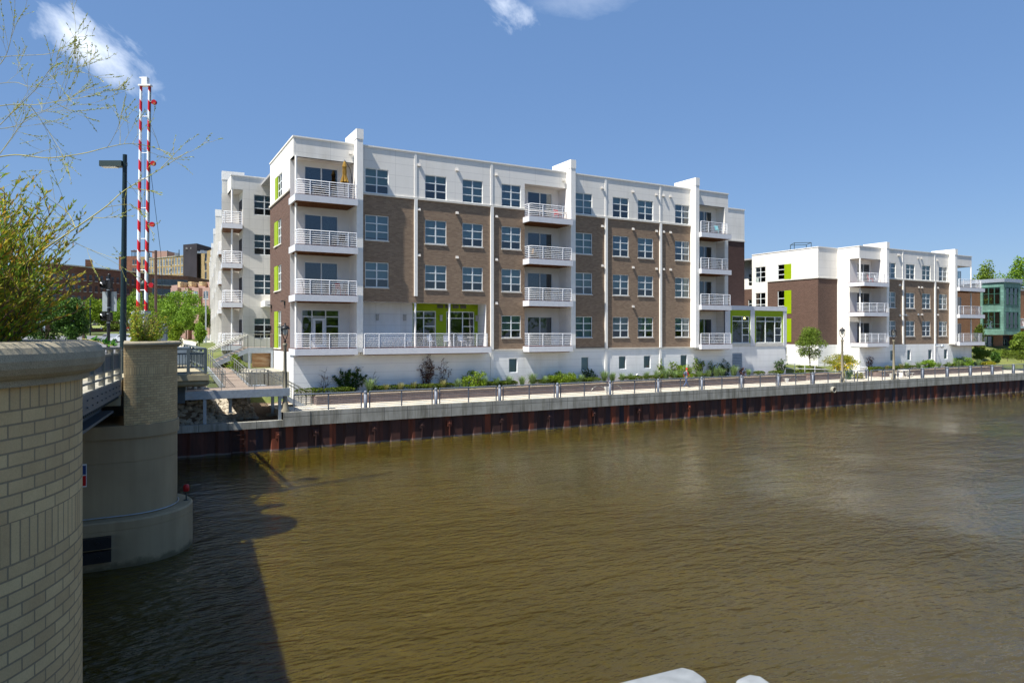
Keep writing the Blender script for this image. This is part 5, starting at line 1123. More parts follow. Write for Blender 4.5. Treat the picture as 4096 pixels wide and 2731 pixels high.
chair(13.6, 49.9, FL[2]+0.03, 0.3, dkm, 'dark chair behind the grill on the third level corner balcony')
chair(31.9, 49.7, FL[3]+0.03, 0.2, redm, 'red chair on the top balcony at the middle of the big block')
rtable(31.9, 49.8, FL[1]+0.03, dkm, 'small dark round table on the second level middle balcony')
rtable(31.8, 49.9, FL[2]+0.03, dkm, 'small dark round table on the third level middle balcony'); chair(31.2, 50.2, FL[2]+0.03, 1.0, dkm, 'dark chair on the third level middle balcony'); chair(29.3, 50.1, FL[2]+0.03, -1.2, simple('wicker', '#6b5433', 0.8), 'brown wicker chair on the third level middle balcony')
chair(50.6, 49.7, FL[0]+0.03, 0.1, dkm, 'dark folding chair on the lowest right hand balcony of the big block'); chair(50.2, 49.8, FL[1]+0.03, 0.4, dkm, 'dark chair on the second level right hand balcony'); chair(50.9, 49.6, FL[2]+0.03, 0.4, dkm, 'dark chair on the third level right hand balcony'); chair(50.4, 49.6, FL[3]+0.03, 0.0, simple('turquoise fabric', '#6fb7bd', 0.8), 'turquoise chair on the top right hand balcony')
rtable(11.6, 49.8, FL[3]+0.03, dkm, 'low dark table on the top corner balcony under the folded umbrella'); chair(12.2, 50.3, FL[3]+0.03, 0.2, dkm, 'dark chair on the top corner balcony near the sliding door')
gr = thing('grill', 'black kettle grill on the third level corner balcony', 'grill', (13.35, 49.55, FL[2]+0.03)); q = MB(); q.ball((0, 0, 0.75), 0.27, 12, sz=0.8); q.build('bowl', M['black'], gr)
for i in range(3): a_ = i*2.09; q = MB(); q.bar((0.1*math.cos(a_), 0.1*math.sin(a_), 0.6), (0.28*math.cos(a_), 0.28*math.sin(a_), 0), 0.02, 0.02); q.build('leg', M['black'], gr)
ux, uy = fx(1378, 49.7), 49.7
um = thing('patio_umbrella', 'folded mustard yellow patio umbrella on the top corner balcony', 'umbrella', (ux, uy, FL[3]+0.03))
zz = lambda py: fz(1378, py, 49.7)-FL[3]-0.03
q = MB(); pr_ = [(0.03, zz(645)), (0.10, zz(655)), (0.15, zz(668)), (0.11, zz(672)), (0.13, zz(690)), (0.12, zz(700)), (0.22, zz(722)), (0.26, zz(729)), (0.2, zz(727))]
vs = []; fs = []; nn = 20
for i, (r_, z) in enumerate(pr_):
    for j in range(nn): rr2 = r_*(1+0.22*(1 if j % 2 else -1)*min(1, i/3)); vs.append((rr2*math.cos(j*2*math.pi/nn), rr2*math.sin(j*2*math.pi/nn), z))
for i in range(len(pr_)-1):
    for j in range(nn): fs.append((i*nn+j, i*nn+(j+1) % nn, (i+1)*nn+(j+1) % nn, (i+1)*nn+j))
q.add(vs, fs); q.build('canopy', simple('mustard canvas', '#98772f', 0.8, var=0.15), um)
q = MB(); q.tube([(0, 0, 0.2), (0, 0, zz(640))], 0.02, 6); q.tube([(0.55, 0.2, 0.0), (0.55, 0.2, 1.9), (0.45, 0.15, 2.3), (0.05, 0, zz(643))], 0.025, 6); q.tube([(0.7, 0.2, 0.1), (0.72, 0.2, 1.0), (0.6, 0.2, 1.75)], 0.02, 5); q.build('pole', M['black'], um)
q = MB(); q.box(0.25, 0.85, -0.1, 0.5, 0, 0.08); q.build('base', M['black'], um)
chair(74.5, 49.8, F2[2]+0.03, 0.4, redm, 'red chair on the top left balcony of the smaller block'); chair(75.8, 49.8, F2[2]+0.03, 0.4, whm, 'white chair on the top left balcony of the smaller block')
# ================================================================== FAR BUILDINGS
def farwall(px0, Z0, px1, Z1, ytop, depth, zb, name, par, mat, T=None):
    """real block: front from pixel column px0 at depth Z0 to px1 at Z1, roof height from ytop at px0"""
    a = far(px0, Z0); b_ = far(px1, Z1); d = Vector((AX, AY, 0))*depth; zt = hz(ytop, Z0)
    q = MB(); q.prism([(a.x, a.y), (b_.x, b_.y), ((b_+d).x, (b_+d).y), ((a+d).x, (a+d).y)], zb, zt); q.build(name, mat, par); return a, b_, zt
def farwins(par, a, b_, us, zs, w, h, mat, frame=None):
    d = (b_-a); ln = d.length; d = d/ln; nrm = Vector((d.y, -d.x, 0)); k = ('fw', w, h)
    if k not in MESH:
        q = MB(); q.box(-w/2, w/2, -0.03, 0.25, 0, h); MESH[k] = q.mesh('window', mat)
        q = MB(); q.box(-w/2-0.08, w/2+0.08, -0.08, 0.2, -0.14, 0); MESH[(k, 's')] = q.mesh('sill', M['sill'])
        q = MB(); q.box(-0.03, 0.03, -0.06, -0.035, 0, h); q.box(-w/2, -0.03, -0.06, -0.035, h*0.5-0.03, h*0.5+0.03); q.box(0.03, w/2, -0.06, -0.035, h*0.5-0.03, h*0.5+0.03); MESH[(k, 'f')] = q.mesh('frame', frame or M['dkgrey'])
    for u in us:
        for z in zs:
            p = a+d*ln*u; o = link('window', MESH[k], par, (p.x, p.y, z), math.atan2(d.y, d.x)); link('sill', MESH[(k, 's')], o); link('frame', MESH[(k, 'f')], o)
dg = simple('old factory glazing', (0.05, 0.065, 0.085), 0.15, var=0.5, scale=0.4, spec=0.8); dg2 = simple('pale factory glazing', (0.18, 0.22, 0.26), 0.2, var=0.6, scale=0.5, spec=0.8)
rb = brick('old red brown brick', '#8a5f4d', '#6f4c3e', '#7d675a', 0.6, 0.22, patch=0.7); tb = brick('old buff brick', '#a8946c', '#93815e', '#8d7d62', 0.6, 0.22, patch=0.7); pk = simple('pink stucco', '#a5877b', 0.85, var=0.06, scale=0.1); cr = simple('cream stucco', '#cbb488', 0.85, var=0.05)
X5 = lambda a: 250+a/3.485
Y5 = lambda b: 950+b/3.485
wh = thing('brick_warehouse', 'long dark red brick warehouse behind the signal post', 'warehouse')
a, b_, zt = farwall(180, 196, X5(1215), 232, 1052, 25, 6, 'wall', wh, rb)
us = [(i+0.5)/19 for i in range(19)]
farwins(wh, a, b_, us, [zt-4.0, zt-7.3, zt-10.5, zt-13.7], 0.95, 1.75, dg)
q = MB(); p = far(355, 206); q.box(p.x-0.9, p.x+0.9, p.y, p.y+1.8, zt, zt+2.0); q.build('chimney', rb, wh)
q = MB(); d_ = Vector((AX, AY, 0))*0.4; q.bar(a+Vector((0, 0, zt+0.1))-d_, b_+Vector((0, 0, zt+0.1))-d_, 0.3, 0.35); q.build('parapet', M['sill'], wh)
for pxx in (X5(495), X5(757)):
    Z_ = 196+(pxx-180)/(X5(1215)-180)*36-0.8; p = far(pxx, Z_); q = MB(); q.tube([(p.x, p.y, 6), (p.x, p.y, zt-3)], 0.12, 6); q.ball((p.x, p.y, zt-2.6), 0.3, 8); q.build('downpipe', M['metal'], wh)
mid = thing('brick_warehouse', 'lower brown brick warehouse just below the dark tower', 'warehouse')
a, b_, zt = farwall(X5(1205), 215, X5(1745), 222, Y5(512), 20, 6, 'wall', mid, rb)
farwins(mid, a, b_, [0.12+0.092*i for i in range(10)], [zt-3.2, zt-6.3, zt-9.6], 1.0, 1.9, dg)
fc = thing('factory', 'tall buff brick factory with a dark tower and rows of windows', 'factory')
a, b_, zt = farwall(X5(1195), 291, X5(1690), 278, Y5(305), 40, 6, 'wall', fc, tb)
farwins(fc, a, b_, [0.045+0.0826*i for i in range(12)], [zt-3.3, zt-6.8, zt-10.4], 1.05, 2.75, dg2)
q = MB(); p0, p1 = a, b_; q.bar(a+Vector((0, 0, zt+0.2)), b_+Vector((0, 0, zt+0.2)), 0.4, 0.4); q.build('parapet', M['conc'], fc)
a2, b2, z2 = farwall(X5(1682), 276, X5(1872), 272, Y5(100), 22, 6, 'dark_tower', fc, simple('black tower cladding', '#2e2a30', 0.7, var=0.25, scale=0.2))
q = MB(); p = far(X5(1730), 275); q.box(p.x-0.3, p.x+0.3, p.y-0.5, p.y, z2-2, z2-1.3); p = far(X5(1790), 274); q.box(p.x-0.2, p.x+0.2, p.y-0.5, p.y, z2-2, z2-1.4); q.build('sign_plate', M['vent'], fc)
a3, b3, z3 = farwall(X5(1905), 275, X5(2120), 262, Y5(215), 30, 6, 'wall', fc, tb)
farwins(fc, a3, b3, [0.44], [z3-3.9, z3-7.4, z3-10.8], 2.2, 2.8, dg)
a4, b4, z4_ = farwall(X5(785), 293, X5(1040), 292, Y5(262), 30, 6, 'wall', fc, rb); farwins(fc, a4, b4, [0.8, 0.93], [z4_-3.6, z4_-7, z4_-10.4], 0.8, 2.0, dg)
a5, b5, z5_ = farwall(X5(1040), 292.5, X5(1200), 291.5, Y5(270), 30, 6, 'wall', fc, tb); farwins(fc, a5, b5, [0.25, 0.6], [z5_-3.6, z5_-7.2], 1.0, 2.4, dg)
a6, b6, z6_ = farwall(X5(1248), 296, X5(1462), 296, Y5(188), 10, hz(Y5(320), 296), 'penthouse', fc, pk)
q = MB()
for pxx, t_, h_ in ((1590, 215, 40), (1610, 215, 40), (1905, 190, 30), (1950, 178, 40), (2000, 185, 40)):
    p = far(X5(pxx), 268); q.box(p.x-0.6, p.x+0.6, p.y, p.y+1.2, hz(Y5(t_+h_), 268), hz(Y5(t_), 268))
q.build('rooftop_unit', M['metal'], fc)
q = MB()
for pxx, t_ in ((968, 180), (998, 170), (1022, 178), (1215, 215), (1625, 170), (1465, 180)):
    p = far(X5(pxx), 264); q.tube([(p.x, p.y, hz(Y5(270), 264)), (p.x, p.y, hz(Y5(t_), 264))], 0.15, 5)
q.build('antenna', M['dkgrey'], fc)
q = MB()
for i in range(3):
    p = far(X5(1560), 283.5); z = hz(Y5(385+i*62), 283); q.box(p.x-1.5, p.x+1.5, p.y-0.8, p.y, z-0.1, z); q.bar((p.x-1.4, p.y-0.7, z), (p.x+1.2, p.y-0.7, z+2.0), 0.12, 0.12)
q.build('fire_escape', M['black'], fc)
pkb = thing('apartment_building', 'pink stucco apartment building with stepped bays beyond the street trees', 'apartment building', group=None)
a, b_, zt = farwall(X5(1520), 158, X5(2100), 146, Y5(668), 20, 6, 'wall', pkb, pk)
for i in range(4):
    x0 = X5(1508+i*148); a_, b2_, z_ = farwall(x0, 149-i*2.4, x0+27, 149-i*2.4-0.5, Y5(700), 5, 6, 'bay', pkb, pk); farwall(x0+28, 150-i*2.4, x0+41, 150-i*2.4, Y5(615), 6, hz(Y5(690), 150), 'parapet', pkb, cr)
    farwins(pkb, a_, b2_, [0.55], [z_-2.25, z_-5.2], 1.15, 1.5, dg2) if i in (1, 2) else None
    farwins(pkb, a_, b2_, [0.5], [z_-2.25], 1.15, 1.5, dg2) if i in (0, 3) else None
q = MB(); q.bar(far(X5(1595), 151)+Vector((0, 0, hz(Y5(640), 151))), far(X5(2010), 142)+Vector((0, 0, hz(Y5(640), 142))), 0.08, 0.08)
for i in range(9): p = far(X5(1600+i*45), 150); q.bar((p.x, p.y, hz(Y5(690), 150)), (p.x, p.y, hz(Y5(640), 150)), 0.06, 0.06)
q.build('roof_railing', M['dkgrey'], pkb)
cn = thing('canopy', 'flat white canopy roof over the distant parking lot', 'canopy', tuple(far(390, 185)), rzg)
q = MB(); q.box(-5, 18, -4, 4, hz(1285, 185), hz(1279, 185)); q.build('roof', M['gatew'], cn)
for x in (-4, 6, 17): q = MB(); q.box(x-0.15, x+0.15, -0.15, 0.15, 7, hz(1285, 185)); q.build('post', M['metal'], cn)

# ================================================================== VEHICLES
def car(px, Z, rz, col, label, ln=4.5, h=1.45, zg=None, suv=False):
    p = far(px, Z); zg = zg if zg is not None else land(p.x, p.y)+0.05
    o = thing('parked_car', label, 'car', (p.x, p.y, zg), rz, group='cars on the street and lot beyond the bridge')
    s = ln/4.5; prof = [(-2.25, 0.3), (-2.22, 0.75), (-2.0, 0.88), (-1.35, 0.95), (-0.75, h-0.04), (0.55, h), (1.55, 0.98), (2.2, 0.9), (2.25, 0.35)]
    if suv: prof = [(-2.25, 0.35), (-2.22, 0.85), (-1.3, 1.0), (-0.7, h-0.03), (1.95, h), (2.2, 1.0), (2.25, 0.35)]
    cm = simple('car paint', col, 0.25, 0.2, var=0.02); q = MB(); n = len(prof)
    for y0, y1 in ((-0.85, 0.85),):
        vs = []
        for y in (-0.86, 0.86):
            for x, z in prof: k_ = 0.86 if z > 1.05 else 1.0; vs.append((x*s, y*k_, z))
        q.add(vs, [tuple(range(n)), tuple(range(2*n-1, n-1, -1))]+[(i, (i+1) % n, (i+1) % n+n, i+n) for i in range(n)])
    q.build('body', cm, o)
    for sd in (-1, 1):
        q = MB(); zz_ = h-0.1
        a_ = [(-1.15, 1.0), (-0.68, zz_), (-0.05, zz_), (-0.05, 1.0)]; c_ = [(0.03, 1.0), (0.03, zz_), (0.55, zz_), (1.25 if not suv else 1.7, 1.0)]
        for pl in (a_, c_): q.add([(x*s, sd*(0.878 if z < 1.05 else 0.765), z) for x, z in pl], [(0, 1, 2, 3)])
        q.build('window', M['dark'], o)
    q = MB(); q.add([(-1.3*s, -0.72, 1.0), (-1.3*s, 0.72, 1.0), (-0.80*s, 0.66, h-0.1), (-0.80*s, -0.66, h-0.1)], [(0, 1, 2, 3)]); q.build('windscreen', M['dark'], o)
    for x in (-1.4, 1.4):
        for sd in (-0.8, 0.8):
            q = MB(); q.tube([(x*s, sd-0.1, 0.33), (x*s, sd+0.1, 0.33)], 0.33, 14); w_ = q.build('wheel', M['black'], o); q = MB(); q.tube([(x*s, sd-0.105, 0.33), (x*s, sd+0.105, 0.33)], 0.19, 10); q.build('rim', M['metal'], w_)
    for sd in (-0.6, 0.6): q = MB(); q.box(-2.26*s, -2.2*s, sd-0.15, sd+0.15, 0.62, 0.74); q.build('headlight', M['gatew'], o)
    return o
car(508, 108, rzg+0.15, '#d8dcdf', 'white saloon car driving behind the street lamp pole')
car(445, 118, rzg-0.5, '#8b9196', 'silver grey car on the asphalt left of the street lamp pole')
car(541, 178, rzg+0.2, '#9c1220', 'dark red car parked at the far edge of the lot', zg=hz(1323, 178))
car(394, 182, rzg+3.1, '#b9c07a', 'pale green off road wagon parked under the flat white canopy', 4.3, 1.85, zg=hz(1317, 182), suv=True)
car(362, 186, rzg+1.2, '#c8cdd2', 'pale van parked at the left end of the flat white canopy', 4.6, 2.2, zg=hz(1318, 186), suv=True)
car(700, 150, rzg, '#aab4bd', 'silver car parked behind the street trees near the white wing', zg=hz(1306, 150))
def pole(px, Z, ptop, r, mat, label, arm=None, name='utility_pole', cat='pole'):
    p = far(px, Z); zb = land(p.x, p.y); o = thing(name, label, cat, (p.x, p.y, zb), rzg)
    q = MB(); q.tube([(0, 0, 0), (0, 0, hz(ptop, Z)-zb)], [r*1.2, r], 8); q.build('post', mat, o)
    if arm:
        q = MB(); h = hz(ptop, Z)-zb; q.tube([(0, 0, h-0.3), (arm*0.5, 0, h-0.05), (arm, 0, h-0.05)], r*0.6, 6); q.box(arm-0.6, arm+0.15, -0.18, 0.18, h-0.2, h-0.02); q.build('lamp_arm', mat, o)
    return o
pole(X5(295), 95, Y5(895), 0.18, simple('wooden pole', '#54483e', 0.9), 'plain wooden utility pole left of the signal post')
pole(X5(1300), 92, Y5(180), 0.17, simple('brown steel pole', '#4e3b36', 0.7), 'brown steel pole with a short lamp arm right of the striped gate', arm=-2.6, name='street_lamp', cat='street lamp')
pole(X5(1622), 120, Y5(880), 0.12, M['dkgrey'], 'thin dark street lamp among the trees before the pink building', arm=-2.2, name='street_lamp', cat='street lamp')
pole(X5(1998), 100, Y5(740), 0.10, M['metal'], 'thin grey street lamp close to the white wing fins', name='street_lamp', cat='street lamp')
pole(X5(387), 150, Y5(860), 0.12, M['dkgrey'], 'slim dark pole behind the wooden utility pole')
for px, Z, ptop, lb in ((X5(183), 70, Y5(1195), 'short old style lamp at the edge of the dark evergreen'), (X5(1130), 60, Y5(650), 'old style lantern lamp seen between the striped gate arms')):
    o = pole(px, Z, ptop+6, 0.07, M['dkgrey'], lb, name='lamp_post', cat='lamp post'); h = hz(ptop, Z)-land(*far(px, Z).xy)
    q = MB(); q.lathe((0, 0, h-0.15), [(0.12, -0.45), (0.3, 0.0), (0.34, 0.1), (0.2, 0.35), (0.03, 0.5)], 10); q.build('lantern', M['dkgrey'], o)
sgn = thing('road_sign', 'small pale round topped road sign seen from behind at the far kerb', 'road sign', (*far(X5(948), 120).xy, 6.0), rzg)
q = MB(); q.tube([(0, 0, 0), (0, 0, hz(Y5(1150), 120)-6)], 0.05, 6); q.build('post', M['metal'], sgn); q = MB(); q.tube([(0, -0.03, hz(Y5(1168), 120)-6), (0, 0.0, hz(Y5(1168), 120)-6)], 0.42, 14); q.build('sign_plate', M['metal'], sgn)
# street level porch at the far end of the wing
pc = thing('porch', 'small white railed porch at the street end of the white wing', 'porch', (*far(822, 105).xy, 5.9), rzg)
q = MB(); q.box(-0.8, 1.2, -1, 1, -0.4, 0.15); q.build('floor', M['white'], pc)
q = MB()
for i in range(6): q.box(-0.75, 1.2, -1.0, -0.95, 0.3+i*0.14, 0.34+i*0.14)
for x in (-0.75, 0.2, 1.2): q.box(x-0.04, x+0.04, -1.03, -0.95, 0.15, 1.15)
q.build('railing', M['rail'], pc)
# ================================================================== VEGETATION
def leaf(mb, p, size, r, up=0.0, aspect=0.5, d=None):
    if d is None:
        a = r.uniform(0, 6.283); e = r.uniform(-1, 1); s_ = math.sqrt(1-e*e); d = Vector((s_*math.cos(a), s_*math.sin(a), e+up)).normalized()
    b_ = r.uniform(0, 6.283); o = Vector((math.cos(b_), math.sin(b_), r.uniform(-0.6, 0.6))); w = d.cross(o)
    if w.length < 1e-3: w = Vector((1, 0, 0))
    w = w.normalized()*size*aspect*0.5; d = d*size; n = len(mb.v)
    m_ = p+d*0.45
    mb.v += [tuple(p), tuple(m_+w), tuple(p+d), tuple(m_-w)]; mb.f.append((n, n+1, n+2, n+3)); mb.m.append(0); mb.sm.append(False)
def clump(mb, c, rad, n, size, r, aspect=0.6, up=0.2):
    for _ in range(n):
        while True:
            v = Vector((r.uniform(-1, 1), r.uniform(-1, 1), r.uniform(-1, 1)))
            if v.length <= 1: break
        v = v*(0.55+0.45*r.random()) if r.random() < 0.5 else v.normalized()*r.uniform(0.7, 1.0)
        leaf(mb, Vector(c)+Vector((v.x*rad[0], v.y*rad[1], v.z*rad[2])), size*r.uniform(0.6, 1.3), r, up, aspect)
FM = {
 'green': foliage('broad leaf green', ['#4f7218', '#6f902a', '#89a838', '#5c8022'], 0.3),
 'bright': foliage('bright leaf green', ['#4e6a12', '#6f881c', '#879d2a', '#5b7614'], 0.3),
 'yellowgreen': foliage('yellow green leaf', ['#6d7a1d', '#98a02c', '#b09a35', '#5c7a1f'], 0.35),
 'dark': foliage('dark evergreen leaf', ['#244016', '#3a5c1e', '#557828', '#2c4a1a'], 0.15),
 'olive': foliage('olive tree leaf', ['#4c661e', '#6f8330', '#869c3a', '#587424'], 0.3),
 'hedge': foliage('boxwood leaf', ['#3a4d12', '#55671a', '#6b7c22'], 0.2),
 'grass': foliage('blue green ornamental grass', ['#5f7a4a', '#7f9a63', '#93a86f', '#6c8552'], 0.3),
 'dry': foliage('dry ornamental grass', ['#8b8a58', '#a39c66', '#77814a'], 0.3),
 'vine': foliage('vine leaf', ['#22401a', '#36561d', '#4b6a22'], 0.25),
 'redvine': foliage('brown dying vine leaf', ['#5a3327', '#6f4330', '#4c3a26'], 0.2),
 'willow': foliage('willow leaf', ['#7da035', '#b8b03c', '#c89238', '#a4ae38', '#679430', '#c4ac40', '#90a636', '#75a038'], 0.5),
 'willowgreen': foliage('green blade leaf', ['#2f6a1f', '#4f8a2c', '#62993a'], 0.4),
 'twigleaf': foliage('twig tip leaf', ['#8f9f50', '#b0b562', '#6f8c4c', '#bdbb72'], 0.35),
 'flower': simple('yellow flower', '#e8c51a', 0.6, var=0.1),
}
def tree(name, label, base, h, rx, fol, seed, n=1800, leafs=0.22, trunk=0.45, cat='tree', group=None, rz_=None, clumps=26, tr=0.16):
    r = random.Random(seed); o = thing(name, label, cat, base, 0, group)
    th = h*trunk; q = MB(); lean = r.uniform(-0.03, 0.03)*h
    q.tube([(0, 0, -0.3), (lean*0.3, 0, th*0.5), (lean, 0, th), (lean*1.2, 0.05, h*0.75)], [tr*1.3, tr, tr*0.8, tr*0.3], 8)
    cz = h*(trunk*0.75+1)/2+0.02*h; rzv = (h-th*0.75)/2; ry = rx
    cs = []
    for i in range(clumps):
        a = r.uniform(0, 6.283); e = r.uniform(-0.9, 1.0); k = r.uniform(0.45, 0.95); s_ = math.sqrt(max(0.05, 1-e*e))*(1.0 if e < 0.3 else 0.9)
        cs.append((lean+rx*k*s_*math.cos(a), ry*k*s_*math.sin(a), cz+rzv*e*0.85))
    for c in cs[:9]: q.tube([(lean*0.7, 0, th*r.uniform(0.6, 1.0)), (c[0]*0.5, c[1]*0.5, (th+c[2])/2), c], [tr*0.5, tr*0.3, tr*0.1], 5)
    q.build('trunk', M['bark'], o)
    q = MB(); per = n//clumps
    for c in cs: k = r.uniform(0.34, 0.55); clump(q, c, (rx*k, ry*k, rzv*k*0.8), int(per*1.5), leafs*1.15, r)
    q.build('crown', FM[fol], o); return o
def fartree(name, label, px, Z, ytop, ybase, wpx, fol, seed, n=1800, group='trees along the distant street', trunk=0.25, leafs=None, zb=None):
    p = far(px, Z); zb = hz(ybase, Z) if zb is None else zb; h = hz(ytop, Z)-zb; rx = wpx/2/F*Z
    return tree(name, label, (p.x, p.y, zb), h, rx, fol, seed, n, leafs or max(0.16, Z*0.0024), trunk, group=group, tr=0.02*h)
GT = 'trees along the distant street'
fartree('leafy_tree', 'large rounded green tree in front of the pink apartment building', 725, 118, 1172, 1335, 165, 'green', 11, 4200)
fartree('leafy_tree', 'medium green tree behind the grey sign back on the signal post', 500, 150, 1192, 1318, 115, 'green', 12, 2600)
fartree('leafy_tree', 'bright green tree between the evergreen and the signal post', 365, 160, 1200, 1318, 110, 'bright', 13, 2600)
fartree('leafy_tree', 'green tree rising just right of the striped gate arms', 625, 140, 1178, 1325, 100, 'olive', 14, 2400)
fartree('leafy_tree', 'bright green tree at the far left behind the willow planter', 285, 150, 1205, 1320, 130, 'bright', 15, 2400)
fartree('leafy_tree', 'dark green tree behind the street lamp post', 555, 170, 1168, 1320, 90, 'olive', 16, 2000)
fartree('leafy_tree', 'green tree filling the gap left of the signal post', 430, 165, 1205, 1322, 95, 'bright', 91, 2200)
fartree('leafy_tree', 'broad green tree between the street lamp pole and the striped gate', 530, 155, 1195, 1325, 100, 'green', 92, 2400)
fartree('leafy_tree', 'low broad green tree right of the gate planter bush', 665, 128, 1200, 1338, 95, 'bright', 93, 2400)
fartree('young_tree', 'small dark green young tree on the lawn by the white wing', 797, 88, 1297, 1392, 44, 'green', 17, 1500, trunk=0.3)
fartree('young_tree', 'pale yellow green feathery young tree behind the grey cabinet', 712, 60, 1290, 1400, 66, 'bright', 18, 1700, trunk=0.1)
fartree('young_tree', 'middle green tree standing in front of the large rounded tree', 745, 100, 1222, 1345, 62, 'green', 19, 2000)
fartree('leafy_tree', 'green tree tight against the end of the pink building', 822, 135, 1230, 1330, 60, 'olive', 20, 1500)
fartree('evergreen', 'dark green juniper like evergreen beside the willow planter', 285, 55, 1195, 1398, 115, 'dark', 21, 5200, None, 0.05, 0.16)
fartree('evergreen', 'lower dark evergreen at the left edge behind the willow planter', 160, 60, 1190, 1398, 170, 'dark', 22, 4200, None, 0.05, 0.18)
for i, (px, w_) in enumerate(((455, 60), (690, 50), (775, 45))):
    fartree('street_bush', 'low clipped bush on the far kerb, %s' % ('below the canopy' if i == 0 else 'right of the gate plant' if i == 1 else 'beside the young tree'), px, 140, 1297, 1322, w_, 'hedge', 30+i, 900, 'bushes at the far kerb', 0.02)
fartree('leafy_tree', 'tall green tree rising behind the roof of the brick house left of its copper bay', 3936, 150, 1066, 1360, 105, 'olive', 23, 4200, 'trees behind the copper bay house', 0.2)
fartree('leafy_tree', 'tall dark green tree at the right edge behind the copper bay', 4078, 155, 1056, 1360, 120, 'green', 24, 4200, 'trees behind the copper bay house', 0.2)
fartree('leafy_tree', 'lower green tree between the two tall trees behind the brick house', 4005, 165, 1105, 1360, 110, 'green', 25, 2600, 'trees behind the copper bay house', 0.2)
p = far(3916, 94)
fartree('arborvitae', 'narrow pointed green arborvitae in front of the orange brick wall', 3915, 98, 1305, 1432, 38, 'hedge', 26, 2600, None, 0.02, 0.16)
fartree('shrub_tree', 'olive rounded tree at the right edge in front of the copper bay house', 4092, 92, 1330, 1430, 84, 'olive', 27, 2600, None, 0.1)
for i, (px, yt, yb_, w_, f_) in enumerate(((3912, 1395, 1440, 60, 'olive'), (3965, 1396, 1432, 90, 'olive'), (4030, 1400, 1436, 100, 'hedge'), (4085, 1402, 1440, 90, 'hedge'), (3984, 1408, 1452, 32, 'dark'), (3952, 1447, 1462, 44, 'yellowgreen'))):
    fartree('shrub', ['leafy shrub at the foot of the narrow arborvitae', 'spreading olive shrub below the brick house window', 'spreading juniper shrub before the house entrance', 'spreading juniper shrub by the lawn handrail', 'dark ball shaped shrub on the lawn', 'low yellow green shrub behind the promenade railing'][i], px, 94-i, yt, yb_, w_, f_, 40+i, 1500, None, 0.02, 0.15)
tree('courtyard_tree', 'small leafy multi stem tree in the courtyard between the two white blocks', (66.4, 51.6, 3.3), 4.3, 1.45, 'olive', 51, 4200, 0.13, 0.32, tr=0.06, clumps=34)
sh = tree('flowering_bush', 'wide courtyard bush with yellow flowers behind the promenade lamp post', (67.6, 48.9, 2.6), 2.3, 1.75, 'yellowgreen', 52, 3200, 0.11, 0.3, tr=0.04, cat='bush')
q = MB(); r = random.Random(9)
for i in range(110): a = r.uniform(0, 6.28); k = r.uniform(0.2, 1.0); clump(q, (1.6*k*math.cos(a)+0.3, 1.3*k*math.sin(a)-0.4, r.uniform(0.6, 1.5)), (0.06, 0.06, 0.06), 4, 0.10, r, 0.8)
tag(q.build('flowers', FM['flower'], sh), None, kind='stuff')
# grass clumps
def grass_mesh(seed, n=150, h=0.75, sp=0.42):
    r = random.Random(seed); q = MB()
    for i in range(n):
        a = r.uniform(0, 6.283); o = r.uniform(0, 0.12); L_ = h*r.uniform(0.65, 1.15); s_ = sp*r.uniform(0.15, 1.0); w = 0.012
        p0 = Vector((o*math.cos(a), o*math.sin(a), 0)); p1 = p0+Vector((s_*0.4*math.cos(a), s_*0.4*math.sin(a), L_*0.65)); p2 = p0+Vector((s_*math.cos(a), s_*math.sin(a), L_)); t_ = Vector((-math.sin(a), math.cos(a), 0))*w
        n0 = len(q.v); q.v += [tuple(p0-t_), tuple(p0+t_), tuple(p1+t_), tuple(p1-t_), tuple(p2)]; q.f += [(n0, n0+1, n0+2, n0+3), (n0+3, n0+2, n0+4)]; q.m += [0, 0]; q.sm += [False, False]
    return q
gms = [grass_mesh(1).mesh('grass_clump', FM['grass']), grass_mesh(2, 160, 0.85, 0.5).mesh('grass_clump', FM['grass']), grass_mesh(3, 110, 0.7, 0.4).mesh('grass_clump', FM['dry'])]
SO = 2.93
DX = lambda a: 1400+a/3.1357
SX = lambda a: 1900+a/2.138
GA = [(DX(240), 1.1, 1), (DX(445), 0.8, 2), (DX(625), 0.9, 2), (DX(805), 0.9, 2), (DX(1020), 0.7, 2), (DX(1165), 1.0, 2), (DX(1335), 0.95, 0), (DX(1675), 1.05, 0), (DX(1850), 0.95, 0), (DX(2005), 1.05, 0), (SX(600), 0.95, 0), (SX(500), 1.1, 1), (SX(400), 1.0, 0), (SX(740), 0.9, 0), (SX(905), 0.95, 0), (SX(1105), 1.1, 1), (SX(1185), 1.05, 0), (SX(1260), 0.95, 0), (SX(1345), 0.9, 0), (SX(1475), 1.0, 0), (SX(1560), 1.1, 0), (SX(1640), 1.1, 1), (SX(1700), 1.0, 0), (SX(1770), 1.0, 1), (SX(1905), 0.9, 0), (SX(1990), 1.0, 0), (SX(2065), 1.2, 1), (SX(2130), 1.1, 0), (SX(2210), 1.25, 1), (2995, 0.9, 0)]
GB = [(1170+190, 0.9, 2)]
r = random.Random(4); cnt = 0
def gclump(x, y, s_, v, label, grp):
    tag(link('grass_clump', gms[v], None, (x, y, SO), r.uniform(0, 6)), label, 'grass clump', grp).scale = (s_, s_, s_)
GAx = sorted([(fx(px, 48.9), s_, v) for px, s_, v in GA])
for i, (x, s_, v) in enumerate(GAx):
    gclump(x, 48.9+r.uniform(-0.2, 0.2), s_*1.15, v, '%s ornamental grass tuft, %s from the left in the longest planter' % ('dry' if v == 2 else 'blue green', ORD[i]), 'ornamental grass tufts in the long planter')
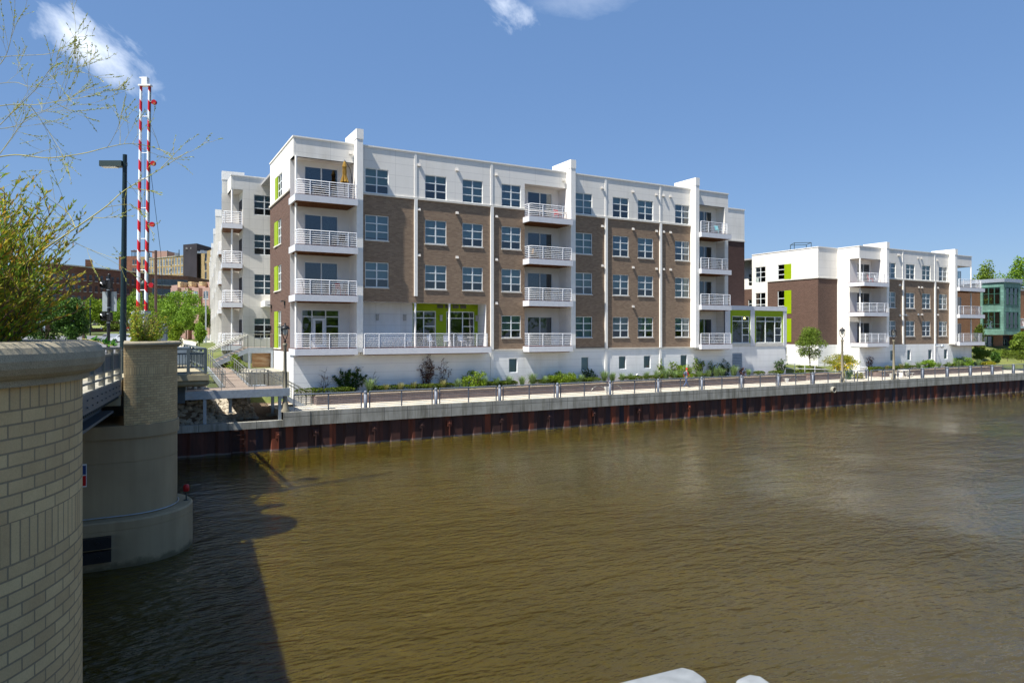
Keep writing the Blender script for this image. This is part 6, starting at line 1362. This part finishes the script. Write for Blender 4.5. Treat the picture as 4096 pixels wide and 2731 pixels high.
GBx = sorted([(fx(3400+a/2.6135, 49.0), s_, 0 if a not in (370, 520) else 2) for a, s_ in ((370, 0.8), (520, 1.0), (600, 1.0), (690, 1.0), (720, 0.9), (915, 0.9), (1010, 0.9), (1100, 1.1), (1165, 1.0), (1240, 1.0), (1320, 1.1))])
for i, (x, s_, v) in enumerate(GBx):
    gclump(x, 48.9+r.uniform(-0.2, 0.2), s_*1.2, v, '%s ornamental grass tuft, %s from the left below the smaller block' % ('dry' if v == 2 else 'blue green', ORD[i]), 'ornamental grass tufts in the short planter')
# clipped hedges
def hedge_mesh(seed, w=1.5, d=0.8, h=0.48):
    r = random.Random(seed); q = MB()
    for i in range(1500): 
        x = r.uniform(-1, 1); y = r.uniform(-1, 1); z = r.random(); k = (abs(x)**4+abs(y)**4)
        if k > 1.1: continue
        if r.random() < 0.6: z = 1-0.12*r.random()
        leaf(q, Vector((x*w/2, y*d/2, z*h*(1-0.25*k))), 0.085*r.uniform(0.6, 1.3), r, 0.3, 0.6)
    return q.mesh('hedge_block', FM['hedge'])
hm = [hedge_mesh(1), hedge_mesh(2, 1.2), hedge_mesh(3, 1.8)]
HA = [fx(1180+a, 48.75) for a in (50, 85, 170, 205)]+[fx(DX(a), 48.75) for a in (355, 540, 710, 910, 1090, 1235, 1770, 1920, 2040)]+[fx(SX(a), 48.9) for a in (300, 560, 840, 950, 1020, 1310, 1400, 1500, 1600, 1720, 1860, 1950)]+[fx(3050, 48.9), fx(3110, 48.9)]
HA.sort()
for i, x in enumerate(HA):
    tag(link('hedge', hm[i % 3], None, (x, 49.0+(0.35 if i % 2 else 0.1), SO), 0), 'low clipped boxwood hedge, %s from the left in the longest planter' % ORD[i], 'hedge', 'clipped boxwood hedges in the planters')
HB = sorted(fx(3400+a/2.6135, 49.1) for a in (230, 290, 430, 490, 570, 650, 1030, 1070))
for i, x in enumerate(HB):
    tag(link('hedge', hm[(i+1) % 3], None, (x, 49.2, SO), 0), 'low clipped boxwood hedge, %s from the left below the smaller block' % ORD[i], 'hedge', 'clipped boxwood hedges in the planters')
def bush(x, y, z, rx, h, fol, label, seed, n=2600, ls=0.12):
    r = random.Random(seed); o = thing('bush', label, 'bush', (x, y, z))
    q = MB()
    for i in range(6): a = i*1.05; q.tube([(0, 0, -0.1), (rx*0.4*math.cos(a), rx*0.4*math.sin(a), h*0.5), (rx*0.7*math.cos(a), rx*0.7*math.sin(a), h*0.8)], [0.03, 0.02, 0.008], 5)
    q.build('stems', M['bark'], o); q = MB()
    for i in range(22):
        a = r.uniform(0, 6.28); e = r.uniform(0.1, 0.95); k = r.uniform(0.3, 0.85)*math.sqrt(1-(e-0.4)**2)
        clump(q, (rx*k*math.cos(a), rx*k*math.sin(a), h*e*0.86), (rx*0.33, rx*0.33, h*0.17), n//22, ls, r, 0.6)
    q.build('foliage', FM[fol], o); return o
bush(fx(1897, 48.9), 48.9, SO, 1.0, 1.45, 'bright', 'bright green round bush in the long planter right of the brown climbing vine', 61)
bush(fx(2248, 49.0), 49.0, SO, 1.15, 1.25, 'bright', 'bright green round bush in the long planter below the middle balcony', 62)
bush(fx(2737, 49.0), 49.0, SO, 1.05, 1.5, 'bright', 'bright green round bush in the long planter beside the walking person', 63)
bush(fx(3400+815/2.6135, 49.0), 49.1, SO, 1.15, 1.2, 'green', 'leafy green bush below the base windows of the smaller block', 64); bush(fx(3400+1205/2.6135, 49.0), 49.1, SO, 1.35, 1.45, 'green', 'leafy green bush at the right corner of the smaller block', 65)
bush(5.0+1.9, 55.2, 4.5, 0.6, 1.3, 'bright', 'small green bush under the upper stair beside the ramp', 66, 900); bush(3.9, 54.0, 5.2, 0.5, 0.8, 'olive', 'low grassy bush left of the wooden ramp', 67, 700)
bush(fx(3430, 47.3), 47.2, PZ, 0.55, 0.7, 'yellowgreen', 'low yellow green bush beside the single bollard light', 68, 700); bush(fx(3398, 47.5), 47.6, PZ, 0.55, 1.1, 'dark', 'dark bush directly behind the lamp post with the yellow flowers', 69, 900)
bush(61.8, 49.3, 2.8, 0.6, 0.75, 'hedge', 'low dark bush at the corner of the glass annex', 70, 800)
bush(64.5, 50.8, 3.0, 0.9, 0.8, 'olive', 'low olive bush at the foot of the courtyard tree', 71, 900)
# climbing vines against the base wall
def vine(px0, px1, ytop, label, seed, fol='vine', stems=8, y=49.82, dens=60, ls=0.16, bare=0.0, sp=0.10, zb=2.9):
    r = random.Random(seed); x0, x1 = fx(px0, y), fx(px1, y); xc = (x0+x1)/2; H = fz((px0+px1)/2, ytop, y)-zb
    o = thing('vine', label, 'climbing plant', (xc, y, zb)); q = MB(); lf = MB()
    for s_ in range(stems):
        u = -1+2*(s_+0.5)/stems; tx = u*(x1-x0)/2*r.uniform(0.8, 1.1); h = H*(1-0.40*abs(u)**1.5)*r.uniform(0.72, 1.06)
        pts = []; n = 14; wob = r.uniform(0, 6)
        for i in range(n+1): t_ = i/n; pts.append(Vector((tx*t_**0.75*0.95+0.07*math.sin(wob+t_*9)*(t_+0.2), -0.05+0.05*math.sin(wob*2+t_*7), h*t_)))
        q.tube(pts, [0.022*(1-0.8*i/n) for i in range(n+1)], 4)
        for j in range(dens):
            t_ = r.uniform(bare, 1.0); i = min(n-1, int(t_*n)); p = pts[i].lerp(pts[i+1], t_*n-i); k = sp*(1.3-t_)
            leaf(lf, p+Vector((r.uniform(-k, k), r.uniform(-0.06, 0.04), r.uniform(-k, k))), ls*r.uniform(0.5, 1.2), r, -0.2, 0.75)
        for j in range(3):
            i = r.randint(4, n-2); p = pts[i]; dd = Vector((r.choice((-1, 1))*r.uniform(0.2, 0.5), 0, r.uniform(0.0, 0.4))); q.tube([p, p+dd*0.6+Vector((0, 0, 0.05)), p+dd], [0.012, 0.008, 0.004], 4)
            for e in range(dens//7): leaf(lf, p+dd*r.random()+Vector((r.uniform(-0.05, 0.05), r.uniform(-0.04, 0.04), r.uniform(-0.06, 0.06))), ls*r.uniform(0.5, 1.1), r, -0.2, 0.75)
    q.build('stems', M['bark'], o); lf.build('leaves', FM[fol], o)
vine(1318, 1476, 1462, 'wide dark green vine climbing the base wall under the corner balcony', 71, 'vine', 9, dens=110, sp=0.14)
vine(1272, 1320, 1462, 'thin bare twiggy vine just left of the wide dark vine', 72, 'redvine', 4, dens=8, ls=0.07)
vine(1478, 1512, 1480, 'thin bare vine just right of the wide dark vine', 73, 'redvine', 3, dens=6, ls=0.07)
vine(1675, 1745, 1412, 'tall brown leaved vine reaching the long terrace edge', 74, 'redvine', 9, dens=70, ls=0.11, sp=0.16)
vine(1745, 1800, 1415, 'thinner brown vine beside the tall brown vine', 75, 'redvine', 5, dens=34, ls=0.10, sp=0.14)
vine(2320, 2388, 1462, 'spreading green vine below the second base window', 76, 'vine', 7, dens=40)
vine(2188, 2212, 1490, 'tiny green vine left of the middle bright bush', 78, 'vine', 2, dens=40)
vine(2628, 2660, 1430, 'single upright green vine on the fourth pilaster strip', 77, 'olive', 3, dens=60)
vine(2664, 2726, 1440, 'green vine below the rightmost square base window', 79, 'olive', 6, dens=50)
vine(2762, 2824, 1412, 'tall green vine just right of the walking person', 80, 'olive', 7, dens=60)
vine(2828, 2866, 1420, 'slender green vine left of the wall louver', 81, 'olive', 3, dens=50)
vine(2866, 2926, 1434, 'bushy green vine beside the wall louver', 82, 'vine', 6, dens=55)
vine(2952, 2982, 1468, 'small brown vine under the wall louver', 83, 'redvine', 3, dens=30)
vine(3094, 3146, 1430, 'green vine at the right corner of the glass annex', 84, 'vine', 6, dens=60)
vine(3458, 3500, 1412, 'bare dark stems climbing the smaller block by its left corner', 85, 'redvine', 3, dens=40)
# ---- plants on the bridge pillars
r = random.Random(77)
WL = thing('willow_shrub', 'tall yellow green and orange willow shrub growing in the near brick pillar', 'shrub', (-1.9, 5.87, 7.18))
q = MB(); lf = MB(); lg = MB(); stc = 0
for s_ in range(760):
    a = r.uniform(0, 6.283) if s_ < 150 else r.uniform(-1.4, 1.4); k = math.sqrt(r.random())*1.2; b0_ = Vector((k*math.cos(a), k*math.sin(a), 0)); out = r.uniform(0.05, 0.68); a2 = a+r.uniform(-0.8, 0.8)
    lim = 1.0-0.25*(k/1.15); h = r.uniform(0.4, 1.6)*lim*(1.15 if b0_.x < 0.2 else 0.9); n = 9; pts = []
    for i in range(n+1): t_ = i/n; pts.append(b0_+Vector((out*t_**1.6*math.cos(a2)*0.8+0.06*t_, out*t_**1.6*math.sin(a2)*0.8, h*t_)))
    q.tube(pts, [0.005*(1-0.8*i/n) for i in range(n+1)], 4)
    for j in range(int(150*h)):
        t_ = r.random()**1.25; i = min(n-1, int(t_*n)); p = pts[i].lerp(pts[i+1], t_*n-i); dd = (pts[i+1]-pts[i]).normalized()
        d = (dd*1.1+Vector((r.uniform(-1, 1), r.uniform(-1, 1), r.uniform(-0.5, 0.5)))*0.75).normalized()
        leaf(lf, p, r.uniform(0.03, 0.066)*(1 if t_ < 0.8 else 0.7), r, 0, 0.27, d)
    for j in range(2):
        i = r.randint(3, n-1); p = pts[i]; d = Vector((r.uniform(-1, 1), r.uniform(-1, 1), r.uniform(0.5, 1.3))).normalized()*r.uniform(0.15, 0.35); q.tube([p, p+d], [0.003, 0.0015], 3)
        for e in range(9): leaf(lf, p+d*r.random(), r.uniform(0.03, 0.06), r, 0, 0.26, (d.normalized()+Vector((r.uniform(-1, 1), r.uniform(-1, 1), r.uniform(-1, 1)))*0.6).normalized())
cx_ = far(70, 4.9)-Vector((-1.9, 5.87, 0))
for j in range(260):
    a = r.uniform(0, 6.28); d = Vector((math.cos(a), math.sin(a), r.uniform(-0.3, 0.9))).normalized(); leaf(lg, Vector((cx_.x+r.uniform(-0.3, 0.1), cx_.y+r.uniform(-0.1, 0.3), r.uniform(0.25, 0.62))), r.uniform(0.07, 0.15), r, 0, 0.13, d)
q.build('stems', M['bark'], WL); lf.build('leaves', FM['willow'], WL); lg.build('blades', FM['willowgreen'], WL)
TB = thing('twig_branch', 'long arching nearly bare twigs reaching over the willow shrub into the sky', 'branch', (-1.6, 5.6, 7.18))
q = MB(); lf = MB(); tbo = Vector((-1.6, 5.6, 7.18))
def smooth(pts, k=6):
    o = []
    P = [pts[0]]+pts+[pts[-1]]
    for i in range(1, len(P)-2):
        for j in range(k):
            t_ = j/k; a, b_, c, d = P[i-1], P[i], P[i+1], P[i+2]
            o.append(0.5*((2*b_)+(c-a)*t_+(2*a-5*b_+4*c-d)*t_*t_+(3*b_-a-3*c+d)*t_**3))
    o.append(P[-2]); return o
def twig(p, d, ln, rad, lv):
    n = 7; pts = [p]; d = d.normalized(); bend = Vector((r.uniform(-1, 1), r.uniform(-1, 1), r.uniform(-0.5, 1.0)))*0.35
    for i in range(n): d = (d+bend*0.22+Vector((r.uniform(-1, 1), r.uniform(-1, 1), r.uniform(-1, 1)))*0.07).normalized(); pts.append(pts[-1]+d*ln/n)
    q.tube(pts, [max(0.0009, rad*0.6*(1-0.75*i/n)) for i in range(n+1)], 4)
    for j in range(int(ln*62)):
        t_ = r.uniform(0.5, 1.0); i = min(n-1, int(t_*n)); pp = pts[i].lerp(pts[i+1], t_*n-i); dd = (pts[i+1]-pts[i]).normalized()
        leaf(lf, pp, r.uniform(0.010, 0.021), r, 0, 0.38, (dd+Vector((r.uniform(-1, 1), r.uniform(-1, 1), r.uniform(-1, 1)))*0.55).normalized())
    if lv > 0:
        for j in range(2 if lv == 1 else 3):
            i = r.randint(2, n-1); dd = (pts[i]-pts[i-1]).normalized(); twig(pts[i], dd+Vector((r.uniform(-1, 1), r.uniform(-1, 1), r.uniform(-0.6, 1.0)))*0.75, ln*r.uniform(0.35, 0.65), rad*0.6, lv-1)
MAIN = [([(-60, 1180), (0, 1136), (160, 1010), (302, 913), (420, 830), (497, 763), (620, 690), (754, 606)], 4.6, 0.0085, 9),
        ([(302, 913), (270, 850), (190, 790), (150, 740)], 4.6, 0.004, 3), ([(250, 940), (330, 985), (450, 1030), (505, 1028)], 4.6, 0.003, 3), ([(420, 830), (520, 820), (580, 870)], 4.6, 0.003, 3),
        ([(-60, 640), (60, 620), (190, 632), (330, 615), (430, 590), (530, 575), (640, 600), (700, 640)], 4.9, 0.006, 10),
        ([(-60, 432), (60, 418), (140, 420), (270, 400), (380, 380), (430, 355)], 5.1, 0.0045, 9), ([(-60, 236), (60, 224), (190, 217), (260, 190), (305, 160)], 5.0, 0.0035, 2),
        ([(-60, 560), (30, 470), (140, 360), (200, 280), (250, 250)], 4.8, 0.004, 8), ([(-60, 320), (20, 230), (50, 120), (60, 40)], 5.0, 0.004, 7), ([(-60, 520), (60, 505), (170, 450), (290, 420), (470, 425)], 5.2, 0.0035, 7),
        ([(-40, 340), (60, 330), (130, 345), (240, 290), (330, 290)], 5.2, 0.003, 6), ([(120, 420), (190, 520), (240, 600), (280, 700)], 5.1, 0.003, 6), ([(-60, 700), (40, 560), (110, 470), (200, 430), (300, 330)], 4.7, 0.004, 7)]
for pp, Z, rad, k in MAIN:
    pts = smooth([Vector(pt(a, b_, Z+0.12*math.sin(i*1.3)))-tbo for i, (a, b_) in enumerate(pp)]); n = len(pts)-1
    q.tube(pts, [rad*0.72*(1-0.75*i/n) for i in range(n+1)], 5)
    for j in range(k):
        i = r.randint(n//6, n-1); dd = (pts[i+1]-pts[i]).normalized(); twig(pts[i], dd*0.6+Vector((r.uniform(-1, 1), r.uniform(-1, 1), r.uniform(-0.9, 1.1)))*0.6, r.uniform(0.18, 0.42), rad*0.45, 1 if r.random() < 0.75 else 2)
    for j in range(26):
        i = r.randint(int(n*0.75), n-1); leaf(lf, pts[i], r.uniform(0.014, 0.03), r, 0, 0.35, ((pts[i+1]-pts[i]).normalized()+Vector((r.uniform(-1, 1), r.uniform(-1, 1), r.uniform(-1, 1)))*0.5).normalized())
q.build('twigs', M['straw'], TB); lf.build('leaf_tips', FM['twigleaf'], TB)
# hanging leafy sprig at the end of the near cap
SP = thing('trailing_sprig', 'small green leafy sprig trailing past the end of the near pillar cap', 'plant', pt(352, 1362, 6.2)); q = MB(); lf = MB(); o0 = Vector(pt(352, 1362, 6.2))
pts = smooth([Vector(pt(a, b_, 6.3))-o0 for a, b_ in ((330, 1355), (390, 1366), (430, 1380), (452, 1382))]); q.tube(pts, 0.004, 4)
for j in range(34): i = r.randint(2, len(pts)-2); leaf(lf, pts[i], r.uniform(0.05, 0.09), r, 0, 0.3, Vector((r.uniform(-0.3, 1), r.uniform(-0.6, 0.6), r.uniform(-0.1, 0.9))).normalized())
q.build('stem', M['straw'], SP); lf.build('leaves', FM['willowgreen'], SP)
PP = thing('planter_bush', 'yellow and green bush spilling over the top of the far brick pillar', 'bush', (0.15, 26.8, 6.98)); q = MB(); lf = MB(); l2 = MB(); l3 = MB()
for s_ in range(120):
    a = r.uniform(0, 6.28); k = math.sqrt(r.random())*1.15; h = r.uniform(0.3, 1.5)*(1-0.35*k); b0_ = Vector((0.5*abs(math.cos(a))*k, k*math.sin(a), 0)); e = b0_+Vector((0.5*k*math.cos(a), 0.45*k*math.sin(a), h)); mid_ = b0_.lerp(e, 0.5)+Vector((0, 0, 0.12))
    q.tube([b0_, mid_, e], [0.012, 0.008, 0.003], 4)
    for j in range(60): t_ = r.random(); p = b0_.lerp(e, t_)+Vector((r.uniform(-0.13, 0.13), r.uniform(-0.13, 0.13), r.uniform(-0.08, 0.1))); leaf(lf if r.random() < 0.6 else l2, p, r.uniform(0.05, 0.10), r, 0.2, 0.5)
for j in range(150):
    a = r.uniform(0, 6.28); h = r.uniform(0.4, 1.1); b0_ = Vector((r.uniform(0, 0.4), r.uniform(-1.1, 0.3), 0.0)); q3 = b0_+Vector((0.35*math.cos(a), 0.35*math.sin(a), h)); leaf(l3, b0_, (q3-b0_).length, r, 0, 0.02, (q3-b0_).normalized())
q.build('stems', M['bark'], PP); lf.build('leaves', FM['bright'], PP); l2.build('leaves', FM['yellowgreen'], PP); l3.build('dry_blades', FM['dry'], PP)

q = MB(); r = random.Random(123)
for i in range(70):
    x = r.uniform(-60, 170); y = r.uniform(-75, -40); h = r.uniform(7, 13)
    clump(q, (x, y, 5+h*0.5), (4.5, 4.0, h*0.5), 130, 1.3, r, 0.8)
tag(q.build('near_bank_wood', FM['green']), 'green trees on the near river bank behind the viewpoint', kind='stuff')
# ================================================================== PERSON walking on the promenade
def person(base, rz_):
    o = thing('person', 'person walking in a red cap, blue grey vest, red sleeves and blue trousers', 'person', base, rz_)
    jt = {'pel': (0, 0, 0.93, .125), 'sp': (0.02, 0, 1.12, .115), 'ch': (0.04, 0, 1.32, .135), 'nk': (0.07, 0, 1.47, .055), 'hd': (0.10, 0, 1.58, .085), 'ht': (0.10, 0, 1.68, .075),
          'sl': (0.04, 0.17, 1.38, .06), 'el': (-0.08, 0.22, 1.14, .045), 'wl': (0.03, 0.22, 0.93, .035), 'fl': (0.06, 0.22, 0.84, .03), 'sr': (0.04, -0.17, 1.38, .06), 'er': (0.10, -0.23, 1.13, .045), 'wr': (0.26, -0.21, 1.00, .035), 'fr': (0.33, -0.2, 0.96, .03),
          'hl': (0.01, 0.09, 0.86, .10), 'kl': (0.20, 0.10, 0.48, .065), 'al': (0.36, 0.10, 0.09, .045), 'tl': (0.50, 0.10, 0.05, .035), 'hr': (-0.01, -0.09, 0.86, .10), 'kr': (-0.08, -0.1, 0.46, .065), 'ar': (-0.36, -0.1, 0.16, .045), 'tr': (-0.27, -0.1, 0.05, .035)}
    E_ = [('pel', 'sp'), ('sp', 'ch'), ('ch', 'nk'), ('nk', 'hd'), ('hd', 'ht'), ('ch', 'sl'), ('sl', 'el'), ('el', 'wl'), ('wl', 'fl'), ('ch', 'sr'), ('sr', 'er'), ('er', 'wr'), ('wr', 'fr'), ('pel', 'hl'), ('hl', 'kl'), ('kl', 'al'), ('al', 'tl'), ('pel', 'hr'), ('hr', 'kr'), ('kr', 'ar'), ('ar', 'tr')]
    ks = list(jt); me = bpy.data.meshes.new('body'); me.from_pydata([jt[k][:3] for k in ks], [(ks.index(a), ks.index(b_)) for a, b_ in E_], [])
    t_ = bpy.data.objects.new('body', me); C.objects.link(t_); t_.modifiers.new('skin', 'SKIN'); t_.modifiers.new('sub', 'SUBSURF').levels = 2
    for k, v in zip(ks, me.skin_vertices[0].data): v.radius = (jt[k][3],)*2; v.use_root = (k == 'pel')
    dg_ = bpy.context.evaluated_depsgraph_get(); m2_ = bpy.data.meshes.new_from_object(t_.evaluated_get(dg_)); bpy.data.objects.remove(t_)
    m2_.materials.clear()
    for x in (simple('skin', '#b98468', 0.6), simple('blue grey vest', '#5d6675', 0.8), simple('red sleeve', '#a3231f', 0.8), simple('blue trousers', '#4a5a80', 0.85), simple('dark shoes', '#2c2c30', 0.7)): m2_.materials.append(x)
    for f in m2_.polygons:
        c = f.center; f.use_smooth = True; arm = abs(c.y) > 0.145 and c.z > 0.8
        f.material_index = 4 if c.z < 0.11 else 3 if c.z < 0.93 and not arm else (0 if c.z < 1.03 else 2) if arm else 1 if c.z < 1.46 else 0
    link('body', m2_, o)
    q = MB(); q.lathe((0.10, 0, 1.64), [(0.102, 0), (0.105, 0.05), (0.085, 0.10), (0.0, 0.13)], 14); q.add([(0.17, -0.08, 1.645), (0.30, -0.06, 1.63), (0.30, 0.06, 1.63), (0.17, 0.08, 1.645), (0.17, -0.08, 1.66), (0.30, -0.06, 1.642), (0.30, 0.06, 1.642), (0.17, 0.08, 1.66)], [(0, 1, 2, 3), (7, 6, 5, 4), (0, 4, 5, 1), (1, 5, 6, 2), (2, 6, 7, 3)]); q.build('cap', simple('red cap', '#c0331f', 0.7), o)
    q = MB(); q.ball((-0.135, 0, 1.27), 0.13, 10, sz=1.4); q.build('backpack', simple('grey backpack', '#4d5563', 0.7), o)
    for s_ in (-1, 1): q = MB(); q.ball((0.178, s_*0.032, 1.595), 0.012, 6); q.build('eye', M['black'], o)
    q = MB(); q.add([(0.18, -0.015, 1.56), (0.18, 0.015, 1.56), (0.21, 0, 1.555), (0.18, 0, 1.60)], [(0, 1, 2), (0, 2, 3), (1, 3, 2)]); q.build('nose', bpy.data.materials['skin'], o)
person((fx(2744, 47.35), 47.35, PZ+0.01), 0.0)
